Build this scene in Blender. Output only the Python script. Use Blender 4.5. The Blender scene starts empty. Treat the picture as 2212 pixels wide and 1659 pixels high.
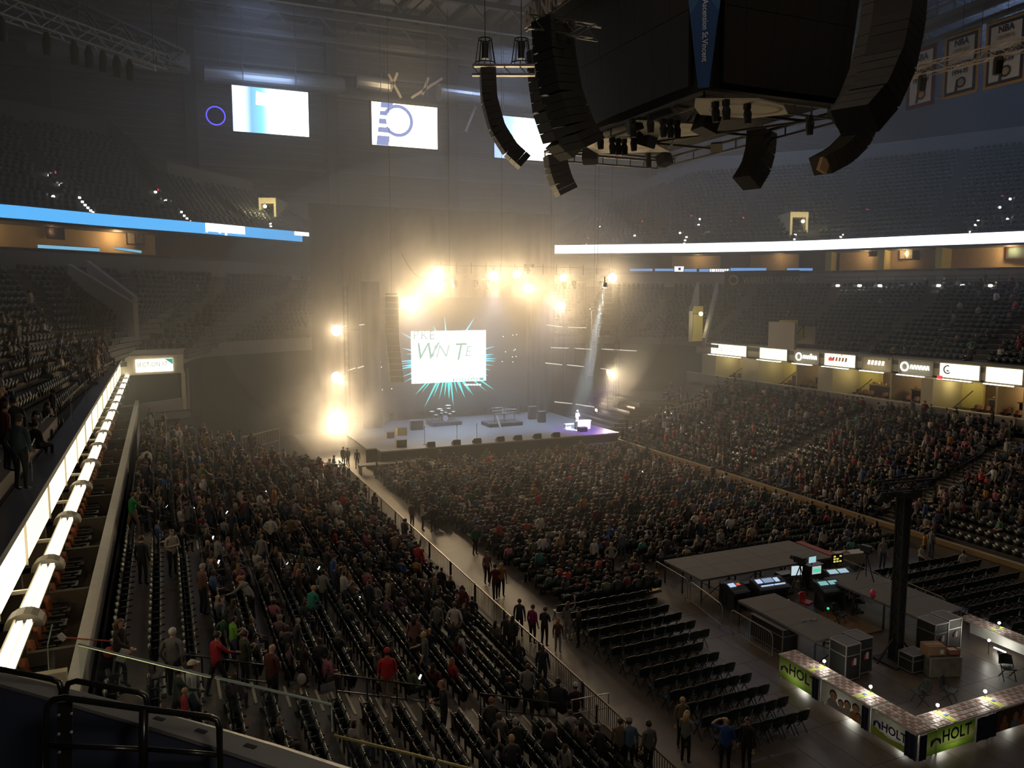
import bpy, bmesh, math, random
import numpy as np
from mathutils import Vector, Matrix

SC = bpy.context.scene
COL = SC.collection
R = math.radians
rng = random.Random(7)

# ------------------------------------------------------------------ camera
CAMZ, YAW, PITCH, FPX = 14.5, R(23.7), R(6.27), 1720.0
cam_data = bpy.data.cameras.new('camera')
cam_data.sensor_width = 36.0
cam_data.lens = 36.0 * FPX / 2212.0
cam_data.clip_start, cam_data.clip_end = 0.1, 400
cam = bpy.data.objects.new('camera', cam_data)
COL.objects.link(cam)
cam.location = (0, 0, CAMZ)
cam.rotation_euler = (math.pi / 2 - PITCH, 0, -YAW)
SC.camera = cam

# ------------------------------------------------------------------ world, exposure
SC.view_settings.view_transform = 'Standard'
SC.view_settings.look = 'None'
SC.view_settings.exposure = 0.0
SC.view_settings.gamma = 1.0
SC.view_settings.use_curve_mapping = False
world = bpy.data.worlds.new('dim_hall')
SC.world = world
world.use_nodes = True
world.node_tree.nodes['Background'].inputs[0].default_value = (0.85, 0.9, 1.0, 1)
world.node_tree.nodes['Background'].inputs[1].default_value = 0.004
cy = SC.cycles
cy.max_bounces, cy.diffuse_bounces, cy.glossy_bounces = 4, 2, 2
cy.transmission_bounces, cy.volume_bounces, cy.transparent_max_bounces = 4, 0, 12
cy.caustics_reflective = cy.caustics_refractive = False
cy.use_light_tree = False
cy.volume_step_rate = 2.0
cy.volume_max_steps = 128
cy.sample_clamp_indirect = 4.0
cy.use_denoising = True
cy.use_adaptive_sampling = True
cy.adaptive_threshold = 0.03


def light(name, kind, loc, energy, color=(1, 1, 1), size=1.0, aim=None, label=None, **kw):
    d = bpy.data.lights.new(name, kind)
    d.energy, d.color = energy, color
    if kind == 'AREA':
        d.shape = kw.pop('shape', 'SQUARE')
        d.size = size
    elif kind in ('POINT', 'SPOT'):
        d.shadow_soft_size = size
    for k, v in kw.items():
        setattr(d, k, v)
    o = bpy.data.objects.new(name, d)
    COL.objects.link(o)
    o.location = loc
    if aim is not None:
        o.rotation_euler = (Vector(aim) - Vector(loc)).to_track_quat('-Z', 'Y').to_euler()
    return o


# dim house lights high in the roof (the lamps of the catwalks)
HOUSE = 340
for hx, hy in ((8, 6), (26, 2), (44, 8), (15, 27), (48, 34)):
    light('house_light', 'AREA', (hx, hy, 37.5), HOUSE, (1.0, 0.79, 0.60), 5.0, aim=(hx, hy, 0), shape='DISK')
# unseen blue fill lamps, added to tint the haze of the upper bowl
for hx, hy, e in ((74, 52, 1150), (66, 78, 1500), (10, 88, 350), (40, 92, 900)):
    light('blue_fill', 'AREA', (hx, hy, 44), e, (0.45, 0.62, 1.0), 5.0, aim=(hx, hy, 0), shape='DISK')


light('balcony_fill', 'AREA', (1.5, -2.5, 16.8), 150, (1.0, .88, .72), 0.8, aim=(0, 5, 11.5))  # unseen fill lamp, added to brighten the parapet and rails


# ------------------------------------------------------------------ helpers
def at(px, py, D):
    """the point seen at pixel (px, py) of the 2212 x 1659 photograph, D metres deep along the view axis"""
    cy_, sy_, cp, sp = math.cos(YAW), math.sin(YAW), math.cos(PITCH), math.sin(PITCH)
    a, b = (px - 1106) / FPX, (829.5 - py) / FPX
    return Vector((sy_ * cp + cy_ * a + sy_ * sp * b, cy_ * cp - sy_ * a + cy_ * sp * b, -sp + cp * b)) * D + Vector((0, 0, CAMZ))


def on_z(px, py, z):
    d = at(px, py, 1) - Vector((0, 0, CAMZ))
    return d * ((z - CAMZ) / d.z) + Vector((0, 0, CAMZ))


def on_x(px, py, x):
    d = at(px, py, 1) - Vector((0, 0, CAMZ))
    return d * (x / d.x) + Vector((0, 0, CAMZ))


def on_y(px, py, y):
    d = at(px, py, 1) - Vector((0, 0, CAMZ))
    return d * (y / d.y) + Vector((0, 0, CAMZ))


def pix(p):
    d = Vector(p) - Vector((0, 0, CAMZ))
    cy_, sy_, cp, sp = math.cos(YAW), math.sin(YAW), math.cos(PITCH), math.sin(PITCH)
    k = d.x * sy_ * cp + d.y * cy_ * cp - d.z * sp
    u = d.x * cy_ - d.y * sy_
    v = d.x * sy_ * sp + d.y * cy_ * sp + d.z * cp
    return 1106 + FPX * u / k, 829.5 - FPX * v / k, k


MATS = {}
TMP = bpy.data.scenes.new('workbench')          # scratch scene: keeps mesh conversion quick; removed at the end


def evaluated_mesh(o):
    TMP.collection.objects.link(o)
    with bpy.context.temp_override(scene=TMP, view_layer=TMP.view_layers[0]):
        dg = bpy.context.evaluated_depsgraph_get()
    me = bpy.data.meshes.new_from_object(o.evaluated_get(dg))
    bpy.data.objects.remove(o)
    return me



def M(name, col, rough=0.7, metal=0.0, noise=0.18, scale=4.0, bump=0.0, spec=0.5, alpha=1.0):
    """principled surface whose colour wanders a little with a noise texture"""
    if name in MATS:
        return MATS[name]
    m = bpy.data.materials.new(name)
    m.use_nodes = True
    nt = m.node_tree
    b = nt.nodes['Principled BSDF']
    b.inputs['Roughness'].default_value = rough
    b.inputs['Metallic'].default_value = metal
    b.inputs['Specular IOR Level'].default_value = spec
    if noise:
        tc = nt.nodes.new('ShaderNodeTexCoord')
        n = nt.nodes.new('ShaderNodeTexNoise')
        n.inputs['Scale'].default_value = scale
        n.inputs['Detail'].default_value = 4
        nt.links.new(tc.outputs['Object'], n.inputs['Vector'])
        mx = nt.nodes.new('ShaderNodeMix')
        mx.data_type = 'RGBA'
        mx.inputs[6].default_value = tuple(c * (1 - noise) for c in col) + (1,)
        mx.inputs[7].default_value = tuple(min(1, c * (1 + noise)) for c in col) + (1,)
        nt.links.new(n.outputs['Fac'], mx.inputs[0])
        nt.links.new(mx.outputs[2], b.inputs['Base Color'])
        if bump:
            bp = nt.nodes.new('ShaderNodeBump')
            bp.inputs['Strength'].default_value = bump
            nt.links.new(n.outputs['Fac'], bp.inputs['Height'])
            nt.links.new(bp.outputs[0], b.inputs['Normal'])
    else:
        b.inputs['Base Color'].default_value = tuple(col) + (1,)
    if alpha < 1:
        b.inputs['Alpha'].default_value = alpha
    MATS[name] = m
    return m


def EM(name, col, strength):
    if name in MATS:
        return MATS[name]
    m = bpy.data.materials.new(name)
    m.use_nodes = True
    nt = m.node_tree
    nt.nodes.clear()
    e = nt.nodes.new('ShaderNodeEmission')
    e.inputs[0].default_value = tuple(col) + (1,)
    e.inputs[1].default_value = strength
    o = nt.nodes.new('ShaderNodeOutputMaterial')
    nt.links.new(e.outputs[0], o.inputs[0])
    MATS[name] = m
    return m


def GLASS(name, tint=(0.93, 0.97, 0.96), clear=0.85):
    if name in MATS:
        return MATS[name]
    m = bpy.data.materials.new(name)
    m.use_nodes = True
    nt = m.node_tree
    nt.nodes.clear()
    t = nt.nodes.new('ShaderNodeBsdfTransparent')
    t.inputs[0].default_value = tuple(tint) + (1,)
    g = nt.nodes.new('ShaderNodeBsdfGlossy')
    g.inputs['Roughness'].default_value = 0.05
    x = nt.nodes.new('ShaderNodeMixShader')
    o = nt.nodes.new('ShaderNodeOutputMaterial')
    x.inputs[0].default_value = 0.06
    nt.links.new(t.outputs[0], x.inputs[1])
    nt.links.new(g.outputs[0], x.inputs[2])
    nt.links.new(x.outputs[0], o.inputs[0])
    MATS[name] = m
    return m


def HAZE(name, density, col=(1, 1, 1), aniso=0.25):
    m = bpy.data.materials.new(name)
    m.use_nodes = True
    nt = m.node_tree
    nt.nodes.clear()
    v = nt.nodes.new('ShaderNodeVolumeScatter')
    v.inputs['Color'].default_value = tuple(col) + (1,)
    v.inputs['Density'].default_value = density
    v.inputs['Anisotropy'].default_value = aniso
    o = nt.nodes.new('ShaderNodeOutputMaterial')
    nt.links.new(v.outputs[0], o.inputs['Volume'])
    return m


class MB:
    """collects shapes and links them as ONE mesh object"""

    def __init__(s):
        s.v, s.f, s.m = [], [], []

    def add(s, verts, faces, mi=0):
        o = len(s.v)
        s.v.extend([tuple(p) for p in verts])
        for f in faces:
            s.f.append(tuple(i + o for i in f))
            s.m.append(mi)
        return s

    def box(s, c, d, rz=0.0, mi=0, mat=None):
        hx, hy, hz = d[0] / 2, d[1] / 2, d[2] / 2
        P = [Vector((x, y, z)) for z in (-hz, hz) for x, y in ((-hx, -hy), (hx, -hy), (hx, hy), (-hx, hy))]
        if mat is None:
            mat = Matrix.Rotation(rz, 3, 'Z')
        P = [mat @ p + Vector(c) for p in P]
        return s.add(P, [(3, 2, 1, 0), (4, 5, 6, 7), (0, 1, 5, 4), (1, 2, 6, 5), (2, 3, 7, 6), (3, 0, 4, 7)], mi)

    def span(s, a, b, mi=0):
        a, b = Vector(a), Vector(b)
        return s.box((a + b) / 2, [abs(x) for x in (b - a)], 0, mi)

    def bar(s, p, q, w, h=None, mi=0, up=(0, 0, 1)):
        p, q = Vector(p), Vector(q)
        h = w if h is None else h
        d = (q - p)
        L = d.length
        if L < 1e-6:
            return s
        d = d / L
        u = Vector(up)
        if abs(d.dot(u)) > 0.98:
            u = Vector((0, 1, 0))
        x = d.cross(u).normalized()
        z = x.cross(d)
        m = Matrix((x, d, z)).transposed()
        return s.box((p + q) / 2, (w, L, h), 0, mi, m)

    def tube(s, pts, r, n=8, mi=0, cap=True):
        pts = [Vector(p) for p in pts]
        rs = r if isinstance(r, (list, tuple)) else [r] * len(pts)
        V, F = [], []
        prevx = None
        for i, p in enumerate(pts):
            a = pts[max(0, i - 1)]
            b = pts[min(len(pts) - 1, i + 1)]
            d = (b - a).normalized()
            if prevx is None:
                ref = Vector((0, 0, 1)) if abs(d.z) < 0.9 else Vector((1, 0, 0))
                x = d.cross(ref).normalized()
            else:
                x = (prevx - d * prevx.dot(d)).normalized()
            prevx = x
            y = d.cross(x)
            for k in range(n):
                t = 2 * math.pi * k / n
                V.append(p + x * (math.cos(t) * rs[i]) + y * (math.sin(t) * rs[i]))
        for i in range(len(pts) - 1):
            for k in range(n):
                k2 = (k + 1) % n
                F.append((i * n + k, i * n + k2, (i + 1) * n + k2, (i + 1) * n + k))
        if cap:
            F.append(tuple(reversed(range(n))))
            F.append(tuple(range((len(pts) - 1) * n, len(pts) * n)))
        return s.add(V, F, mi)

    def prism(s, poly, a, b, mi=0):
        """poly: list of points (3D) ; swept from offset a to offset b (3D vectors)"""
        n = len(poly)
        P = [Vector(p) + Vector(a) for p in poly] + [Vector(p) + Vector(b) for p in poly]
        F = [tuple(reversed(range(n))), tuple(range(n, 2 * n))]
        F += [(k, (k + 1) % n, n + (k + 1) % n, n + k) for k in range(n)]
        return s.add(P, F, mi)

    def ball(s, c, r, n=10, k=6, mi=0, mat=None):
        c = Vector(c)
        r = Vector(r) if isinstance(r, (tuple, list, Vector)) else Vector((r, r, r))
        V, F = [], []
        for i in range(1, k):
            th = math.pi * i / k
            for j in range(n):
                ph = 2 * math.pi * j / n
                p = Vector((r.x * math.sin(th) * math.cos(ph), r.y * math.sin(th) * math.sin(ph), r.z * math.cos(th)))
                V.append((mat @ p if mat else p) + c)
        t = Vector((0, 0, r.z))
        V.append((mat @ t if mat else t) + c)
        V.append((mat @ -t if mat else -t) + c)
        T, B = len(V) - 2, len(V) - 1
        for i in range(k - 2):
            for j in range(n):
                j2 = (j + 1) % n
                F.append((i * n + j, (i + 1) * n + j, (i + 1) * n + j2, i * n + j2))
        for j in range(n):
            j2 = (j + 1) % n
            F.append((T, j, j2))
            F.append((B, (k - 2) * n + j2, (k - 2) * n + j))
        return s.add(V, F, mi)

    def quad(s, a, b, c, d, mi=0):
        return s.add([a, b, c, d], [(0, 1, 2, 3)], mi)

    def mesh(s, name, mats, smooth=False, origin=None):
        me = bpy.data.meshes.new(name)
        o = Vector(origin) if origin is not None else Vector((0, 0, 0))
        me.from_pydata([tuple(Vector(p) - o) for p in s.v], [], s.f)
        for m in (mats if isinstance(mats, (list, tuple)) else [mats]):
            me.materials.append(m)
        if len(me.polygons):
            me.polygons.foreach_set('material_index', s.m)
            if smooth:
                me.polygons.foreach_set('use_smooth', [True] * len(me.polygons))
        me.update()
        return me

    def build(s, name, mats, parent=None, smooth=False, loc=None, rz=0.0, local=False):
        """with a parent, world-space vertices are put into the parent's frame (parents are unrotated unless local=True)"""
        if parent is not None and not local:
            w = parent.location.copy()
            p = parent.parent
            while p is not None:
                w += p.location
                p = p.parent
            me = s.mesh(name, mats, smooth, w)
            o = bpy.data.objects.new(name, me)
        else:
            me = s.mesh(name, mats, smooth, loc if (loc is not None and not local) else None)
            o = bpy.data.objects.new(name, me)
            if loc is not None:
                o.location = loc
            o.rotation_euler.z = rz
        COL.objects.link(o)
        if parent is not None:
            o.parent = parent
        return o


def tag(o, label=None, cat=None, group=None, kind=None):
    if label:
        o['label'] = label
    if cat:
        o['category'] = cat
    if group:
        o['group'] = group
    if kind:
        o['kind'] = kind
    return o


def thing(name, loc, label, cat, group=None, rz=0.0):
    o = bpy.data.objects.new(name, None)
    o.empty_display_size = 0.2
    COL.objects.link(o)
    o.location = loc
    o.rotation_euler.z = rz
    return tag(o, label, cat, group)


def struct(o):
    o['kind'] = 'structure'
    return o


def link_copy(o, parent=None):
    c = o.copy()
    COL.objects.link(c)
    if parent is not None:
        c.parent = parent
    return c


def copy_tree(o, parent=None):
    c = link_copy(o, parent)
    for ch in o.children:
        copy_tree(ch, c)
    return c


def text_mesh(name, s, size, mat, parent, origin, xdir, ydir, depth=0.0, bold=0.0, shear=0.0, align='LEFT', sx=1.0, spacing=1.0):
    """flat lettering as a mesh; origin / xdir / ydir are in world space"""
    cu = bpy.data.curves.new(name, 'FONT')
    cu.body = s
    cu.size = size
    cu.align_x = align
    cu.offset = bold
    cu.shear = shear
    cu.space_character = spacing
    cu.resolution_u = 2
    cu.extrude = depth
    t = bpy.data.objects.new(name, cu)
    me = evaluated_mesh(t)
    bpy.data.curves.remove(cu)
    x = Vector(xdir).normalized()
    y = Vector(ydir).normalized()
    z = x.cross(y)
    w = Vector((0, 0, 0))
    p = parent
    while p is not None:
        w += p.location
        p = p.parent
    m = Matrix((x * sx, y, z)).transposed().to_4x4()
    m.translation = Vector(origin) - w
    me.transform(m)
    me.materials.clear()
    me.materials.append(mat)
    me.name = name
    o = bpy.data.objects.new(name, me)
    COL.objects.link(o)
    o.parent = parent
    return o


concrete = M('concrete', (0.20, 0.18, 0.165), 0.8, noise=0.25, scale=1.2)
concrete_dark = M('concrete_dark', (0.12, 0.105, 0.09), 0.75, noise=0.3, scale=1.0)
conc_wall = M('concrete_wall', (0.30, 0.28, 0.27), 0.85, noise=0.12, scale=0.7)
black = M('black_matt', (0.012, 0.012, 0.013), 0.75)
black_gloss = M('black_gloss', (0.010, 0.010, 0.011), 0.3, noise=0.1)
steel = M('steel', (0.35, 0.34, 0.33), 0.4, 0.8, noise=0.1)
dark_steel = M('dark_steel', (0.07, 0.07, 0.075), 0.5, 0.5, noise=0.15)
wall_cream = M('wall_cream', (0.55, 0.48, 0.33), 0.8, noise=0.08)
wall_yellow = M('wall_yellow', (0.58, 0.50, 0.18), 0.8, noise=0.1)
plaster = M('plaster_white', (0.5, 0.47, 0.42), 0.8, noise=0.08)
wood = M('wood_brown', (0.16, 0.07, 0.03), 0.5, noise=0.3)
# ================================================================== HAZE
fog_mat = HAZE('hall_haze', 0.0062, (0.95, 0.97, 1.0), 0.3)
fog = MB().span((-60, 38, -1), (115, 125, 55)).build('hall_haze', fog_mat)
tag(fog, kind='stuff')
for k, (c, r, dens, colr) in enumerate((
        ((27, 75, 13), (23, 14, 15), 0.014, (1, .97, .93)),
        ((31, 72, 15), (14, 7, 6.5), 0.006, (1, .97, .93)))):
    hz = MB().ball(c, r, 40, 24).build('stage_haze', HAZE('stage_haze_%d' % k, dens, colr, 0.55), smooth=True)
    tag(hz, kind='stuff')
# thick drifting smoke round the lowest lamp left of the stage
sm = bpy.data.materials.new('drifting_smoke')
sm.use_nodes = True
nt = sm.node_tree
nt.nodes.clear()
vs = nt.nodes.new('ShaderNodeVolumeScatter')
vs.inputs['Anisotropy'].default_value = 0.5
tc = nt.nodes.new('ShaderNodeTexCoord')
nz = nt.nodes.new('ShaderNodeTexNoise')
nz.inputs['Scale'].default_value = 0.42
nz.inputs['Detail'].default_value = 3
gr = nt.nodes.new('ShaderNodeTexGradient')
gr.gradient_type = 'SPHERICAL'
mp = nt.nodes.new('ShaderNodeMapping')
mp.inputs['Scale'].default_value = (1 / 7.0, 1 / 6.0, 1 / 4.6)
r1 = nt.nodes.new('ShaderNodeMapRange')
r1.inputs[1].default_value, r1.inputs[2].default_value = 0.42, 0.72
r1.inputs[3].default_value, r1.inputs[4].default_value = 0.045, 0.36
mm = nt.nodes.new('ShaderNodeMath')
mm.operation = 'MULTIPLY'
nt.links.new(tc.outputs['Object'], nz.inputs['Vector'])
nt.links.new(tc.outputs['Object'], mp.inputs['Vector'])
nt.links.new(mp.outputs[0], gr.inputs[0])
nt.links.new(nz.outputs['Fac'], r1.inputs[0])
nt.links.new(gr.outputs['Fac'], mm.inputs[0])
nt.links.new(r1.outputs[0], mm.inputs[1])
nt.links.new(mm.outputs[0], vs.inputs['Density'])
om = nt.nodes.new('ShaderNodeOutputMaterial')
nt.links.new(vs.outputs[0], om.inputs['Volume'])
smoke = MB().ball((0, 0, 0), (7, 6, 4.6), 24, 14).build('drifting_smoke', sm, loc=(13.0, 70.5, 3.6), local=True)
tag(smoke, 'thick golden smoke drifting round the lowest lamp left of the stage', 'smoke', kind='stuff')

# ================================================================== FLOOR
floor_mat = M('arena_floor', (0.125, 0.10, 0.08), 0.52, noise=0.45, scale=0.5, bump=0.03)
floor = struct(MB().span((12.2, -6, -0.3), (39.8, 96, 0)).build('floor', floor_mat))
pm = MB().box((0, 0, 0.006), (1.185, 2.385, 0.012)).mesh('floor_panel', M('floor_cover', (0.105, 0.082, 0.066), 0.42, noise=0.4, scale=1.3, bump=0.05))
for i in range(12):
    for j in range(8):
        o = bpy.data.objects.new('floor_panel', pm)
        COL.objects.link(o)
        o.parent = floor
        o.location = (16.4 + 1.2 * i + 0.6 * (j % 2), 13.2 + 2.4 * j, 0.0)

# ================================================================== LOWER STANDS
ROWS, DX, DZ, Z0 = 16, 0.86, 0.29, 0.5
XL0, XR0 = 11.75, 40.25


def tread(side, i):
    return (XL0 - DX * i if side < 0 else XR0 + DX * i), Z0 + DZ * i


AISLES = (8.2, 21.3, 34.6, 47.9, 61.0)
riser_mat = M('riser_concrete', (0.17, 0.14, 0.11), 0.55, noise=0.3, scale=0.8)
nose_mat = M('nosing_paint', (0.62, 0.58, 0.48), 0.6, noise=0.1)
for side in (-1, 1):
    b = MB()
    for i in range(ROWS):
        x, z = tread(side, i)
        b.span((x - DX / 2, 5 if side < 0 else 14, -0.2), (x + DX / 2, 63.5 if side < 0 else 68, z))
    xf = 12.3 if side < 0 else 39.55
    b.span((xf - 0.12, 5 if side < 0 else 14, 0), (xf + 0.12, 63.5 if side < 0 else 68, 0.75 if side < 0 else 0.95))
    st = struct(b.build('seating_tier', riser_mat))
    for a in AISLES[1:3] if side < 0 else AISLES[2:4]:
        sm_ = MB().span((-DX / 4, -0.62, 0), (DX / 4, 0.62, DZ / 2)).mesh('half_step', riser_mat)
        nm = MB().span((-0.035, -0.62, 0), (0.035, 0.62, 0.012)).mesh('step_nosing', nose_mat)
        for i in range(ROWS - 1):
            x, z = tread(side, i)
            s = bpy.data.objects.new('half_step', sm_)
            COL.objects.link(s)
            s.parent = st
            s.location = (x + side * DX / 4 * 1.0, a, z)
            for q, (ox, oz) in enumerate(((side * -DX / 2 - side * -0.04, 0.0), (side * 0.04, DZ / 2))):
                s = bpy.data.objects.new('step_nosing', nm)
                COL.objects.link(s)
                s.parent = st
                s.location = (x + ox, a, z + oz)
# tan kick board along the front of the right tier
ybd = M('tan_board', (0.30, 0.19, 0.07), 0.6)
struct(MB().span((39.36, 14, 0.68), (39.46, 62, 0.96)).build('trim_1', ybd))
tag(bpy.data.objects['trim_1'], 'long tan yellow board along the front wall of the far seating')

# ================================================================== SUITES (both long sides)
suite_floor = M('suite_carpet', (0.05, 0.035, 0.025), 0.9)
for side, y0, y1, xs in ((-1, 12, 71, lambda d: -2.0 - d), (1, 20, 74, lambda d: 54.0 + d)):
    nm = 'left' if side < 0 else 'right'
    b = MB()
    b.span((xs(0), y0, 4.6), (xs(0.18), y1, 6.05))            # knee wall
    b.span((xs(0.0), y0, -0.2), (xs(7.5), y1, 5.1))           # body
    w = struct(b.build('wall_' + nm, conc_wall))
    MB().span((xs(-0.05), y0, 6.05), (xs(0.25), y1, 6.12)).build('wall_cap', M('wall_cap', (0.5, 0.48, 0.42), 0.4), w)
    struct(MB().span((xs(0.18), y0, 5.1), (xs(2.4), y1, 5.16)).span((xs(1.2), y0, 5.16), (xs(6), y1, 5.5)).span((xs(2.6), y0, 5.5), (xs(7), y1, 5.8)).build('floor_suites', suite_floor))
    struct(MB().span((xs(6.0), y0, 5.1), (xs(6.2), y1, 8.3)).build('wall_suites', wall_cream))
    # deck above the suites, its front fascia carries the signs
    struct(MB().span((xs(1.25), y0, 8.2), (xs(1.45), y1, 9.5)).span((xs(1.25), y0, 8.15), (xs(6.4), y1, 8.35)).build('wall_fascia_' + nm, M('fascia_paint', (0.52, 0.47, 0.36), 0.7)))
    struct(MB().span((xs(0.95), y0, 9.5), (xs(1.6), y1, 9.66)).build('trim_' + ('2' if side < 0 else '3'), dark_steel))

# ================================================================== CLUB TIER above the suites, curving round the far end
RIB = [tuple(at(x, y, d).xy) for x, y, d in ((0, 458, 63), (220, 476, 69.5), (435, 493, 76), (668, 513, 86), (930, 530, 96), (1197, 538, 99), (1500, 535, 92.5), (1770, 530, 86), (2000, 520, 79))] + [(73.7, 49.6), (75.5, 40), (76, 30)]
RIBL = [(-33, 56), (-21, 68)]


def lift(x):
    """the balcony climbs a little towards the far left corner"""
    return 1.2 * min(1.0, max(0.0, (62 - x) / 72))




def lerp(a, b, t):
    return tuple(a[k] + (b[k] - a[k]) * t for k in range(len(a)))


def resample(path, n):
    P = [Vector(p) for p in path]
    L = [0]
    for a, b in zip(P, P[1:]):
        L.append(L[-1] + (b - a).length)
    out = []
    for k in range(n):
        s = L[-1] * k / (n - 1)
        i = max(j for j in range(len(L) - 1) if L[j] <= s + 1e-9)
        t = (s - L[i]) / max(1e-9, L[i + 1] - L[i])
        out.append(tuple(P[i].lerp(P[i + 1], t)))
    return out


def band(b, path, z0, z1, out=0.0, thick=0.2, mi=0, up=True):
    """vertical wall along a plan path; out pushes it away from the hall centre"""
    q = []
    for i, p in enumerate(path):
        a = path[max(0, i - 1)]
        c = path[min(len(path) - 1, i + 1)]
        d = Vector((c[0] - a[0], c[1] - a[1])).normalized()
        n = Vector((d.y, -d.x))
        if n.dot(Vector((26, 37)) - Vector(p[:2])) > 0:
            n = -n
        q.append((Vector(p[:2]) + n * out, Vector(p[:2]) + n * (out + thick)))
    V, F = [], []
    for a, c in q:
        e = lift(a.x) if up else 0.0
        V += [(a.x, a.y, z0 + e), (a.x, a.y, z1 + e), (c.x, c.y, z1 + e), (c.x, c.y, z0 + e)]
    for i in range(len(q) - 1):
        o = 4 * i
        for k in range(4):
            F.append((o + k, o + (k + 1) % 4, o + 4 + (k + 1) % 4, o + 4 + k))
    F += [(0, 1, 2, 3), (4 * len(q) - 1, 4 * len(q) - 2, 4 * len(q) - 3, 4 * len(q) - 4)]
    b.add(V, F, mi)
    return q


WALLP = RIBL + RIB                                     # wall below the ribbon follows the ribbon
WN = 90
WP = resample(WALLP, WN)
FRONT = [(-3.6, 14), (-3.6, 30), (-3.6, 50), (-3.6, 70.5), (1.4, 71.5), (3, 79.0), (13, 85.0), (30, 88.5), (46, 84), (54.5, 77), (55.2, 70), (55.2, 50), (55.2, 30), (55.2, 20)]
FP = resample(FRONT, WN)
b = MB()
club_rows = 18
CLUBZ0, CLUBZ1 = 9.3, 15.5


def club_pt(k, t):
    return lerp(FP[k], WP[k], t)


for r in range(club_rows):
    t0, t1 = r / club_rows, (r + 1) / club_rows
    z = CLUBZ0 + (CLUBZ1 - CLUBZ0) * r / (club_rows - 1)
    for k in range(WN - 1):
        a, c, d, e = club_pt(k, t0), club_pt(k + 1, t0), club_pt(k + 1, t1), club_pt(k, t1)
        zl = z - (CLUBZ1 - CLUBZ0) / (club_rows - 1)
        la_, lc_ = lift(WP[k][0]) * t0, lift(WP[k + 1][0]) * t0
        b.add([(*a, zl + la_), (*c, zl + lc_), (*c, z + lc_), (*a, z + la_), (*d, z + lc_), (*e, z + la_)], [(0, 1, 2, 3), (3, 2, 4, 5)])
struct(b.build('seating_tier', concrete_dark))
b = MB()
band(b, WP, 15.2, 17.25, 0.0, 0.25)
struct(b.build('wall_club', conc_wall))
b = MB()
band(b, FP[28:WN - 40], 8.9, 10.2, -0.05, 0.3, up=False)
struct(b.build('wall_end', conc_wall))

# upper suite level: slab edge, rooms behind, ribbon board
b = MB()
band(b, WP, 17.0, 17.2, 0.0, 6.0)
band(b, WP, 19.3, 19.5, -0.3, 6.5)
struct(b.build('ceiling_suites', concrete_dark))
b = MB()
band(b, WP, 17.2, 19.3, 4.2, 0.2)
struct(b.build('wall_upper_suites', M('suite_brown', (0.30, 0.21, 0.12), 0.8)))
q = band(MB(), WP, 0, 1, -0.6, 0.1)
rb = MB()
band(rb, WP, 19.42, 20.55, -0.55, 0.3)
struct(rb.build('trim_4', black))

# upper bowl seating deck rising behind the ribbon
UROWS = 22
UP0 = [Vector(a) for a, c in band(MB(), WP, 0, 1, 0.2, 0.1)]
UP1 = [Vector(a) for a, c in band(MB(), WP, 0, 1, 20.0, 0.1)]
UZ0, UZ1 = 20.0, 32.5


def upper_part(k):
    """how far back the upper bowl reaches: full on the right, nearly nothing behind the stage, shrinking at the left"""
    x, y, d = pix((*WP[k], 20.0))
    if d < 5:
        return .8
    P = [(-9999, .82), (0, .95), (420, .86), (450, .50), (660, .40), (720, .10), (1180, .10), (1215, .40), (1300, .60), (1450, .95), (9999, 1.0)]
    for (a, u), (c, v) in zip(P, P[1:]):
        if x <= c:
            return u + (v - u) * (x - a) / (c - a)


UFRAC = [upper_part(k) for k in range(WN)]


def upper_pt(k, t):
    p = UP0[k].lerp(UP1[k], t * UFRAC[k])
    return p.x, p.y


def upper_z(k, t):
    return UZ0 + (UZ1 - UZ0) * t * UFRAC[k] + lift(WP[k][0])


b = MB()
for r in range(UROWS):
    t0, t1 = r / UROWS, (r + 1) / UROWS
    for k in range(WN - 1):
        a, c, d, e = upper_pt(k, t0), upper_pt(k + 1, t0), upper_pt(k + 1, t1), upper_pt(k, t1)
        z0, z1, y0, y1 = upper_z(k, t0 - 1 / UROWS), upper_z(k + 1, t0 - 1 / UROWS), upper_z(k, t0), upper_z(k + 1, t0)
        b.add([(*a, z0), (*c, z1), (*c, y1), (*a, y0), (*d, y1), (*e, y0)], [(0, 1, 2, 3), (3, 2, 4, 5)])
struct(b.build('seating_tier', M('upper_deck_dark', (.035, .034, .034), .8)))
b = MB()
V, F = [], []
for k in range(WN):
    p, q_ = Vector(upper_pt(k, 1.0)), UP0[k].lerp(UP1[k], UFRAC[k] + .02)
    z = upper_z(k, 1.0)
    V += [(*p, z - 1.0), (*p, z + 1.5), (*q_, z + 1.5), (*q_, z - 1.0)]
for k in range(WN - 1):
    for j in range(4):
        F.append((4 * k + j, 4 * k + (j + 1) % 4, 4 * k + 4 + (j + 1) % 4, 4 * k + 4 + j))
b.add(V, F)
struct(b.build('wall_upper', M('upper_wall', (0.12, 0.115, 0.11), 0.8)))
# ================================================================== RIBBON BOARDS
def frame_at(path, k):
    a = Vector(path[max(0, k - 1)])
    c = Vector(path[min(len(path) - 1, k + 1)])
    d = (c - a).normalized()
    return d


rib_blue = EM('ribbon_blue', (0.10, 0.46, 0.95), 1.25)
rib_white = EM('ribbon_white', (0.80, 0.90, 1.0), 2.6)
rib_blot = EM('ribbon_text_glow', (0.92, 0.95, 1.0), 2.2)


def ribbon(name, px0, px1, mat, label):
    ks = [k for k in range(WN) if px0 <= pix((*WP[k], 20.0))[0] <= px1 and pix((*WP[k], 20.0))[2] > 5]
    path = [WP[k] for k in ks]
    t = thing(name, (path[len(path) // 2][0], path[len(path) // 2][1], 19.45), label, 'display board')
    b = MB()
    band(b, path, 19.48, 20.5, -0.62, 0.06)
    b.build('led_face', mat, t)
    return t, path


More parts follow.
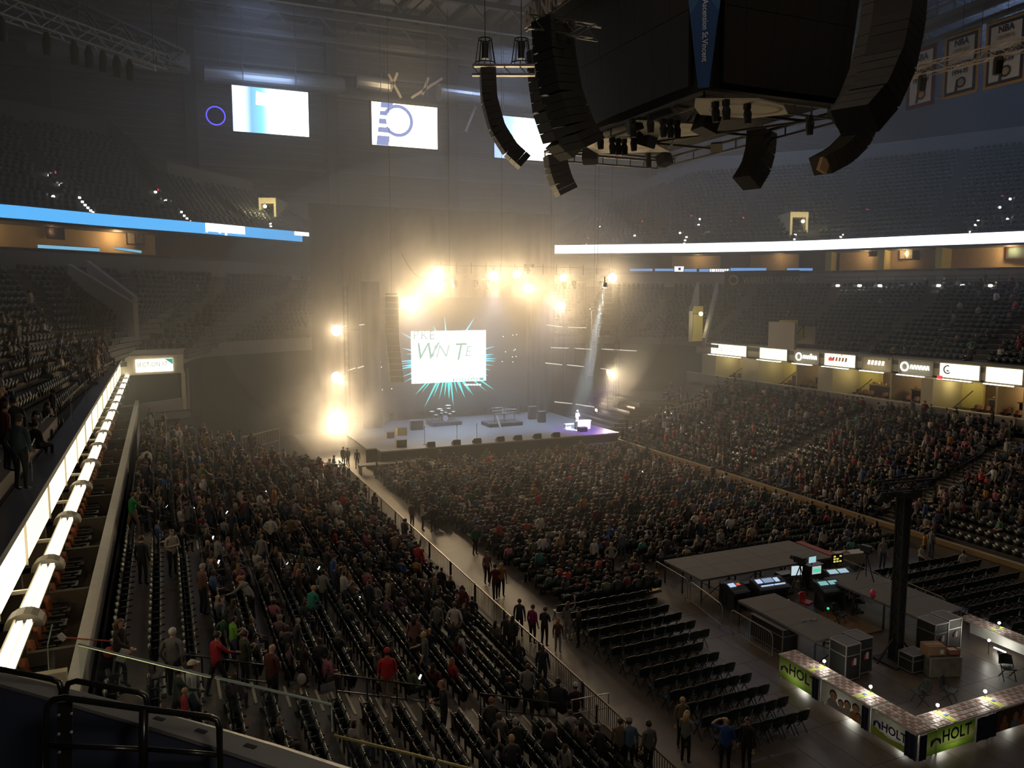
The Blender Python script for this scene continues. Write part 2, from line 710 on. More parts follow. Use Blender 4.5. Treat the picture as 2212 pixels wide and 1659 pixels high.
rbl, pl = ribbon('ribbon_board', -400, 668, rib_blue, 'light blue ribbon display along the balcony front left of the stage')
rbr, pr = ribbon('ribbon_board', 1180, 2600, rib_white, 'glowing white ribbon display along the balcony front right of the stage')
for pa, pc, z0, z1 in ((436, 524, 19.72, 20.5), (624, 672, 20.1, 20.5)):
    fine = resample(WP, 720)
    kk = [k for k in range(720) if pa <= pix((*fine[k], 21))[0] <= pc and pix((*fine[k], 21))[2] > 5]
    b = MB()
    band(b, [fine[k] for k in kk], z0, z1, -0.70, 0.05)
    if pa == 436:
        for j in range(0, len(kk) - 2, 3):
            band(b, [fine[k] for k in kk[j:j + 2]], z0 - rng.choice((0, 0.1, 0.25)), z0 + 0.02, -0.70, 0.05)
    b.build('lit_message', rib_blot, rbl)

# ================================================================== STAGE
SX0, SX1, SY0, SY1, SZ = 15.4, 39.2, 64.0, 80.0, 1.7
stage = thing('stage', (26, 72, 0), 'wide black concert stage deck at the far end of the floor', 'stage')
MB().span((16.2, SY0, SZ - 0.12), (SX1, SY1, SZ)).span((SX0, 65.6, SZ - 0.12), (16.2, SY1, SZ)).build('deck', M('stage_deck', (0.17, 0.17, 0.185), 0.45, noise=0.2, scale=0.6), stage)
MB().span((16.3, SY0 + 0.15, 0), (SX1 - 0.1, SY0 + 0.3, SZ - 0.12)).span((SX0, 65.8, 0), (16.3, 65.95, SZ - 0.12)).span((SX1 - 0.25, SY0 + 0.2, 0), (SX1 - 0.1, SY1, SZ - 0.12)).build('skirt', M('stage_skirt', (0.03, 0.03, 0.035), 0.9), stage)
MB().span((14.2, 63.0, 0.75), (20.2, 64.0, 0.85)).span((14.3, 63.1, 0), (14.4, 63.9, .75)).span((20, 63.1, 0), (20.1, 63.9, .75)).build('front_step', M('stage_deck', (0, 0, 0)), stage)
MB().span((34.0, 63.2, 0.8), (38.8, 64.0, 0.9)).span((34.1, 63.3, 0), (34.2, 63.9, .8)).span((38.6, 63.3, 0), (38.7, 63.9, .8)).build('front_step', M('stage_deck', (0, 0, 0)), stage)

# black drape behind and over the stage
drape_mat = M('drape', (0.028, 0.026, 0.025), 0.95, noise=0.2, scale=2)


def drape(name, xa, xb, y, z0, z1, label, amp=0.06, wl=1.1):
    n = int(abs(xb - xa) / wl * 8)
    V, F = [], []
    for i in range(n + 1):
        x = xa + (xb - xa) * i / n
        yy = y + amp * math.sin(i * math.pi / 4)
        V += [(x, yy, z0), (x, yy, z1)]
    for i in range(n):
        F.append((2 * i, 2 * i + 2, 2 * i + 3, 2 * i + 1))
    b = MB().add(V, F)
    b.span((min(xa, xb), y - 0.1, z1), (max(xa, xb), y + 0.1, z1 + 0.12))
    o = b.build(name, drape_mat, loc=((xa + xb) / 2, y, z0))
    return tag(o, label, 'curtain')


drape('drape', 14.2, 42.3, 84.0, 0.05, 23.8, 'huge black drape hanging behind the whole stage')
for xa, xb, y, z1, lb in ((17.6, 19.4, 76, 15.8, 'tall black side drape left of the lit stage screen'), (36.6, 38.6, 78, 15.0, 'tall black side drape right of the lit stage screen')):
    drape('side_drape', xa, xb, y, SZ, z1, lb, 0.04, 0.8)

# LED wall with the white card and the cyan star burst
LX0, LX1, LY, LZ0, LZ1 = 19.4, 36.4, 79.0, 2.6, 14.4
led = thing('led_wall', (28, LY, SZ), 'big stage video wall showing a white card on a cyan starburst', 'video wall')
MB().span((LX0, LY, LZ0), (LX1, LY + 0.25, LZ1)).build('panel', M('led_black', (0.02, 0.024, 0.03), 0.35), led)
MB().bar((LX0 + 1, LY + 0.15, SZ), (LX0 + 1, LY + 0.15, LZ0), 0.3).bar((LX1 - 1, LY + 0.15, SZ), (LX1 - 1, LY + 0.15, LZ0), 0.3).build('support', dark_steel, led)


def on_led(px, py, off=0.0):
    return on_y(px, py, LY - off)


spk = EM('cyan_rays', (0.03, 0.62, 0.90), 1.9)
spk2 = EM('teal_rays', (0.01, 0.78, 0.76), 1.6)
c0 = on_led(969, 775, 0.012)
for mat, seedv, lst in ((spk, 3, [(960, 683), (1025, 686), (866, 718), (936, 703), (868, 752), (876, 764), (862, 786), (860, 798), (866, 815), (872, 826), (864, 792), (1070, 748), (1068, 765), (1062, 770), (1072, 780), (1066, 790), (1060, 800), (1056, 812), (858, 781), (1073, 775)]),
                        (spk2, 4, [(916, 881), (980, 880), (896, 854), (910, 849), (948, 865), (960, 858), (970, 862), (1005, 860), (1016, 849), (1052, 846), (1068, 842), (935, 860), (1024, 856), (978, 868), (988, 850)])):
    b = MB()
    r2 = random.Random(seedv)
    for q, (px, py) in enumerate(lst):
        e = on_led(px, py, 0.012)
        d = (e - c0).normalized()
        n = Vector((-d.z, 0, d.x))
        w = r2.uniform(0.10, 0.24)
        m_ = c0.lerp(e, 0.45)
        b.add([m_ + n * w, m_ - n * w, e], [(0, 1, 2), (2, 1, 0)])
    b.build('star_rays', mat, led)
bl = on_led(889, 829)
tr = on_led(1049, 713)
MB().span((bl.x, LY - 0.06, bl.z), (tr.x, LY - 0.02, tr.z)).build('white_card', EM('card_white', (0.93, 0.98, 1.0), 2.8), led)
mint = EM('mint_letters', (0.24, 0.66, 0.52), .75)
pale = EM('pale_letters', (0.62, 0.88, 0.80), .85)
o0 = on_led(892, 734, 0.08)
text_mesh('lettering', 'PRE', 1.35, EM('grey_green_letters', (0.28, 0.52, 0.47), 0.65), led, o0, (1, 0, 0), (0, 0, 1), spacing=1.15)
o0 = on_led(894, 778, 0.08)
text_mesh('lettering', 'W', 2.6, mint, led, o0, (1, 0, 0), (0, 0, 1), shear=0.25, sx=0.9)
o0 = on_led(930, 772, 0.08)
text_mesh('lettering', 'IN', 1.9, pale, led, o0, (1, 0, 0), (0, 0, 1), shear=0.25)
o0 = on_led(977, 778, 0.08)
text_mesh('lettering', 'T', 2.6, mint, led, o0, (1, 0, 0), (0, 0, 1), shear=0.25, sx=0.85)
o0 = on_led(1003, 770, 0.08)
text_mesh('lettering', 'E', 1.6, pale, led, o0, (1, 0, 0), (0, 0, 1), shear=0.2)
a, c = on_led(978, 824), on_led(1044, 815)
MB().span((a.x, LY - 0.1, a.z), (c.x, LY - 0.07, c.z)).build('teal_box', EM('teal_box', (0.10, 0.62, 0.58), 1.0), led)
b = MB()
for k in range(9):
    p = on_led(984 + 6.2 * k, 820, 0.12)
    b.span((p.x - 0.13, p.y - 0.01, p.z - 0.16), (p.x + 0.10, p.y + 0.01, p.z + (0.16 if k % 3 else 0.1)))
for k in range(6):
    p = on_led(1006 + 6.2 * k, 831, 0.12)
    b.span((p.x - 0.15, p.y - 0.01, p.z - 0.08), (p.x + 0.10, p.y + 0.01, p.z + 0.08))
b.build('small_print', EM('print_white', (0.9, 1, 1), 2.5), led)
b = MB()
for px, py in ((1087, 727), (1108, 724), (1116, 723), (1092, 760), (1085, 781), (1110, 757), (1113, 755), (1107, 771), (1115, 770), (1108, 782), (822, 782), (816, 794), (824, 793), (814, 809), (818, 808), (814, 845), (826, 842), (846, 840), (821, 848)):
    p = on_led(max(px, 880) if False else px, py, 0.03)
    if LX0 + .1 < p.x < LX1 - .1:
        b.span((p.x - 0.05, LY - 0.03, p.z - 0.05), (p.x + 0.05, LY - 0.01, p.z + 0.05))
b.build('star_dots', EM('star_dots', (0.8, 1.0, 0.95), 2.0), led)

# ------------------------------------------------------------------ trusses
truss_mat = M('truss_grey', (0.30, 0.29, 0.28), 0.45, 0.6, noise=0.1)


def truss(b, p, q, w=0.4, bay=0.6, r=0.028):
    p, q = Vector(p), Vector(q)
    d = (q - p)
    L = d.length
    d.normalize()
    u = Vector((0, 0, 1)) if abs(d.z) < 0.9 else Vector((1, 0, 0))
    x = d.cross(u).normalized()
    y = x.cross(d)
    cs = [x * sx * w / 2 + y * sy * w / 2 for sx, sy in ((-1, -1), (1, -1), (1, 1), (-1, 1))]
    for c in cs:
        b.bar(p + c, q + c, 2 * r)
    n = max(1, int(L / bay))
    for i in range(n):
        a0, a1 = p + d * (L * i / n), p + d * (L * (i + 1) / n)
        for k in range(4):
            c, e = cs[k], cs[(k + 1) % 4]
            b.bar(a0 + (c if i % 2 else e), a1 + (e if i % 2 else c), 1.3 * r)
    return b


TA, TB = on_y(936, 583, 70), on_y(1330, 598, 70)
TZ = 16.35
TA, TB = Vector((TA.x, 70, TZ)), Vector((TB.x, 70, TZ))
ft = thing('lighting_truss', ((TA.x + TB.x) / 2, 70, TZ), 'long black lighting truss hung over the stage front', 'truss')
truss(MB(), TA, TB, 0.55, 0.8, 0.03).build('truss_frame', truss_mat, ft)
MB().tube([TA + Vector((0, 0, 1.0)), TB + Vector((0, 0, 1.0))], 0.03, 6).build('safety_line', dark_steel, ft)
n = 13
for i in range(n):
    p = TA.lerp(TB, (i + 0.5) / n)
    MB().bar(p + Vector((0, 0, .2)), p + Vector((0, 0, 1.25)), 0.06).build('upright', dark_steel, ft)
for i in range(4):
    p = TA.lerp(TB, (i + 0.3) / 3.7)
    MB().tube([p + Vector((0, 0, .3)), (p.x, p.y, 40)], 0.02, 5).build('hoist_chain', dark_steel, ft)
cab = MB().tube([Vector(at(868, 548, 76)).lerp(TA, t) + Vector((0, 0, -4.2 * t * (1 - t) - 0.0)) for t in [k / 12 for k in range(13)]], 0.045, 6).build('power_cable', black, ft)


def moving_head(p, tilt, label, dark=True, group='moving heads under the stage truss'):
    t = thing('moving_light', p, label, 'stage light', group)
    MB().span((-.16, -.16, -.12), (.16, .16, 0)).build('base', black, t, local=True)
    for sx_ in (-1, 1):
        MB().span((sx_ * .15, -.06, -.42), (sx_ * .2, .06, -.1)).build('yoke_arm', black, t, local=True)
    c, s = math.cos(tilt), math.sin(tilt)
    b = MB().tube([(0, 0.18 * s, -.36 + 0.18 * c), (0, -0.1 * s, -.36 - .1 * c), (0, -.42 * s, -.36 - .42 * c)], [.12, .17, .15], 10)
    b.build('head', dark_steel, t, local=True)
    return t


for i, px in enumerate((960, 981, 1028, 1052, 1219, 1240, 1300)):
    p = on_y(px, 600, 70)
    moving_head((p.x, 70, TZ - 0.32), R(18 + 7 * (i % 3)), 'dark moving light under the stage truss, %s from its left end' % ('first', 'second', 'third', 'fourth', 'fifth', 'sixth', 'seventh')[i])
# followspot operator chair on the truss
op = thing('truss_chair', on_y(1140, 583, 70), 'seat with followspot perched on top of the stage truss', 'spotlight')
op.location = (on_y(1140, 583, 70).x, 70, TZ + 0.3)
MB().span((-.25, -.25, .3), (.25, .25, .38)).span((-.25, .2, .38), (.25, .26, .95)).bar((0, 0, 0), (0, 0, .3), .1).build('seat', black, op, local=True)
MB().tube([(0.3, -.5, .75), (0.1, .25, .9)], [.2, .15], 8).build('lamp_barrel', dark_steel, op, local=True)

# ------------------------------------------------------------------ warm lamps facing the hall
WARM = (1.0, 0.70, 0.36)
lens_mat = EM('lamp_lens', (1.0, 0.88, 0.66), 60)
LAMPS = [  # px, py, Y, power, radius
    (945, 590, 70, 1.0, .30), (937, 616, 72, 1.15, .32), (878, 655, 74, 1.15, .34), (1066, 595, 70, 0.9, .28),
    (1117, 592, 70, 0.7, .22), (1142, 623, 73, 0.9, .28), (1213, 660, 74, 0.75, .25), (1217, 600, 70, 0.6, .22),
    (1323, 600, 70, 1.0, .28), (727, 714, 74, .6, .30), (727, 815, 74, .55, .30), (727, 915, 74, .85, .34)]
LP = 3000
names = ['upper left end of the stage truss', 'just below the left truss end', 'far left below the truss', 'first along the truss from the left', 'middle of the stage truss', 'below the truss above the screen corner',
         'lowest one right of the screen', 'right half of the stage truss', 'right end of the stage truss', 'top of the left side ladder', 'middle of the left side ladder', 'bottom of the left ladder in thick smoke']
for (px, py, Y, pw, rad), nm in zip(LAMPS, names):
    rad *= 1.6  # lens enlarged to stand in for the glare round each lamp
    p = on_y(px, py, Y)
    t = thing('stage_blinder', p, 'glaring warm round stage lamp, %s' % nm, 'stage light', 'warm stage lamps facing the hall')
    aim = (Vector((12, 10, 10)) - p).normalized()
    rot = aim.to_track_quat('Z', 'Y').to_matrix()
    b = MB()
    b.tube([rot @ Vector((0, 0, -.45)), rot @ Vector((0, 0, -.25)), rot @ Vector((0, 0, -.01))], [rad * .6, rad * 1.05, rad * 1.08], 16)
    b.build('lamp_housing', black, t, local=True)
    b = MB()
    b.tube([rot @ Vector((0, 0, 0.0)), rot @ Vector((0, 0, 0.03)), rot @ Vector((0, 0, 0.07))], [rad, rad, rad * .6], 16)
    b.build('lens', lens_mat, t, local=True)
    MB().span((-.03, -.03, 0.0), (.03, .03, .7)).build('hanger', black, t, local=True) if py < 700 else MB().span((-.03, .0, -.03), (.03, .8, .03)).build('hanger', black, t, local=True)
    light('lamp_glow', 'SPOT', p + aim * 0.25, LP * pw, WARM, 0.15, aim=p + aim * 5, spot_size=R(140), spot_blend=0.7)

# side ladders carrying lamps and bars left and right of the stage
for nm, px, Y, pys, lb in (('left', 752, 75, (797, 714, 905), 'lighting ladder truss beside the left stage edge'), ('right', 1330, 75, (712, 700, 890), 'lighting ladder truss beside the right stage edge')):
    p = on_y(px, 900, Y)
    t = thing('lighting_ladder', (p.x, Y, 0), lb, 'truss')
    truss(MB(), (p.x, Y, 0), (p.x, Y, 15.5), 0.4, 0.7, 0.025).build('truss_frame', black, t)
    for z in (3.0, 7.3, 11.4):
        MB().bar((p.x - 1.4, Y, z), (p.x + 1.4, Y, z), .08).build('cross_bar', dark_steel, t)

# thin bright bars of light on side towers
barm = EM('pixel_bar', (0.95, 0.88, 0.75), 1.1)
k = 0
ROWS_LB = ['highest row', 'highest row', 'second row', 'second row', 'second row', 'third row', 'third row', 'third row', 'lowest row', 'lowest row']
POS_LB = ['first', 'second', 'first', 'second', 'third', 'first', 'second', 'third', 'first', 'second']
BAR_LB = ['%s right of the stage screen, %s from the left' % (a_, b_) for a_, b_ in zip(ROWS_LB, POS_LB)] + ['beside the top left ladder lamp', 'next to the middle left ladder lamp', 'second from the middle left ladder lamp', 'short one right of the top left ladder lamp']
for a, c, Y in (((1181, 702), (1215, 706), 78), ((1227, 707), (1266, 708), 78), ((1190, 751), (1228, 752), 80), ((1240, 752), (1280, 755), 80), ((1300, 754), (1375, 758), 80), ((1178, 784), (1214, 788), 78), ((1225, 788), (1262, 792), 78), ((1298, 796), (1312, 798), 78), ((1198, 868), (1236, 872), 78), ((1244, 873), (1283, 879), 78),
                ((738, 706), (748, 704), 75), ((752, 800), (768, 795), 75), ((772, 795), (786, 791), 75), ((776, 702), (787, 701), 75)):
    p, q = on_y(*a, Y), on_y(*c, Y)
    k += 1
    o = MB().bar(p, q, 0.09).build('light_bar', barm, loc=(p + q) / 2)
    tag(o, 'thin glowing light bar, %s' % BAR_LB[k - 1], 'light bar', 'glowing bars on the stage side towers')
    MB().bar(p + Vector((0, .08, 0)), q + Vector((0, .08, 0)), 0.14).build('bar_housing', black, o)
    m_ = p.lerp(q, .5)
    MB().bar((m_.x, m_.y + .16, m_.z - .1), (m_.x, m_.y + .16, 17.0), .03).build('hanger', black, o)


# ------------------------------------------------------------------ line arrays
def line_array(pts, w, d, mat, label, group, n=None, cabmat=None, face=None, name='line_array'):
    """pts: list of (y-in-plane, z) curve points in world: from top to bottom; face: horizontal unit vector the fronts look to"""
    t = thing(name, pts[0], label, 'speaker', group)
    f = Vector(face).normalized()
    side = Vector((0, 0, 1)).cross(f)
    P = [Vector(p) for p in pts]
    N = n or len(P) - 1
    Q = resample([tuple(p) for p in P], N + 1)
    for i in range(N):
        a, c = Vector(Q[i]), Vector(Q[i + 1])
        dz = (a - c).normalized()
        fr = side.cross(dz)
        if fr.dot(f) < 0:
            fr = -fr
        m = Matrix((side, fr, dz)).transposed()
        h = (a - c).length
        b = MB().box((a + c) / 2, (w, d, h * 0.94), 0, 0, m)
        o = b.build('speaker_cabinet', mat, t)
    return t, Q


arr_grey = M('array_grey', (0.42, 0.40, 0.40), 0.6)
top, bot = on_y(1283, 672, 70), on_y(1271, 812, 70)
pts = [Vector((top.x, 70, top.z)), Vector((top.x + .08, 70, top.z - 2.2)), Vector((top.x + .05, 70, top.z - 4.2)), Vector((bot.x, 69.7, bot.z))]
t, Q = line_array(pts, .5, .55, arr_grey, 'grey curved speaker column hanging right of the stage', 'stage side speaker columns', 15, face=(-.45, -1, 0))
MB().bar(Q[0] + Vector((-.4, 0, .25)) if False else Vector(Q[0]) + Vector((-.45, 0, .2)), Vector(Q[0]) + Vector((.55, 0, .45)), .3, .14).build('flying_frame', steel, t)
MB().tube([Vector(Q[0]) + Vector((0, 0, .3)), Vector(Q[0]) + Vector((0, 0, 25))], .02, 5).build('hoist_chain', dark_steel, t)
top, bot = on_y(846, 640, 71), on_y(856, 825, 71)
t, Q = line_array([Vector((top.x, 71, top.z)), Vector((top.x, 71, top.z - 4)), Vector((bot.x, 70.6, bot.z))], 1.15, .8, black, 'black curved speaker column hanging left of the stage screen', 'stage side speaker columns', 14, face=(-.2, -1, 0))
MB().bar(Vector(Q[0]) + Vector((-.5, 0, .2)), Vector(Q[0]) + Vector((.5, 0, .2)), .5, .14).build('flying_frame', dark_steel, t)
MB().tube([Vector(Q[0]) + Vector((0, 0, .3)), Vector(Q[0]) + Vector((0, 0, 25))], .02, 5).build('hoist_chain', dark_steel, t)
# second, darker column behind the grey one
top, bot = on_y(1318, 620, 72), on_y(1318, 722, 72)
t, Q = line_array([Vector((top.x + .1, 72, top.z)), Vector((top.x + .1, 72, top.z - 2.2)), Vector((top.x - .3, 71.6, bot.z))], 1.3, .8, black, 'dark speaker column hanging behind the grey one', 'stage side speaker columns', 9, face=(.7, -1, 0))
MB().bar(Vector(Q[0]) + Vector((-.6, 0, .2)), Vector(Q[0]) + Vector((.6, 0, .2)), .5, .14).build('flying_frame', dark_steel, t)
MB().tube([Vector(Q[0]) + Vector((0, 0, .3)), Vector(Q[0]) + Vector((0, 0, 25))], .02, 5).build('hoist_chain', dark_steel, t)

# ------------------------------------------------------------------ spot beam on the performer, small side lamps
PERF = Vector((36.6, 67.4, SZ))
bp_ = on_y(1306, 622, 62.5)
spot = thing('beam_light', bp_, 'narrow white beam light under the right truss end', 'stage light')
dirv = (PERF + Vector((0, 0, .8)) - bp_).normalized()
rot = dirv.to_track_quat('Z', 'Y').to_matrix()
MB().tube([rot @ Vector((0, 0, -.5)), rot @ Vector((0, 0, -.1))], [.14, .2], 12).build('lamp_housing', black, spot, local=True)
MB().tube([rot @ Vector((0, 0, -.1)), rot @ Vector((0, 0, -.06))], [.18, .18], 12).build('lens', EM('cool_lens', (.9, .96, 1), 25), spot, local=True)
MB().span((-.04, -.04, .1), (.04, .04, 1.0)).build('hanger', black, spot, local=True)
light('beam_glow', 'SPOT', bp_ + dirv * .05, 190000, (.72, .92, 1.0), .1, aim=PERF + Vector((0, 0, .8)), spot_size=R(10.5), spot_blend=.5)
for px, py, Y, aim, pw, lb in ((1314, 803, 76, (44.6, 74, 6.0), 4500, 'small warm spotlight glaring on the right side tower'), (1288, 886, 76, (44.5, 73.5, 3.6), 5000, 'small warm spotlight on stage behind the pianist')):
    p = on_y(px, py, Y)
    t = thing('side_spotlight', p, lb, 'stage light')
    d = (Vector(aim) - p).normalized()
    rot = d.to_track_quat('Z', 'Y').to_matrix()
    MB().tube([rot @ Vector((0, 0, -.4)), rot @ Vector((0, 0, 0))], [.12, .17], 12).build('lamp_housing', black, t, local=True)
    MB().tube([rot @ Vector((0, 0, 0)), rot @ Vector((0, 0, .04))], [.16, .12], 12).build('lens', lens_mat, t, local=True)
    MB().bar((0, 0.05, -.1), (0, .05, -p.z + .02), .06).build('stand', black, t, local=True)
    light('side_glow', 'SPOT', p + d * .06, pw, (1, .78, .5), .08, aim=aim, spot_size=R(60), spot_blend=.6)
# violet wash on the performer's corner
# unseen cool fill at truss height, added to turn deck and haze blue
for x in (22, 29.5, 36):
    light('cool_stage_fill', 'SPOT', (x, 71.5, 15.6), 10000, (.55, .72, 1.0), .3, aim=(x, 73.5, 1.7), spot_size=R(74), spot_blend=.8)
light('violet_wash', 'SPOT', (38.4, 63.0, 7.6), 6000, (.35, .08, 1.0), .2, aim=(37.0, 66.4, 1.7), spot_size=R(50), spot_blend=.5)
# ================================================================== END WALL AND ROOF
endwall_mat = M('endwall', (0.11, 0.11, 0.115), 0.8, noise=0.2, scale=0.4)
EY = 104.0
wall_end2 = struct(MB().span((-45, EY, 18), (110, EY + 0.4, 52)).build('wall_far', endwall_mat))
girt = M('girt_steel', (0.20, 0.20, 0.21), 0.55, 0.3)
slat_me = MB().span((-7.3, -0.12, -0.05), (7.3, 0, 0.05)).mesh('louvre_slat', girt)
for bay in range(-2, 7):
    for k in range(26):
        s = bpy.data.objects.new('louvre_slat', slat_me)
        COL.objects.link(s)
        s.parent = wall_end2
        s.location = (-3 + bay * 15.2, EY, 27.2 + 0.85 * k)
for z in (30.2, 39.6, 42.3, 45.2, 47.6):
    MB().span((-45, EY - 0.5, z - 0.16), (110, EY - 0.1, z + 0.16)).build('wall_girt', girt, wall_end2)
colm = M('column_steel', (0.035, 0.035, 0.04), 0.6)
for k, x in enumerate((-26, -10.5, 4.2, 20.6, 36.6, 52, 68)):
    struct(MB().span((x - 0.65, EY - 1.6, 17), (x + 0.65, EY - 0.5, 52)).build('column', colm))
# diagonal braces above the middle screen
for a, c in (((838, 160), (866, 212)), ((955, 170), (888, 212)), ((858, 158), (842, 198)), ((925, 168), (912, 205)), ((1040, 200), (1005, 285))):
    p, q = on_y(*a, EY - 3), on_y(*c, EY - 3)
    tag(MB().bar(p, q, .32).build('brace', M('brace_pale', (0.42, 0.38, 0.32), 0.6), wall_end2))
# round air ducts running along the wall
duct_mat = M('duct_metal', (0.42, 0.43, 0.45), 0.38, 0.7, noise=0.08)
for a, c, r, lb in (((60, 98), (410, 138), 1.1, 'long round metal air duct under the roof at the far left'), ((440, 158), (742, 186), 1.0, 'round metal air duct above the first hanging screen'), ((768, 176), (838, 186), .9, 'short duct piece left of the braces'), ((948, 200), (1150, 226), 1.1, 'round metal air duct between middle and right screens')):
    p, q = on_y(*a, EY - 4), on_y(*c, EY - 4)
    t = thing('air_duct', p.lerp(q, .5), lb, 'duct')
    MB().tube([p, q], r, 20).build('duct_tube', duct_mat, t, smooth=False)
    L = (q - p).length
    for k in range(int(L / 4) + 1):
        m_ = p.lerp(q, min(1, (k * 4 + .3) / L))
        d = (q - p).normalized()
        MB().tube([m_ - d * .08, m_ + d * .08], r * 1.04, 20).build('duct_collar', duct_mat, t)
    MB().tube([p.lerp(q, .1) + Vector((0, 0, r)), p.lerp(q, .1) + Vector((0, 0, 50 - p.z))], .04, 5).build('hanger', dark_steel, t)
    MB().tube([p.lerp(q, .9) + Vector((0, 0, r)), p.lerp(q, .9) + Vector((0, 0, 50 - p.z))], .04, 5).build('hanger', dark_steel, t)

roof_mat = M('roof_panel', (0.26, 0.26, 0.28), 0.7, noise=0.15, scale=0.3)
ceil = struct(MB().span((-45, 40, 50.0), (110, EY + 2, 50.4)).build('ceiling', roof_mat))
rib_mat = M('roof_rib', (0.05, 0.05, 0.055), 0.6)
rb_me = MB().span((-0.28, 0, -0.9), (0.28, 62, 0)).mesh('roof_rib', rib_mat)
for k in range(40):
    o = bpy.data.objects.new('roof_rib', rb_me)
    COL.objects.link(o)
    o.parent = ceil
    o.location = (-40 + 3.6 * k, 42, 50.0)
for y in (60, 74, 88, 99):
    b = MB()
    b.span((-45, y - .35, 47.2), (110, y + .35, 47.8)).span((-45, y - .3, 44.6), (110, y + .3, 45.1))
    for k in range(30):
        x = -44 + 5 * k
        b.bar((x, y, 45), (x + 2.5, y, 47.5), .22).bar((x + 2.5, y, 47.5), (x + 5, y, 45), .22)
    b.build('roof_truss', M('roof_truss', (0.13, 0.13, 0.14), 0.6), ceil)
struct(MB().span((-46, 5, 30), (-45.5, EY, 52)).build('wall_side_left', endwall_mat))
struct(MB().span((110, 5, 30), (110.5, EY, 52)).build('wall_side_right', endwall_mat))

# pale lighting truss across the upper left corner, with fixtures under it
P0, P1 = at(-60, -5, 48), at(348, 136, 62)
t = thing('ceiling_truss', P0.lerp(P1, .5), 'pale box truss crossing the dark roof at upper left', 'truss')
truss(MB(), P0, P1, 1.1, 1.3, .05).build('truss_frame', M('truss_pale', (.5, .5, .5), .5, .5), t)
for k, s in enumerate((.12, .33, .47, .55, .63, .71, .79)):
    p = P0.lerp(P1, s) + Vector((0, 0, -.55))
    MB().tube([p, p + Vector((0, 0, -.5)), p + Vector((0, .05, -1.5))], [.12, .3, .26], 10).build('hanging_lamp', black, t)
for s in (.1, .5, .95):
    p = P0.lerp(P1, s)
    MB().tube([p, (p.x, p.y, 50)], .03, 5).build('hoist_chain', dark_steel, t)
# dark long beam above it
P0, P1 = at(60, -10, 60), at(385, 130, 78)
tag(truss(MB(), P0, P1, 1.6, 2.2, .12).tube([P0, (P0.x, P0.y, 50)], .05, 5).tube([P1, (P1.x, P1.y, 50)], .05, 5).build('roof_beam', colm), 'dark lattice roof beam above the pale box truss', 'beam')

# ------------------------------------------------------------------ hanging end screens
SYP = 98.0


def screen_pic(name, pxs, label, draw):
    (x0, y0), (x1, y1) = pxs
    a, c = on_y(x0, y1, SYP), on_y(x1, y0, SYP)
    t = thing('hanging_screen', ((a.x + c.x) / 2, SYP, a.z), label, 'display screen', 'screens hung along the far wall')
    MB().span((a.x - .15, SYP, a.z - .15), (c.x + .15, SYP + .5, c.z + .15)).build('casing', black, t)
    for s in (.15, .85):
        x = a.x + (c.x - a.x) * s
        MB().tube([(x, SYP + .25, c.z), (x, SYP + .25, 50)], .05, 5).build('hanger', dark_steel, t)
    draw(t, a, c)
    return t


def gradient_screen(name, stops, strength, rot=0.0):
    """screen picture: soft colour field driven by object coordinates (a lit display)"""
    m = bpy.data.materials.new(name)
    m.use_nodes = True
    nt = m.node_tree
    nt.nodes.clear()
    tcn = nt.nodes.new('ShaderNodeTexCoord')
    mpn = nt.nodes.new('ShaderNodeMapping')
    mpn.inputs['Rotation'].default_value = (0, 0, rot)
    g = nt.nodes.new('ShaderNodeTexGradient')
    cr = nt.nodes.new('ShaderNodeValToRGB')
    e = nt.nodes.new('ShaderNodeEmission')
    e.inputs[1].default_value = strength
    o = nt.nodes.new('ShaderNodeOutputMaterial')
    nt.links.new(tcn.outputs['Generated'], mpn.inputs[0])
    nt.links.new(mpn.outputs[0], g.inputs[0])
    nt.links.new(g.outputs['Fac'], cr.inputs[0])
    nt.links.new(cr.outputs[0], e.inputs[0])
    nt.links.new(e.outputs[0], o.inputs[0])
    el = cr.color_ramp.elements
    while len(el) < len(stops):
        el.new(0.5)
    for x, (p, c) in zip(el, stops):
        x.position = p
        x.color = tuple(c) + (1,)
    return m


s_blue = gradient_screen('screen_blue', ((0.0, (.42, .50, .78)), (.10, (.66, .76, .95)), (.24, (.12, .27, .50)), (.38, (.14, .42, .70)), (.47, (.5, .85, 1)), (.53, (.9, .98, 1)), (1, (.93, .98, 1))), 3.2)
s_white = EM('screen_white', (1.0, .93, .74), 4.2)
s_lilac = EM('screen_lilac', (.30, .36, .72), 1.2)
s_pale = EM('screen_pale', (.93, .97, 1), 3.2)


def draw1(t, a, c):
    MB().span((a.x, SYP - .05, a.z), (c.x, SYP - .01, c.z)).build('picture', s_blue, t)
    w, h = c.x - a.x, c.z - a.z
    MB().add([(a.x + w * .30, SYP - .08, a.z + h * .62), (a.x + w * .46, SYP - .08, a.z + h * .60), (a.x + w * .46, SYP - .08, a.z + h * .86), (a.x + w * .31, SYP - .08, a.z + h * .92)], [(0, 1, 2, 3)]).build('white_shape', s_pale, t)


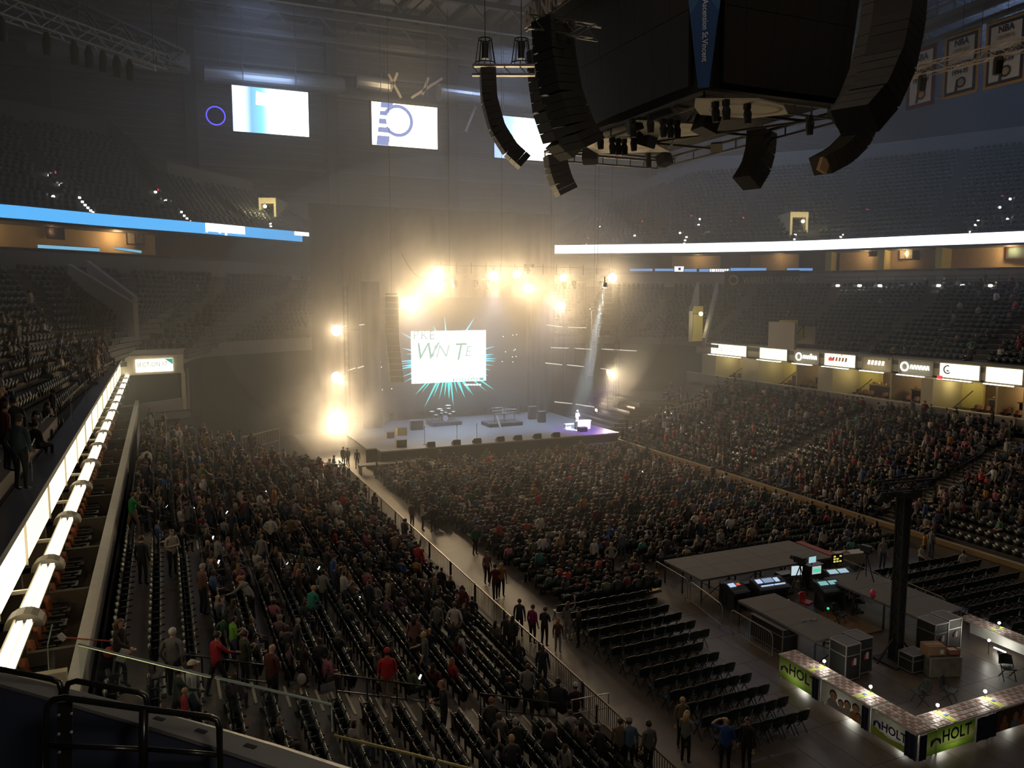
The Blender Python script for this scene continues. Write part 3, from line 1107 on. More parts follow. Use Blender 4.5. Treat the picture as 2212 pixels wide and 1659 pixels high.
def draw2(t, a, c):
    MB().span((a.x, SYP - .05, a.z), (c.x, SYP - .01, c.z)).build('picture', s_white, t)
    w, h = c.x - a.x, c.z - a.z
    # slanted stem with speed stripes and an open ring
    for z0, z1 in ((0.0, .22), (.30, .42), (.50, .62), (.70, .80), (.88, 1.0)):
        s0, s1 = .06 + .08 * z0, .06 + .08 * z1
        MB().add([(a.x + w * s0, SYP - .08, a.z + h * z0), (a.x + w * (s0 + .18), SYP - .08, a.z + h * z0), (a.x + w * (s1 + .18), SYP - .08, a.z + h * z1), (a.x + w * s1, SYP - .08, a.z + h * z1)], [(0, 1, 2, 3)]).build('logo_stripe', s_lilac, t)
    b = MB()
    cx, cz, r0, r1 = a.x + w * .39, a.z + h * .60, h * .30, h * .38
    n = 28
    V, F = [], []
    for k in range(n + 1):
        th = R(-150 + 300 * k / n)
        for r in (r0, r1):
            V.append((cx + r * math.cos(th), SYP - .1, cz + r * math.sin(th)))
    for k in range(n):
        F.append((2 * k, 2 * k + 1, 2 * k + 3, 2 * k + 2))
    b.add(V, F)
    b.build('logo_ring', s_lilac, t)
    MB().add([(cx + r0 * .97 * math.cos(2 * math.pi * k / 24), SYP - .11, cz + r0 * .97 * math.sin(2 * math.pi * k / 24)) for k in range(24)], [tuple(range(24))]).build('logo_disc', s_white, t)


def draw3(t, a, c):
    MB().span((a.x, SYP - .05, a.z), (c.x, SYP - .01, c.z)).build('picture', gradient_screen('screen_blue2', ((0, (.25, .38, .72)), (.28, (.4, .55, .85)), (.42, (.85, .93, 1)), (1, (.95, .98, 1))), 2.6), t)
    w, h = c.x - a.x, c.z - a.z
    MB().add([(a.x + w * .30, SYP - .08, a.z + h * .05), (a.x + w * .97, SYP - .08, a.z + h * .03), (a.x + w * .97, SYP - .08, a.z + h * .8), (a.x + w * .27, SYP - .08, a.z + h * .82)], [(0, 1, 2, 3)]).build('white_shape', s_pale, t)


screen_pic('a', ((504, 200), (665, 283)), 'hanging screen with blue and white picture, leftmost of the three', draw1)
screen_pic('b', ((804, 233), (944, 312)), 'hanging screen with a striped ring logo, middle of the three', draw2)
screen_pic('c', ((1068, 262), (1208, 340)), 'hanging screen half hidden behind the hanging speaker columns', draw3)
for dx, lb in ((13, 1),):
    pass
light('screen_wash', 'AREA', (12.7, 96.5, 39.0), 500, (.45, .62, 1), 6, aim=(12.7, 101, 42))
light('screen_wash', 'AREA', (28.6, 96.5, 39.0), 420, (1, .75, .42), 6, aim=(28.6, 101, 42))

# blue neon ring
p = on_y(466, 250, 99)
t = thing('neon_ring', p, 'round glowing blue violet ring sign left of the first screen', 'ring sign')
MB().tube([(1.0 * math.cos(a * math.pi / 16), 0, 1.0 * math.sin(a * math.pi / 16)) for a in range(33)], .07, 6, cap=False).build('ring_tube', EM('neon_blue', (.07, .06, 1.0), 3.0), t, local=True)
MB().tube([(0, .1, 0), (0, .2, 0)], .95, 20).build('back_plate', black, t, local=True)
MB().bar((0, .2, 0), (0, 5, 0), .1).build('bracket', dark_steel, t, local=True)
p = on_y(466, 113, 99)

# ================================================================== CENTRE SCOREBOARD
sb = thing('scoreboard', (26.8, 38.4, 23.5), 'huge dark four sided scoreboard hanging over the arena centre', 'scoreboard')
face_mat = M('scoreboard_face', (0.016, 0.0125, 0.010), 0.55, noise=0.25, scale=0.6)
grid_mat = M('scoreboard_frame', (0.10, 0.085, 0.065), 0.5, 0.3)
X0, X1, Y0, Y1 = 22.7, 31.1, 30.3, 46.5
BZ, TZ2 = 23.6, 41.0
fl = 0.9 / 13.5
gx = (TZ2 - BZ) * fl


def sbp(x, y, z):
    e = (z - BZ) * fl
    return (x + (e if x > 26 else -e), y + (e if y > 38 else -e), z)


def sb_face(n, ax, u0, u1):
    """LED face made of module columns"""
    cols = 10 if n in ('l', 'r') else 6
    rows = 5
    for i in range(cols):
        for j in range(rows):
            a0, a1 = u0 + (u1 - u0) * i / cols, u0 + (u1 - u0) * (i + 1) / cols
            z0, z1 = BZ + .5 + (TZ2 - BZ - 1) * j / rows, BZ + .5 + (TZ2 - BZ - 1) * (j + 1) / rows
            g = .015
            if n in 'lr':
                x = X0 if n == 'l' else X1
                P = [sbp(x, a0, z0), sbp(x, a1, z0), sbp(x, a1, z1), sbp(x, a0, z1)]
            else:
                y = Y0 if n == 'n' else Y1
                P = [sbp(a0, y, z0), sbp(a1, y, z0), sbp(a1, y, z1), sbp(a0, y, z1)]
            c = sum((Vector(p) for p in P), Vector()) / 4
            nrm = (Vector(P[1]) - Vector(P[0])).cross(Vector(P[3]) - Vector(P[0])).normalized()
            if nrm.dot(c - Vector((26.9, 38.4, c.z))) < 0:
                nrm = -nrm
            P = [Vector(p) + (c - Vector(p)).normalized() * g for p in P]
            MB().prism(P, nrm * -.1, nrm * .06).build('led_module', face_mat, sb)


sb_face('l', 0, Y0 + 1.1, Y1 - .1)
sb_face('n', 0, X0 + 1.0, X1 - .1)
sb_face('r', 0, Y0 + .1, Y1 - .1)
# body core, bottom frame
core = MB()
PB = [sbp(x, y, BZ + .3) for x, y in ((X0 + .3, Y0 + .3), (X1 - .3, Y0 + .3), (X1 - .3, Y1 - .3), (X0 + .3, Y1 - .3))]
PT = [sbp(x, y, TZ2) for x, y in ((X0 + .3, Y0 + .3), (X1 - .3, Y0 + .3), (X1 - .3, Y1 - .3), (X0 + .3, Y1 - .3))]
core.add(PB + PT, [(3, 2, 1, 0), (4, 5, 6, 7), (0, 1, 5, 4), (1, 2, 6, 5), (2, 3, 7, 6), (3, 0, 4, 7)])
core.build('body', M('scoreboard_core', (.012, .010, .009), .8), sb)
rim = MB()
cs = [(X0, Y0), (X1, Y0), (X1, Y1), (X0, Y1)]
for k in range(4):
    a, c = cs[k], cs[(k + 1) % 4]
    rim.bar((*a, BZ), (*c, BZ), .16, .14)
    rim.bar((*a, BZ - .5), (*c, BZ - .5), .10, .1)
    for j in range(9):
        p = lerp(a, c, j / 8)
        rim.bar((*p, BZ), (*p, BZ - .5), .06)
rim.build('bottom_frame', grid_mat, sb)
for k in range(4):
    MB().bar((X0, Y0 + 16.2 * (k + .5) / 4, BZ - .2), (X1, Y0 + 16.2 * (k + .5) / 4, BZ - .2), .12).build('cross_beam', grid_mat, sb)
MB().bar((X0, Y0, BZ - .3), (X1, Y1, BZ - .3), .1).build('cross_beam', grid_mat, sb)
MB().bar((X1, Y0, BZ - .3), (X0, Y1, BZ - .3), .1).build('cross_beam', grid_mat, sb)
MB().span((26, 37.5, TZ2), (27.6, 39.2, 50)).build('suspension_mast', dark_steel, sb)
# pale advertising panels with an oval mark on the underside
adp = M('ad_panel', (.62, .56, .42), .6, noise=.1)
adl = M('ad_mark', (.30, .27, .20), .6)
for pxq, ov in ((((1282, 300), (1385, 296), (1448, 328), (1290, 332), (1268, 318)), (1345, 315, 62, 9)), (((1360, 262), (1505, 268), (1540, 290), (1400, 300)), (1465, 283, 40, 8)), (((1502, 216), (1640, 216), (1692, 228), (1702, 247), (1620, 256), (1512, 248), (1500, 232)), (1610, 238, 78, 12))):
    P = [on_z(*q, BZ - .62) for q in pxq]
    MB().prism(P, (0, 0, 0), (0, 0, .08)).build('ad_panel', adp, sb)
    cx, cy_, rx, ry = ov
    V, F = [], []
    for k in range(32):
        th = 2 * math.pi * k / 32
        for s in (1.0, .93):
            q = on_z(cx + rx * s * math.cos(th), cy_ + ry * s * math.sin(th), BZ - .65)
            V.append(q)
    for k in range(32):
        F.append((2 * k, 2 * k + 1, (2 * k + 3) % 64, (2 * k + 2) % 64))
    MB().add(V, F).build('oval_mark', adl, sb)
# lamps and loudspeakers hung under it
for k, (px, py) in enumerate(((1322, 308), (1335, 309), (1348, 310), (1432, 268), (1447, 270), (1462, 272), (1296, 296), (1368, 300), (1404, 258), (1545, 232), (1568, 228), (1614, 236), (1400, 340), (1748, 262), (1366, 268))):
    p = on_z(px, py, BZ - .85)
    b = MB().span((p.x - .12, p.y - .12, p.z), (p.x + .12, p.y + .12, p.z + .25))
    b.tube([(p.x, p.y, p.z + .05), (p.x + .03, p.y, p.z - .2), (p.x + .06, p.y, p.z - .62)], [.11, .19, .15], 10)
    b.build('hanging_lamp', black, sb)
for k, (px, py, s) in enumerate(((1396, 300, 1.3), (1525, 268, 1.4), (1275, 338, 1.2), (1435, 345, 1.1), (1370, 272, 1.0), (1548, 318, .8))):
    p = on_z(px, py, BZ - .7)
    m_ = Matrix.Rotation(.5 + k, 3, 'Z') @ Matrix.Rotation(.35, 3, 'X')
    MB().box(p, (.75 * s, .6 * s, .6 * s), mat=m_).build('underside_speaker', adp if k == 5 else black, sb)
# upper lettering
text_mesh('lettering', 'BANKERS LIFE', 1.65, M('letter_grey', (.42, .38, .35), .6), sb, (X0 - 1.4, Y1 + .05, 30.9), (0, -1, 0), (0, 0, 1), .08, bold=.03)
MB().span((X0 - 1.35, Y0 + .6, 30.75), (X0 - 1.25, Y1 + .1, 30.85)).bar((X0 - 1.3, Y1 - .3, 30.8), (X0 - .4, Y1 - .3, 30.8), .08).bar((X0 - 1.3, Y0 + 2, 30.8), (X0 - .4, Y0 + 2, 30.8), .08).build('letter_rail', dark_steel, sb)
# blue wedge banner on the near corner
bn = thing('corner_banner', (X0 + .2, Y0 + .2, BZ), 'blue wedge shaped banner with white lettering on the scoreboard corner', 'banner')
bz0, bz1 = BZ + .15, BZ + 8.0
dv = Vector((1, -1, 0)).normalized()                       # across the chamfer
nv = Vector((-1, -1, 0)).normalized()                      # out of the chamfer


def bpt(u, z):
    e = (z - BZ) * fl
    c = Vector((X0 + .15 - e, Y0 + .15 - e, z)) + nv * .45
    return c + dv * u


h_ = lambda z: .24 + .98 * (z - bz0) / (bz1 - bz0)
MB().prism([bpt(-h_(bz0), bz0), bpt(h_(bz0), bz0), bpt(h_(bz1), bz1), bpt(-h_(bz1), bz1)], nv * -.06, nv * 0.0).build('cloth', M('banner_blue', (.035, .14, .36), .7, noise=.06), bn)
zm = bz0 + 3.1
MB().prism([bpt(-h_(bz0) * .97, bz0 + .02), bpt(h_(bz0) * .97, bz0 + .02), bpt(h_(zm) * .97, zm), bpt(0, zm + .85), bpt(-h_(zm) * .97, zm)], nv * .0, nv * .02).build('deep_blue_chevron', M('banner_deep', (.015, .075, .25), .7, noise=.05), bn)
bmatw = M('banner_white', (.75, .8, .88), .7, noise=.03)
up_ = (bpt(0, bz1) - bpt(0, bz0)).normalized()
text_mesh('lettering', 'Ascension St.Vincent', .35, bmatw, bn, bpt(-.07, zm + .5) + nv * .05, -up_, dv, 0, bold=.004, sx=.86)
b = MB()
cz = zm + 1.02
for k in range(3):                                          # three interlaced loops
    th = R(90 + 120 * k)
    pts = []
    for j in range(17):
        u = 2 * math.pi * j / 16
        lx, ly = .20 * math.sin(u), .36 * (1 - math.cos(u)) * .8
        q = Vector((lx * math.cos(th - R(90)) - ly * math.sin(th - R(90)), lx * math.sin(th - R(90)) + ly * math.cos(th - R(90))))
        pts.append(bpt(0, cz) + nv * .06 + dv * q.x + up_ * q.y)
    b.tube(pts, .035, 5, cap=False)
b.tube([bpt(0, cz) + nv * .06 + dv * (.2 * math.cos(a * math.pi / 8)) + up_ * (.2 * math.sin(a * math.pi / 8)) for a in range(17)], .02, 4, cap=False)
b.build('knot_emblem', bmatw, bn)

# ------------------------------------------------------------------ house line arrays round the scoreboard
HA = 'speaker columns hanging round the scoreboard'
arr_blk = M('array_black', (0.013, 0.012, 0.011), 0.6, noise=.2)


def px_curve(pp, D):
    return [at(x, y, D) for x, y in pp]


t, Q = line_array(px_curve([(1053, 150), (1056, 215), (1074, 280), (1103, 325), (1133, 352)], 36), .9, .68, arr_blk, 'slim curved speaker column with two cage hoists, left of scoreboard', HA, 16, face=(-1, .3, 0))
a, c = at(1020, 148, 36), at(1156, 148, 36)
b = MB()
for z in (.12, -.28):
    b.bar(a + Vector((0, 0, z)), c + Vector((0, 0, z)), .25, .1)
for k in range(5):
    b.bar(a.lerp(c, k / 4) + Vector((0, 0, .1)), a.lerp(c, min(1, (k + .5) / 4)) + Vector((0, 0, -.28)), .05)
b.build('flying_bar', steel, t)
for px in (1048, 1126):
    p = at(px, 137, 36)
    b = MB()
    for k in range(10):
        th = 2 * math.pi * k / 10
        b.bar(p + Vector((.46 * math.cos(th), .46 * math.sin(th), 0)), p + Vector((.3 * math.cos(th), .3 * math.sin(th), 1.05)), .025)
    for rr, zz in ((.46, 0), (.3, 1.05)):
        b.tube([p + Vector((rr * math.cos(k * math.pi / 8), rr * math.sin(k * math.pi / 8), zz)) for k in range(17)], .025, 4, cap=False)
    b.build('hoist_cage', black, t)
    MB().tube([p + Vector((0, 0, .2)), p + Vector((0, 0, .9))], .16, 8).build('hoist_motor', dark_steel, t)
    MB().tube([p + Vector((0, 0, .9)), p + Vector((0, 0, 30))], .02, 5).build('hoist_chain', dark_steel, t)
t, Q = line_array(px_curve([(1193, 45), (1198, 120), (1212, 200), (1240, 276), (1264, 314)], 31.7), 1.25, 1.2, arr_blk, 'big curved speaker column in front of the scoreboard left edge', HA, 16, face=(-1, -.2, 0))
a, c = at(1150, 50, 31.7), at(1290, 70, 30.5)
truss(MB(), a, c, .5, .7, .03).build('flying_bar', steel, t)
MB().tube([Q[0], Vector(Q[0]) + Vector((0, 0, 22))], .02, 5).build('hoist_chain', dark_steel, t)
t, Q = line_array(px_curve([(1198, 335), (1203, 365), (1213, 395), (1224, 416)], 46), 1.1, 1.15, M('array_brown', (.05, .042, .034), .6), 'short speaker column hanging below the scoreboard left corner', HA, 7, face=(-1, .2, 0))
MB().tube([Q[0], Vector(Q[0]) + Vector((0, 0, 25))], .03, 5).build('hoist_chain', dark_steel, t)
t, Q = line_array(px_curve([(1646, 285), (1643, 325), (1633, 362), (1612, 396)], 44), 1.1, 1.3, MATS['array_brown'], 'speaker column hanging below the scoreboard far edge', HA, 8, face=(1, .3, 0))
MB().tube([Q[0], Vector(Q[0]) + Vector((0, 0, 25))], .03, 5).build('hoist_chain', dark_steel, t)
t, Q = line_array(px_curve([(1950, -60), (1943, 40), (1925, 130), (1890, 210), (1845, 262)], 28), 1.3, 1.45, arr_blk, 'biggest black speaker column, at the scoreboard right edge', HA, 16, face=(1, .4, 0))
MB().tube([Q[0], Vector(Q[0]) + Vector((0, 0, 25))], .03, 5).build('hoist_chain', dark_steel, t)
t, Q = line_array(px_curve([(1868, 255), (1850, 300), (1815, 335), (1772, 358)], 38), 1.0, 1.05, MATS['array_brown'], 'speaker column with a tan end plate, below the biggest black one', HA, 8, face=(1, .2, 0))
MB().tube([Q[0], Vector(Q[0]) + Vector((0, 0, 28))], .03, 5).build('hoist_chain', dark_steel, t)
p = Vector(Q[-1])
MB().box(p + Vector((-.15, -.35, -.05)), (.5, .2, .62), mat=Matrix.Rotation(.35, 3, 'Y')).build('end_plate', M('tan_plate', (.5, .33, .17), .6), t)
t, Q = line_array(px_curve([(1166, 108), (1170, 170), (1180, 240), (1202, 305), (1235, 335)], 40), 1.2, .9, M('array_mid', (.06, .055, .05), .6), 'grey brown speaker column behind the big left one', HA, 11, face=(-1, -.1, 0))
MB().tube([Q[0], Vector(Q[0]) + Vector((0, 0, 22))], .03, 5).build('hoist_chain', dark_steel, t)
t, Q = line_array(px_curve([(1915, -60), (1900, 60), (1880, 150), (1850, 225), (1825, 255)], 31), 1.2, .9, MATS['array_mid'], 'grey brown speaker column behind the biggest black one', HA, 14, face=(1, .1, 0))
MB().tube([Q[0], Vector(Q[0]) + Vector((0, 0, 22))], .03, 5).build('hoist_chain', dark_steel, t)

# ------------------------------------------------------------------ championship banners
BX = 60.0
gold = M('banner_gold', (.42, .24, .07), .8)
navy = M('banner_navy', (.03, .035, .07), .8)
maroon = M('banner_maroon', (.10, .03, .06), .8)
bwhite = M('banner_cloth', (.55, .53, .55), .85, noise=.06)
ink = M('banner_ink', (.035, .035, .05), .8)


def champ(px, py0, py1, pxr, rows, label, border, logo):
    a = on_x(px, py0, BX)
    z1 = a.z
    z0 = on_x(px, py1, BX).z
    y1, y0 = a.y, on_x(pxr, py0, BX).y
    t = thing('championship_banner', (BX, (y0 + y1) / 2, z0), label, 'banner', 'championship banners over the right seats')
    for k, (m, e) in enumerate(border):
        MB().span((BX - .02 - .02 * k, y0 + e, z0 + e), (BX - .02 * k, y1 - e, z1 - e)).build('cloth' if k == 0 else 'cloth_border', m, t)
    MB().bar((BX, y0, z1), (BX, y1, z1), .08).build('top_rod', dark_steel, t)
    MB().tube([(BX, (y0 + y1) / 2, z1), (BX, (y0 + y1) / 2, 46)], .02, 5).build('hanger', dark_steel, t)
    w, h = y1 - y0, z1 - z0
    xo = BX - .03 - .02 * len(border)
    for s, fz, sz, m in rows:
        text_mesh('lettering', s, sz * h, m, t, (xo, (y0 + y1) / 2, z0 + fz * h), (0, -1, 0), (0, 0, 1), 0, bold=.02, align='CENTER', sx=.9)
    # emblem: slanted P with a ball
    ly, lz, r = (y0 + y1) / 2 - .02 * w, z0 + .19 * h, .075 * h
    b = MB()
    b.add([(xo, ly + r * 1.3, lz - r * 1.5), (xo, ly + r * .6, lz - r * 1.5), (xo, ly + r * .1, lz + r * 1.1), (xo, ly + r * .9, lz + r * 1.1)], [(0, 1, 2, 3)])
    b.add([(xo, ly - .25 * r - 1.15 * r * math.cos(k * math.pi / 10), lz + .25 * r + 1.15 * r * math.sin(k * math.pi / 10)) for k in range(20)], [tuple(range(20))])
    b.build('emblem_letter', ink, t)
    MB().add([(xo - .02, ly - .25 * r - .75 * r * math.cos(k * math.pi / 10), lz + .25 * r + .75 * r * math.sin(k * math.pi / 10)) for k in range(20)], [tuple(range(20))]).build('emblem_ball', logo, t)


b_old = [(maroon, 0), (bwhite, .35)]
b_new = [(gold, 0), (navy, .22), (bwhite, .45)]
gtxt = M('gold_text', (.40, .30, .18), .8)
champ(1963, 112, 238, 2024, [('ABA', .78, .15, ink), ('WESTERN', .68, .075, gtxt), ('CHAMPIONS', .57, .09, ink), ('1972-73', .42, .11, ink)], 'white 1972-73 banner with maroon edge beside the big speaker column', b_old, M('orange_ball', (.5, .22, .04), .8))
champ(2042, 82, 215, 2118, [('NBA', .80, .14, ink), ('CENTRAL', .70, .075, gtxt), ('CHAMPIONS', .47, .10, ink), ('1994-95', .35, .10, ink)], 'white 1994-95 banner with gold and navy edge', b_new, M('grey_ball', (.3, .26, .28), .8))
champ(2132, 52, 194, 2222, [('NBA', .80, .14, ink), ('CENTRAL', .70, .075, gtxt), ('CHAMPIONS', .47, .10, ink), ('1998-99', .35, .10, ink)], 'white 1998-99 banner with gold edge at the right picture edge', b_new, M('tan_ball', (.4, .3, .16), .8))
champ(1890, 150, 252, 1942, [('ABA', .78, .15, ink), ('1970', .42, .11, ink)], 'maroon edged banner mostly hidden behind the biggest speaker column', b_old, M('orange_ball2', (.5, .22, .04), .8))
P0, P1 = at(1965, 158, 55), at(2300, 75, 46)
t = thing('ceiling_truss', P0.lerp(P1, .5), 'pale box truss crossing in front of the championship banners', 'truss')
truss(MB(), P0, P1, .7, 1.0, .035).build('truss_frame', M('truss_tan', (.5, .4, .3), .5, .4), t)
for s in (.05, .5, .95):
    p = P0.lerp(P1, s)
    MB().tube([p, (p.x, p.y, 46)], .02, 5).build('hoist_chain', dark_steel, t)
for s in (.1, .62):
    p = P0.lerp(P1, s)
    MB().tube([p, p + Vector((0, 0, -.6)), p + Vector((0, .05, -1.4))], [.12, .3, .26], 10).build('hanging_lamp', black, t)
# catwalk behind the banners
P = [at(1985, 65, 72), at(2330, -75, 60)]
t = thing('catwalk', P[0].lerp(P[1], .5), 'steel catwalk with railing high above the championship banners', 'catwalk')
MB().bar(P[0], P[1], 1.6, .5).bar(P[0] + Vector((0, 0, -1.4)), P[1] + Vector((0, 0, -1.4)), .6, .3).build('walkway', M('catwalk_grey', (.16, .15, .145), .7), t)
b = MB()
for z in (1.3, 2.3):
    b.bar(P[0] + Vector((0, 0, z)), P[1] + Vector((0, 0, z)), .14)
for k in range(9):
    q = P[0].lerp(P[1], k / 8)
    b.bar(q, q + Vector((0, 0, 2.3)), .12)
    if k % 4 == 0:
        b.bar(q, (q.x, q.y, 50), .1)
b.build('railing', M('catwalk_grey', (0, 0, 0)), t)
# ================================================================== SUITE DETAILS, SIGNS
from mathutils.bvhtree import BVHTree
ORD = ['first', 'second', 'third', 'fourth', 'fifth', 'sixth', 'seventh', 'eighth', 'ninth', 'tenth', 'eleventh', 'twelfth', 'thirteenth', 'fourteenth', 'fifteenth', 'sixteenth', 'seventeenth', 'eighteenth', 'nineteenth', 'twentieth']


def ordn(k):
    if k < 20:
        return ORD[k]
    k += 1
    t, u = divmod(k, 10)
    tens = {2: 'twent', 3: 'thirt', 4: 'fort', 5: 'fift', 6: 'sixt', 7: 'sevent', 8: 'eight', 9: 'ninet'}[t % 10 or 9]
    return tens + 'ieth' if u == 0 else tens + 'y-' + ORD[u - 1]


strip_mat = EM('sign_strip', (1.0, .86, .55), 4.5)
lamp_strip = EM('trough_light', (1.0, .90, .66), 6.0)
LY_ = [13.6, 17.6, 21.2, 25.5, 29.8, 33.8, 37.6, 41.1, 44.6, 48.6, 52.4, 56.2, 60, 63.8, 67.6, 71]
cap_m = M('partition_cap', (.10, .085, .06), .6)
sign_glow = [EM('sign_warm_a', (1.0, .84, .52), 2.6), EM('sign_warm_b', (1.0, .87, .58), 3.4), EM('sign_warm_c', (1.0, .82, .48), 2.0)]
for k in range(len(LY_) - 1):
    y0, y1 = LY_[k], LY_[k + 1]
    # sign panel on the fascia; its own glow stands for the trough lamps' light
    t = thing('sign_box', (-3.2, (y0 + y1) / 2, 8.25), 'glowing warm white sign panel on the left balcony front, %s from the near end' % ordn(k), 'sign', 'lit sign panels along the left balcony')
    MB().span((-3.24, y0 + .05, 8.27), (-3.16, y1 - .05, 9.42)).build('lit_face', sign_glow[k % 3], t)
    b = MB().span((-3.25, y0, 8.22), (-3.12, y0 + .06, 9.46)).span((-3.25, y0, 9.40), (-3.12, y1, 9.46))
    b.build('sign_frame', M('sign_frame', (.45, .40, .30), .5), t)
    # projecting lamp trough
    t = thing('sign_lamp', (-2.6, (y0 + y1) / 2, 8.12), 'long projecting lamp trough lighting the left balcony, %s from the near end' % ordn(k), 'lamp', 'lamp troughs along the left balcony')
    MB().span((-2.85, y0 + .55, 8.12), (-2.55, y1 - .1, 8.17)).span((-2.88, y0 + .55, 8.12), (-2.85, y1 - .1, 8.26)).build('trough', M('trough_metal', (.4, .36, .27), .4, .4), t)
    MB().span((-3.2, (y0 + y1) / 2 - .04, 8.14), (-2.86, (y0 + y1) / 2 + .04, 8.22)).build('arm', MATS['trough_metal'], t)
    for q in (-2.82, -2.66):
        MB().span((q, y0 + .6, 8.17), (q + .09, y1 - .15, 8.24)).build('tube_lamp', lamp_strip, t)
    t = thing('partition_cap', (-2.6, y0, 8.0), 'dark rounded partition end below the left balcony, %s from the near end' % ordn(k), 'partition', 'partition ends along the left balcony')
    MB().prism([(-2.5 - .35 * (1 - math.cos(a * math.pi / 8)) if False else -2.75 + .35 * math.cos(a * math.pi / 8), y0 + .05, 8.0 + .3 * math.sin(a * math.pi / 8)) for a in range(9)] + [(-3.3, y0 + .05, 8.0)], (0, 0, 0), (0, .42, 0)).build('end_cap', cap_m, t)
    b = MB().span((-8, y0 + .15, 5.1), (-3.3, y0 + .3, 8.2)).span((-3.3, y0 + .15, 5.1), (-2.1, y0 + .3, 6.0))
    struct(b.build('wall_partition', M('partition_dark', (.09, .075, .055), .7)))

# suite seats ---------------------------------------------------------------
chair_tan = M('leather_rust', (.34, .11, .035), .38, noise=.2)
chair_dark = M('seat_dark_shell', (.03, .028, .026), .35)


def suite_chair_proto():
    t = bpy.data.objects.new('suite_chair', None)
    COL.objects.link(t)
    b = MB()
    n = 6
    for k in range(n):
        u0, u1 = -0.26 + .52 * k / n, -0.26 + .52 * (k + 1) / n
        f = lambda u: .05 - .9 * u * u
        b.add([(u0, -.24 + f(u0) * -1, .42), (u1, -.24 - f(u1), .42), (u1, -.32 - f(u1), .92 - 1.1 * u1 * u1), (u0, -.32 - f(u0), .92 - 1.1 * u0 * u0),
               (u0, -.32 - f(u0), .42), (u1, -.32 - f(u1), .42), (u1, -.40 - f(u1), .92 - 1.1 * u1 * u1), (u0, -.40 - f(u0), .92 - 1.1 * u0 * u0)],
              [(0, 1, 2, 3), (5, 4, 7, 6), (3, 2, 6, 7), (0, 4, 5, 1)] + ([(0, 3, 7, 4)] if k == 0 else []) + ([(1, 5, 6, 2)] if k == n - 1 else []))
    b.build('backrest', chair_tan, t, local=True)
    MB().span((-.25, -.26, .40), (.25, .22, .50)).build('seat', chair_dark, t, local=True)
    for s in (-1, 1):
        MB().span((s * .25 - .03, -.3, .55), (s * .25 + .03, .15, .62)).span((s * .25 - .02, -.05, 0), (s * .25 + .02, .05, .56)).build('armrest', chair_dark, t, local=True)
    return t


sc0 = suite_chair_proto()
used0 = [False]


def put(proto, used, loc, rz, label, cat, group):
    o = proto if not used[0] else copy_tree(proto)
    used[0] = True
    o.location = loc
    o.rotation_euler.z = rz
    tag(o, label, cat, group)
    return o


for k in range(len(LY_) - 3):
    y0, y1 = LY_[k], LY_[k + 1]
    for r, (xx, zz, nn, rn) in enumerate(((-2.95, 5.16, 4, 'front'), (-3.9, 5.5, 4, 'back'))):
        for j in range(nn):
            put(sc0, used0, (xx, y0 + .75 + (y1 - y0 - 1.1) * j / (nn - 1), zz), R(-90), 'rust suite armchair, %s in the %s row of the %s suite on the left' % (ORD[j], rn, ordn(k)), 'chair', 'armchairs in the left suites')

# right side: signs -------------------------------------------------------------
RSIGN = [(1535, 1612, 'a', 'white lit sign with dark lettering, first sign right of the stage corner'), (1640, 1700, 'g', 'blank greenish white lit sign, second from the stage corner'),
         (1716, 1768, 'k', 'grey sign with glowing script letters, third from the stage corner'), (1780, 1848, 'r', 'lit sign with faint red letters, fourth from the stage corner'),
         (1862, 1925, 's', 'warm lit sign with slanted pale marks, fifth from the stage corner'), (1942, 2015, 'c', 'grey sign with a glowing round mark and script, sixth sign'),
         (2030, 2118, 'e', 'lit sign with a small round eagle like mark at left, seventh sign'), (2130, 2212, 'w', 'overexposed white lit sign at the right picture edge'), (2230, 2330, 'v', 'lit sign just beyond the right picture edge')]
panel_lit = EM('panel_lit', (1.0, .90, .66), 2.4)
panel_lit2 = EM('panel_lit_green', (.86, 1.0, .62), 2.0)
panel_hot = EM('panel_hot', (1.0, .92, .70), 3.6)
panel_grey = M('panel_grey', (.30, .30, .27), .6)
glow_txt = EM('glow_letters', (1, .93, .75), 3.0)
dark_txt = M('sign_letters', (.05, .05, .06), .7)
SX = 55.18
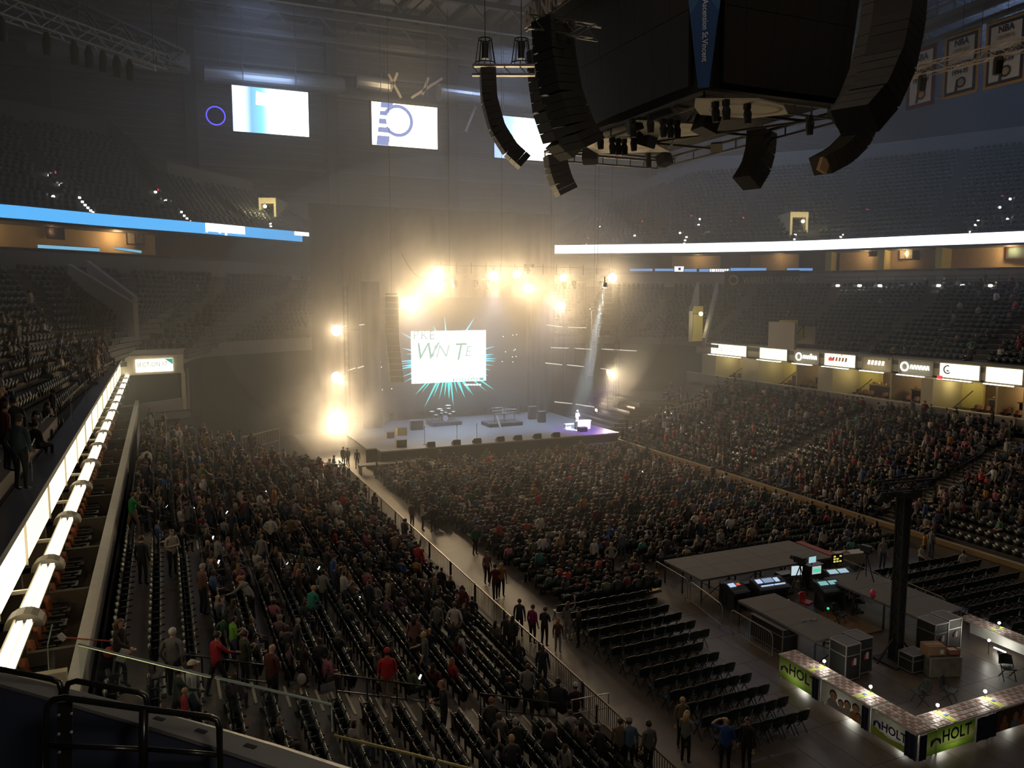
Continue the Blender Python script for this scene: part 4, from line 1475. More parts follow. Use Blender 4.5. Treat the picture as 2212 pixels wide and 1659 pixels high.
for x0, x1, kd, lb in RSIGN:
    ya, yb = on_x(x0, 800, SX).y, on_x(x1, 800, SX).y
    t = thing('sign_box', (SX, (ya + yb) / 2, 8.25), lb, 'sign', 'lit sponsor signs along the right balcony')
    mat = {'a': panel_hot, 'g': panel_lit2, 'k': panel_grey, 'r': panel_lit, 's': M('panel_cream', (.5, .43, .28), .6), 'c': panel_grey, 'e': panel_hot, 'w': panel_hot, 'v': panel_hot}[kd]
    MB().span((SX - .02, yb + .05, 8.32), (SX + .08, ya - .05, 9.36)).build('face', mat, t)
    b = MB()
    for z in (8.24, 9.40):
        b.span((SX - .06, yb, z), (SX + .08, ya, z + .07))
    for y in (ya, yb):
        b.span((SX - .06, y - .04, 8.24), (SX + .08, y + .04, 9.47))
    b.build('sign_frame', MATS['sign_frame'], t)
    L = ya - yb
    X_ = SX - .06
    if kd == 'a':
        text_mesh('lettering', 'Key Bank Corp', .62, dark_txt, t, (X_, ya - .35, 8.66), (0, -1, 0), (0, 0, 1), sx=L / 5.2)
    elif kd == 'k' or kd == 'c':
        b = MB().tube([(X_, ya - .55 - .33 * math.cos(a * math.pi / 8), 8.85 + .33 * math.sin(a * math.pi / 8)) for a in range(17)], .07, 5, cap=False)
        b.build('round_mark', glow_txt, t)
        b = MB()
        rr = random.Random(ord(kd))
        y = ya - 1.1
        while y > yb + .35:
            h = rr.choice((.34, .34, .5, .34))
            b.tube([(X_, y, 8.7), (X_, y - .06, 8.7 + h), (X_, y - .16, 8.72 + h * .9), (X_, y - .2, 8.7)], .045, 4)
            y -= .30
        b.build('script_letters', glow_txt, t)
    elif kd in 'rs':
        b = MB()
        rr = random.Random(5)
        y = ya - .6
        while y > yb + .9:
            b.add([(X_, y, 8.75), (X_, y - .22, 8.75), (X_, y - .30, 8.75 + .36), (X_, y - .08, 8.75 + .36)], [(0, 1, 2, 3)])
            y -= .36
        b.build('faint_letters', M('faint_red', (.42, .2, .12), .7) if kd == 'r' else glow_txt, t)
    elif kd == 'e':
        b = MB().tube([(X_, ya - .7 - .30 * math.cos(a * math.pi / 8), 8.92 + .30 * math.sin(a * math.pi / 8)) for a in range(3, 15)], .06, 5)
        b.add([(X_, ya - .62, 8.92), (X_, ya - .95, 8.82), (X_, ya - .62, 8.75)], [(0, 1, 2)])
        b.build('round_mark', dark_txt, t)
    t2 = thing('sign_lamp', (SX - .6, (ya + yb) / 2, 8.12), 'lamp trough under the ' + lb.split(',')[0].replace('at the right picture edge', 'at right edge'), 'lamp', 'lamp troughs along the right balcony')
    MB().span((SX - .7, yb + .2, 8.12), (SX - .45, ya - .2, 8.18)).build('trough', MATS['trough_metal'], t2)
    MB().span((SX - .66, yb + .3, 8.18), (SX - .49, ya - .3, 8.24)).build('tube_lamp', lamp_strip, t2)
    MB().span((SX - .6, (ya + yb) / 2 - .03, 8.1), (SX + .1, (ya + yb) / 2 + .03, 8.14)).build('arm', MATS['trough_metal'], t2)

# right suites: yellow stair bays, partitions, counters, pictures, seats
YB = [(1500, 1532), (1572, 1592), (1690, 1700), (1716, 1745), (1770, 1790), (1922, 1930), (2012, 2042), (2088, 2100), (2212, 2240)]
bay_y = []
for k, (x0, x1) in enumerate(((1536, 1566), (1624, 1660), (1790, 1822), (2016, 2042), (2240, 2280))):
    ya, yb = on_x(x0, 815, 55.6).y, on_x(x1, 815, 55.6).y
    bay_y.append((ya, yb))
    struct(MB().span((54.3, yb, 5.1), (60.5, ya, 8.2)).build('wall_pier', wall_cream))
    yc = on_x(x1 + (46 if k > 0 else 30), 815, 55.6).y
    struct(MB().span((57.6, yc, 5.1), (57.8, yb, 8.2)).build('wall_stair_bay', wall_yellow))
    t = thing('handrail', (55.0, yc + .3, 5.2), 'dark sloping handrail on the %s yellow lit stair wall of the right suites' % ORD[k], 'handrail', 'sloping handrails on yellow suite walls')
    MB().tube([(54.6, yc + .3, 6.0), (56.8, yc + .3, 7.3)], .035, 6).build('rail', black, t)
    MB().tube([(54.8, yc + .3, 5.1), (54.8, yc + .3, 6.1)], .03, 6).build('post', black, t)
    light('stair_bay_light', 'POINT', (56.2, (yb + yc) / 2, 7.9), 42, (1, .85, .4), .15)
sl = 0
for k, (x0, x1, lb) in enumerate(((1570, 1622, 'first'), (1672, 1716, 'second'), (1722, 1786, 'third'), (1836, 1920, 'fourth'), (1926, 2012, 'fifth'), (2092, 2150, 'sixth'), (2156, 2225, 'seventh'))):
    ya, yb = on_x(x0, 830, 55.2).y, on_x(x1, 830, 55.2).y
    struct(MB().span((55.4, yb - .1, 5.1), (60.2, yb + .05, 8.2)).build('wall_partition', wall_cream))
    for z in (8.1,):
        light('suite_downlight', 'POINT', (58.6, (ya + yb) / 2, 7.7), 34, (1, .66, .34), .2)
    t = thing('suite_counter', (57.4, (ya + yb) / 2, 5.8), 'dark counter with dishes and glasses in the %s lit suite from the stage corner' % lb, 'counter', 'counters in the right suites')
    MB().span((57.1, yb + .4, 5.8), (57.7, ya - .4, 6.75)).build('cabinet_body', M('counter_dark', (.05, .03, .02), .4), t)
    MB().span((57.0, yb + .3, 6.75), (57.8, ya - .3, 6.82)).build('worktop', M('worktop', (.35, .28, .2), .25), t)
    nb = max(3, int((ya - yb) / .8))
    for j in range(nb):
        y = yb + .6 + (ya - yb - 1.2) * j / max(1, nb - 1)
        MB().tube([(57.4, y, 6.82), (57.4, y, 6.9), (57.4, y, 7.0 + .08 * (j % 2))], [.11, .15, .10], 10).build('dish', M('brass_dish', (.7, .48, .2), .25, .9), t)
    t = thing('framed_picture', (59.98, (ya + yb) / 2, 6.9), 'framed picture on the warm back wall of the %s lit suite from the stage corner' % lb, 'picture', 'framed pictures in the right suites')
    MB().span((59.94, (ya + yb) / 2 - .8, 6.9), (60.0, (ya + yb) / 2 + .8, 7.75)).build('frame', M('frame_dark', (.06, .03, .015), .4), t)
    MB().span((59.92, (ya + yb) / 2 - .68, 7.0), (59.95, (ya + yb) / 2 + .68, 7.65)).build('print', M('print_brown', (.35, .22, .12), .5, noise=.8, scale=3), t)
    nn = max(3, int((ya - yb - .3) / .62))
    for r, (xx, zz, rn) in enumerate(((54.55, 5.16, 'front'), (55.6, 5.5, 'back'))):
        for j in range(nn):
            if (j * 7 + k * 3 + r) % 9 == 4:
                continue
            sl += 1
            put(sc0, used0, (xx, ya - .35 - (ya - yb - .6) * j / (nn - 1), zz), R(90), 'rust suite armchair, %s from the left in the %s row of the %s lit suite' % (ORD[j], rn, lb), 'chair', 'armchairs in the right suites')
for k, (px, py) in enumerate(((1794, 776), (2030, 815))):
    p = on_x(px, py, 54.28)
    t = thing('exit_sign', p, 'small red exit sign on the %s pale pier of the right suites' % ('farther', 'nearer')[k], 'sign')
    MB().span((p.x - .03, p.y - .22, p.z - .14), (p.x + .03, p.y + .22, p.z + .14)).build('case', EM('exit_red', (1, .10, .08), .9), t)
for k, y in enumerate(LY_[2:12:2]):
    light('suite_downlight', 'POINT', (-5.2, y + 1.8, 7.6), 30, (1, .7, .38), .2)

# end sign: SECTION 17 on the fascia turning the corner
a, c = Vector((-3.6, 70.4, 9.7)), Vector((1.5, 71.3, 9.7))
struct(MB().prism([(a.x, a.y, 8.2), (c.x, c.y, 8.2), (c.x, c.y, 9.75), (a.x, a.y, 9.75)], (0, 0, 0), (-.1, .4, 0)).build('wall_fascia_end', M('fascia_paint', (0, 0, 0))))
t = thing('sign_box', a.lerp(c, .7), 'glowing white section sign with a teal corner below the far left club seats', 'sign')
d = (c - a).normalized()
nrm = Vector((d.y, -d.x, 0))
sp = lambda u, z, o=0.0: Vector((a.x, a.y, 0)) + d * u + nrm * (.05 + o) + Vector((0, 0, z))
MB().prism([sp(1.55, 8.42), sp(4.35, 8.42), sp(4.35, 9.45), sp(1.55, 9.45)], (0, 0, 0), nrm * .06).build('lit_face', EM('section_white', (1, .95, .72), 3.0), t)
text_mesh('lettering', 'SECTION 17', .52, M('section_letters', (.30, .33, .22), .7), t, sp(1.62, 8.85, .08), d, (0, 0, 1), sx=.82)
MB().add([sp(3.7, 9.44, .08), sp(4.34, 9.44, .08), sp(4.34, 8.95, .08)], [(0, 2, 1)]).build('teal_corner', EM('teal_corner', (.05, .42, .36), .9), t)
b = MB().prism([(-3.6, 70.5, 4.4), (1.9, 71.5, 4.4), (1.9, 71.5, 6.15), (-3.6, 70.5, 5.7)], (0, 0, 0), (-.05, .3, 0))
struct(b.build('wall_knee_end', conc_wall))
struct(MB().span((-3.6, 76, 5), (2, 76.2, 8.2)).span((1.3, 71.4, 5), (1.6, 76, 8.2)).build('wall_suite_end', wall_cream))
struct(MB().span((-3.6, 71, 5.0), (1.9, 76, 5.1)).build('floor_suite_end', suite_floor))
light('suite_downlight', 'POINT', (-1.2, 73.5, 7.7), 26, (1, .75, .42), .2)
for j in range(5):
    put(sc0, used0, (-2.6 + .8 * j, 72.3 + .13 * j, 5.1), R(190), 'rust suite armchair, %s below the glowing section sign' % ORD[j], 'chair', 'armchairs under the section sign')

# ================================================================== deck snapping
def bvh(zmin, objs):
    V, F = [], []
    for o in objs:
        n = len(V)
        V += [v.co for v in o.data.vertices]
        F += [tuple(i + n for i in p.vertices) for p in o.data.polygons]
    return BVHTree.FromPolygons(V, F)


tiers = [o for o in bpy.data.objects if o.name.startswith('seating_tier')]
DECKS = bvh(0, tiers[2:])                 # club and upper decks
CAMV = Vector((0, 0, CAMZ))


def snap(px, py, off=0.0):
    d = (at(px, py, 1) - CAMV).normalized()
    h = DECKS.ray_cast(CAMV, d)
    if h[0] is None:
        return None
    return h[0] - d * off


# aisle step lights, lit doorways and exit signs in the upper bowl
stepl = EM('step_light', (1, .9, .78), 9)
stair_px = [
    ('first lit stair at far upper left', [(172, 428), (178, 437), (184, 444), (190, 450), (196, 456), (201, 460)]),
    ('second lit stair at upper left', [(392, 459), (398, 467), (404, 473), (410, 479), (416, 485)]),
    ('stair below the lit upper doorway left of the drape', [(584, 484), (585, 490), (586, 496)]),
    ('slanting stair right above the end of the white ribbon', [(1272, 514), (1269, 521), (1266, 528)]),
    ('stair in the middle above the white ribbon', [(1483, 513), (1480, 520), (1478, 527)]),
    ('stair under the lit doorway on the right', [(1718, 508), (1717, 513), (1716, 518), (1715, 523)]),
    ('slanting stair just right of the lit doorway', [(1822, 508), (1816, 513), (1810, 517), (1804, 521)]),
    ('stair beside the lit opening at far upper right', [(2113, 478), (2107, 487), (2101, 495), (2096, 502)])]
for lb, pts in stair_px:
    for j, (px, py) in enumerate(pts):
        p = snap(px, py, .25)
        if p is None:
            continue
        t = thing('step_light', p, 'step light, %s down on the %s' % (ORD[j], lb), 'light', 'step lights on the dark upper stairs')
        MB().span((-.10, -.05, -.03), (.10, .05, .12)).build('lens', stepl, t, local=True)
        MB().span((-.14, .05, -.1), (.14, .12, .14)).build('housing', dark_steel, t, local=True)
for k, (px, py, lb) in enumerate(((107, 381, 'upper of two beside the first upper left exit sign'), (131, 402, 'lower of two beside the first upper left exit sign'), (115, 427, 'lone one below the first upper left exit sign'), (336, 417, 'upper of two beside the second upper left exit sign'), (358, 436, 'lower of two beside the second upper left exit sign'),
                                  (1889, 317, 'left of a pair high in the dark right seats'), (1937, 309, 'right of a pair high in the dark right seats'), (2160, 450, 'left of the blue glow at upper right'), (2182, 432, 'highest beside the blue glow at upper right'), (2176, 476, 'lowest below the blue glow at upper right'),
                                  (1303, 479, 'beside the faint exit sign right of the drape'), (1297, 492, 'below the faint exit sign right of the drape'), (1512, 475, 'upper right of the middle exit opening'), (1509, 488, 'right of the middle exit opening'), (1469, 505, 'left below the middle exit opening'), (1526, 508, 'right below the middle exit opening'),
                                  (597, 448, 'right of the lit doorway by the drape, upper'), (557, 455, 'left of the lit doorway by the drape'), (624, 446, 'farthest right of the lit doorway by the drape'), (599, 475, 'right of the lit doorway by the drape, lower'), (1371, 511, 'lone one above the white ribbon'))):
    p = snap(px, py, .4)
    if p is None:
        continue
    t = thing('aisle_lamp', p, 'small bright aisle lamp, %s' % lb, 'light', 'bright aisle lamps in the upper seats')
    MB().ball((0, 0, .1), (.14, .10, .11), 8, 5).build('lens', EM('aisle_lamp_lens', (1, .93, .85), 14), t, local=True)
    MB().span((-.05, .05, -.3), (.05, .15, .1)).build('bracket', dark_steel, t, local=True)
exit_em = EM('exit_glow', (.9, .05, .12), 1.0)
for px, py, lb in ((120, 372, 'first at far upper left'), (345, 410, 'second at upper left'), (575, 434, 'above the lit doorway left of the drape'), (1290, 472, 'faint one just right of the drape'), (1390, 478, 'second right of the drape'), (1495, 467, 'above the middle white lit opening'), (1604, 471, 'beside a pale upright bar'), (1722, 461, 'above the lit doorway on the right'), (1874, 454, 'alone right of the lit doorway'), (2166, 425, 'by the opening at far upper right')):
    p = snap(px, py, .6)
    if p is None:
        continue
    t = thing('exit_sign', p, 'tiny red exit sign in the upper seats, %s' % lb, 'sign', 'red exit signs over the upper exits')
    MB().span((-.2, -.05, -.11), (.2, .05, .11)).build('case', exit_em, t, local=True)
    MB().span((-.04, .05, -2.2), (.04, .1, -.1)).build('post', dark_steel, t, local=True)


def doorway(px0, px1, py0, py1, lb, power):
    cx = (px0 + px1) / 2
    p = snap(cx, py1, .2) or at(cx, py1, 74)
    D = pix(p)[2]
    a, c = at(px0, py1, D), at(px1, py1, D)
    h = (py1 - py0) * D / FPX
    d = (c - a).normalized()
    n = Vector((-d.y, d.x, 0))
    w = (c - a).length
    b = MB()
    for s in (0, 1):
        q = a + d * (w * s)
        b.prism([q, q + d * .25, q + d * .25 + Vector((0, 0, h)), q + Vector((0, 0, h))], (0, 0, 0), n * 6)
    b.prism([a + Vector((0, 0, h)), a + d * (w + .25) + Vector((0, 0, h)), a + d * (w + .25) + Vector((0, 0, h + .6)), a + Vector((0, 0, h + .6))], (0, 0, 0), n * 6)
    struct(b.build('wall_doorway', wall_cream))
    struct(MB().prism([a, a + d * w, a + d * w + Vector((0, 0, h)), a + Vector((0, 0, h))], n * 3.0, n * 3.2).build('wall_doorway_back', wall_yellow))
    q = a + d * w * .6 - n * 1.0 + Vector((0, 0, h * .72))
    t = thing('corridor_lamp', q, lb, 'lamp')
    MB().ball((0, 0, 0), .18, 8, 6).build('globe', EM('corridor_globe', (1, .9, .5), 20), t, local=True)
    MB().tube([(0, 0, .1), (0, 0, h * .28)], .03, 5).build('stem', dark_steel, t, local=True)
    light('corridor_light', 'POINT', q - n * .4, power, (1, .85, .45), .2)


doorway(560, 592, 440, 470, 'bright globe lamp in the doorway left of the drape', 260)
doorway(1706, 1740, 470, 507, 'bright globe lamp in the lit doorway on the right', 160)
for k, (px, py) in enumerate(((1810, 617), (1857, 617), (1901, 617), (1958, 617), (2028, 617), (2080, 617), (2140, 617))):
    best = min(range(WN), key=lambda j: abs(pix((*WP[j], 15.7))[0] - px) if pix((*WP[j], 15.7))[2] > 20 else 9e9)
    p = on_z(px, py, 15.75)
    q = Vector((*WP[best], 15.75))
    D = pix(q)[2] - 2.0
    p = at(px, py, D)
    t = thing('wall_light', p, 'round white light at the base of the concourse wall, %s from the left' % ORD[k], 'light', 'wall lights above the right club seats')
    MB().ball((0, 0, 0), (.22, .16, .12), 10, 6).build('lens', EM('wall_light_lens', (1, .95, .9), 16), t, local=True)
    MB().span((-.2, .1, -.12), (.2, .6, .12)).build('housing', plaster, t, local=True)

# railing in front of the concourse wall, glimpses of the upper suites
railp = [WP[k] for k in range(WN) if 1770 < pix((*WP[k], 16))[0] < 2600 and pix((*WP[k], 16))[2] > 10]
t = thing('concourse_railing', (*railp[0], 15.5), 'thin dark railing along the concourse above the right club seats', 'railing')
b = MB()
for z in (16.5, 16.1):
    for a_, c_ in zip(railp, railp[1:]):
        b.bar((a_[0] - 1, a_[1] - .6, z), (c_[0] - 1, c_[1] - .6, z), .05)
for a_ in railp:
    b.bar((a_[0] - 1, a_[1] - .6, 15.4), (a_[0] - 1, a_[1] - .6, 16.5), .05)
b.build('rail', dark_steel, t)
warmwall = M('suite_warm', (.55, .42, .24), .8)


def upper_box(px0, px1, mat, depth, name='wall_suite_box'):
    """one lit upper suite between two partitions"""
    ks = [k for k in range(WN) if px0 <= pix((*WP[k], 18))[0] <= px1 and pix((*WP[k], 18))[2] > 10]
    if len(ks) < 2:
        k0 = min(range(WN), key=lambda k: abs(pix((*WP[k], 18))[0] - (px0 + px1) / 2))
        ks = [k0 - 1, k0, k0 + 1]
    P = [WP[k] for k in range(max(0, ks[0] - 1), min(WN, ks[-1] + 2))]
    b = MB()
    band(b, P, 17.2, 19.3, depth, .2)
    struct(b.build(name, mat))
    m_ = P[len(P) // 2]
    d = (Vector((26, 37)) - Vector(m_)).normalized()
    return Vector((m_[0], m_[1], 18.9 + lift(m_[0]))) - Vector((d.x, d.y, 0)) * (depth - 1.2)


for px0, px1, pw in ((-60, 50, 60), (90, 205, 22), (270, 318, 70), (1440, 1530, 22), (1620, 1700, 16), (1790, 1870, 40), (1900, 2010, 55), (2060, 2212, 70), (2240, 2400, 60)):
    q = upper_box(px0, px1, warmwall, 3.4)
    light('upper_suite_light', 'POINT', q, pw * 2.2, (1, .66, .32), .2)
    m_ = q
for px0, px1 in ((1770, 1790), (1885, 1900), (2040, 2060)):
    k0 = min(range(WN), key=lambda k: abs(pix((*WP[k], 18))[0] - px0) if pix((*WP[k], 18))[2] > 20 else 9e9)
    p = Vector(WP[k0])
    d = (p - Vector((26, 37))).normalized()
    e = Vector((-d.y, d.x))
    struct(MB().prism([(*(p - e * .3), 17.2), (*(p + e * .3), 17.2), (*(p + e * .3), 19.3), (*(p - e * .3), 19.3)], (d.x * .2, d.y * .2, 0), (d.x * 4, d.y * 4, 0)).build('wall_partition', wall_yellow))
# pictures, TVs and tables seen in the upper suites
frm = M('frame_dark', (.06, .03, .015), .4)
prn = M('print_pale', (.6, .55, .45), .6, noise=.5, scale=5)
for k, (px, py, w, h, lb, m2) in enumerate(((1951, 549, .8, 1.2, 'left of two framed pictures in an upper suite', prn), (1964, 549, .8, 1.2, 'right of two framed pictures in an upper suite', prn), (1981, 551, .6, 1.0, 'narrow dark frame beside the two framed pictures', M('print_dark', (.08, .06, .05), .6)), (2198, 545, 2.0, 1.2, 'wide dark painting in the upper suite at the right edge', M('print_teal', (.05, .10, .09), .6, noise=.8)),
                                            (1885, 547, .9, .7, 'dark television in an upper suite under the white ribbon', black_gloss), (2088, 537, .9, .7, 'dark television in the upper suite near the right edge', black_gloss), (283, 512, .9, 1.5, 'left lit frame in the warm upper left suite', prn), (301, 514, .9, 1.3, 'right lit frame in the warm upper left suite', prn), (28, 492, 1.3, .9, 'dark television in the far upper left suite', black_gloss), (120, 502, 1.6, 1.2, 'dark panel picture in the dim upper left suite', M('print_dark', (0, 0, 0)))) ):
    k0 = min(range(WN), key=lambda j: abs(pix((*WP[j], 18))[0] - px) if pix((*WP[j], 18))[2] > 20 else 9e9)
    D = pix((*WP[k0], 18))[2] + 2.6
    p = at(px, py, D)
    d = (Vector((26, 37)) - p.xy).normalized()
    rz = math.atan2(d.y, d.x) + math.pi / 2
    t = thing('framed_picture' if 'television' not in lb else 'television', p, lb, 'picture' if 'television' not in lb else 'television', rz=rz)
    MB().box((0, 0, 0), (w, .08, h)).build('frame', frm, t, local=True)
    MB().box((0, -.05, 0), (w * .78, .02, h * .8)).build('print', m2, t, local=True)
    MB().box((0, .5, 0), (.1, .9, .1)).build('mount', frm, t, local=True)
led2 = EM('concourse_screen_blue', (.16, .36, .75), 1.0)
ledw = EM('concourse_screen_white', (.8, .85, 1), 1.6)
for k, (x0, x1, y, h, m2, lb) in enumerate(((82, 215, 535, 7, EM('concourse_cyan', (.22, .55, .8), 1.0), 'longer light blue strip screen at upper left concourse'), (248, 305, 539, 5, EM('concourse_cyan', (0, 0, 0), 1), 'shorter light blue strip screen at upper left concourse'),
                                            (1360, 1455, 583, 5, led2, 'dim blue strip screen left of the white square screen'), (1457, 1477, 581, 11, ledw, 'white square screen with a dark mark under the white ribbon'), (1478, 1532, 584, 6, led2, 'blue strip screen right of the white square screen'), (1533, 1575, 584, 6, ledw, 'white lettering strip screen under the white ribbon'), (1578, 1655, 583, 8, led2, 'blue strip screen at the right end under the white ribbon'),
                                            (1700, 1755, 582, 5, led2, 'short dim blue strip screen beside the yellow partition'))):
    ks = (x0 + x1) / 2
    k0 = min(range(WN), key=lambda j: abs(pix((*WP[j], 17.3))[0] - ks) if pix((*WP[j], 17.3))[2] > 20 else 9e9)
    D = pix((*WP[k0], 17.3))[2] - .6
    a_, c_ = at(x0, y + (0 if k > 1 else -3), D), at(x1, y + (0 if k > 1 else 5), D)
    t = thing('strip_screen', a_.lerp(c_, .5), lb, 'display screen', 'strip screens along the concourse')
    hh = h * D / FPX
    MB().bar(a_, c_, .08, hh).build('led_face', m2, t)
    MB().bar(a_ + Vector((0, .12, 0)), c_ + Vector((0, .12, 0)), .1, hh * 1.3).build('casing', black, t)
    if 'square' in lb:
        MB().box(a_.lerp(c_, .55) + Vector((0, -.08, 0)), (.45, .02, .3)).build('dark_mark', ink, t)
    if 'lettering' in lb:
        b = MB()
        for j in range(9):
            if j not in (1,):
                b.box(a_.lerp(c_, (j + .5) / 9) + Vector((0, -.08, 0)), (.06, .02, hh * .9))
        b.build('letter_gaps', ink, t)
# long dark sign with pale lettering
p, q = at(1565, 605, 84), at(1726, 603, 84)
t = thing('wall_sign', p.lerp(q, .5), 'long dark sign with pale capital lettering under the white ribbon', 'sign')
MB().bar(p, q, .1, 1.9).build('board', M('sign_board', (.07, .07, .075), .7), t)
d = (q - p).normalized()
text_mesh('lettering', "WARREN'S WARRIORS", 1.05, M('sign_pale', (.40, .38, .34), .7), t, p + d * 1.9 + Vector((0, -.1, -.42)), d, (0, 0, 1), sx=.62)
MB().tube([p + d * (.9 + .45 * math.cos(k * math.pi / 8)) + Vector((0, -.08, .45 * math.sin(k * math.pi / 8))) for k in range(17)], .09, 5, cap=False).build('round_mark', M('sign_pale', (0, 0, 0)), t)

# concrete vomitory walls in the club tier
def sloping_wall(pts, D0, D1, h, lb, n=8):
    (x0, y0), (x1, y1) = pts
    a_, c_ = at(x0, y0, D0), at(x1, y1, D1)
    d = Vector((c_.y - a_.y, -(c_.x - a_.x), 0)).normalized()
    b = MB().prism([a_, c_, c_ - Vector((0, 0, h * 1.25)), a_ - Vector((0, 0, h))], d * -.15, d * .15)
    o = struct(b.build('wall_vomitory', conc_wall))
    return o


sloping_wall(((190, 563), (292, 640)), 66, 57, 2.4, '')
sloping_wall(((150, 570), (292, 655)), 64, 55, 1.2, '')
sloping_wall(((1508, 608), (1492, 672)), 86, 80, 2.4, '')
sloping_wall(((1549, 612), (1520, 730)), 86, 78, .8, '')
p = at(1516, 700, 81)
struct(MB().box(p + Vector((0, 1.0, 0)), (1.6, .2, 3.6)).build('wall_vomitory_back', wall_yellow))
t = thing('corridor_lamp', at(1514, 678, 79.5), 'bright yellow lit lamp in the corner stair opening right of the stage', 'lamp')
MB().ball((0, 0, 0), .2, 8, 6).build('globe', EM('corridor_globe', (0, 0, 0), 0), t, local=True)
MB().tube([(0, 0, 0), (0, 1.3, 0)], .04, 5).build('bracket', dark_steel, t, local=True)
light('corridor_light', 'POINT', at(1512, 690, 79), 90, (1, .85, .4), .2)
p = at(1703, 715, 70)
for dx_, hh_ in ((-1.15, 2.3), (1.15, 1.5)):
    struct(MB().box(p + Vector((dx_ * .9, -.4, -.35)), (.25, 3.2, hh_)).build('wall_vomitory', conc_wall))
t = thing('handrail', p + Vector((.5, -1.2, -.9)), 'dark rail at the small yellow opening in the right club seats', 'handrail')
MB().tube([p + Vector((-.8, -1.6, -1.3)), p + Vector((-.8, -1.6, -.4)), p + Vector((.9, -.9, .5)), p + Vector((.9, -.9, -.6))], .04, 6).build('rail', black, t)
struct(MB().box(p, (1.8, .3, 1.9)).build('wall_vomitory_back', wall_yellow))
light('corridor_light', 'POINT', at(1703, 715, 68.8), 9, (1, .9, .35), .2)
# end club: dark lower wall under the far seats, corner stand beside the stage
b = MB()
band(b, FP[24:WN - 34], 0, 8.9, .5, .3, up=False)
struct(b.build('wall_backstage', M('backstage', (.06, .05, .045), .9)))
b = MB()
for i in range(9):
    z = .6 + .36 * i
    b.prism([(41.0 + .8 * i, 70 + .3 * i, -.2), (53.5, 69 - .1 * i, -.2), (53.5, 69 - .1 * i, z), (41.0 + .8 * i, 70 + .3 * i, z)], (0, 0, 0), (0, 9, 0))
struct(b.build('seating_tier', riser_mat))
# ================================================================== MIXING POSITION (front of house)
deck_grey = M('riser_carpet', (.135, .13, .135), .85, noise=.12, scale=2)
leg_m = dark_steel


def riser(name, x0, x1, y0, y1, z, label, nx, ny):
    t = thing(name, ((x0 + x1) / 2, (y0 + y1) / 2, 0), label, 'platform')
    for i in range(nx):
        for j in range(ny):
            a0, a1 = x0 + (x1 - x0) * i / nx, x0 + (x1 - x0) * (i + 1) / nx
            b0, b1 = y0 + (y1 - y0) * j / ny, y0 + (y1 - y0) * (j + 1) / ny
            MB().span((a0 + .008, b0 + .008, z - .1), (a1 - .008, b1 - .008, z)).build('deck_panel', deck_grey, t)
    for i in range(nx + 1):
        for j in range(ny + 1):
            x = x0 + .06 + (x1 - x0 - .12) * i / nx
            y = y0 + .06 + (y1 - y0 - .12) * j / ny
            MB().span((x - .03, y - .03, 0), (x + .03, y + .03, z - .1)).build('leg', leg_m, t)
    b = MB()
    for i in range(nx):
        xa, xb = x0 + .06 + (x1 - x0 - .12) * i / nx, x0 + .06 + (x1 - x0 - .12) * (i + 1) / nx
        for y in (y0 + .06, y1 - .06):
            b.bar((xa, y, .15), (xb, y, z - .15), .03)
            b.bar((xa, y, z - .15), (xb, y, .15), .03)
    b.build('cross_brace', leg_m, t)
    return t


riser('mix_riser', 22.8, 31.0, 29.7, 32.8, 1.2, 'wide grey carpeted riser behind the mixing consoles', 5, 2)
riser('side_riser', 22.7, 24.8, 22.4, 27.0, 1.2, 'long grey riser on the left side of the mixing area', 1, 3)
riser('side_riser', 28.3, 31.0, 22.4, 27.6, 1.2, 'long grey riser on the right side of the mixing area', 1, 3)
t = thing('plywood_floor', (27.3, 25.2, 0), 'brown plywood floor sheets inside the mixing area', 'floor sheet')
for i in range(2):
    for j in range(2):
        MB().span((25.0 + 1.6 * i + .01, 24.0 + 1.3 * j + .01, 0.012), (26.6 + 1.6 * i - .01, 25.3 + 1.3 * j - .01, .06)).build('plywood_sheet', M('plywood', (.20, .12, .06), .45, noise=.4, scale=2), t)

screen_cool = EM('console_screen', (.55, .70, .95), .9)
screen_green = EM('console_green', (.05, .8, .35), .9)
screen_cyan = EM('console_cyan', (.35, .75, .75), .6)
screen_warm = EM('console_amber', (.9, .75, .15), .8)
con_blk = M('console_black', (.02, .02, .022), .45)
con_grey = M('console_grey', (.16, .16, .18), .4)


def console(x, y, w, label, rz, screens, d=.9, z=.85):
    """sloping mixing desk on a stand; screens: list of (u, v, w, h, mat) on the sloping top"""
    t = thing('mixing_console', (x, y, 0), label, 'console', rz=rz)
    b = MB().prism([(-w / 2, -d / 2, z), (-w / 2, d / 2, z), (-w / 2, d / 2, z + .38), (-w / 2, d * .25, z + .36), (-w / 2, -d / 2, z + .12)], (0, 0, 0), (w, 0, 0))
    b.build('desk_body', con_blk, t, local=True)
    for s in (-1, 1):
        MB().span((s * (w / 2 - .08) - .04, -.3, 0), (s * (w / 2 - .08) + .04, .35, z)).build('stand_leg', dark_steel, t, local=True)
    MB().span((-w / 2, .2, .2), (w / 2, .25, z - .1)).build('front_panel', con_blk, t, local=True)
    sl = math.atan2(.24, d * .75)
    m_ = Matrix.Rotation(sl, 3, 'X')
    f = MB()
    for i in range(int(w / .07)):
        u = -w / 2 + .08 + .07 * i
        if u > w / 2 - .08:
            break
        c = Vector((u, -d * .32, z + .165))
        f.box(c, (.02, .03, .03), mat=m_)
    f.build('fader', M('fader_white', (.6, .6, .62), .4), t, local=True)
    for u, v, sw, sh, mt in screens:
        c = Vector((u, v, z + .12 + (v + d / 2) * math.tan(sl) + .02))
        MB().box(c, (sw, sh, .012), mat=m_).build('screen', mt, t, local=True)
    return t


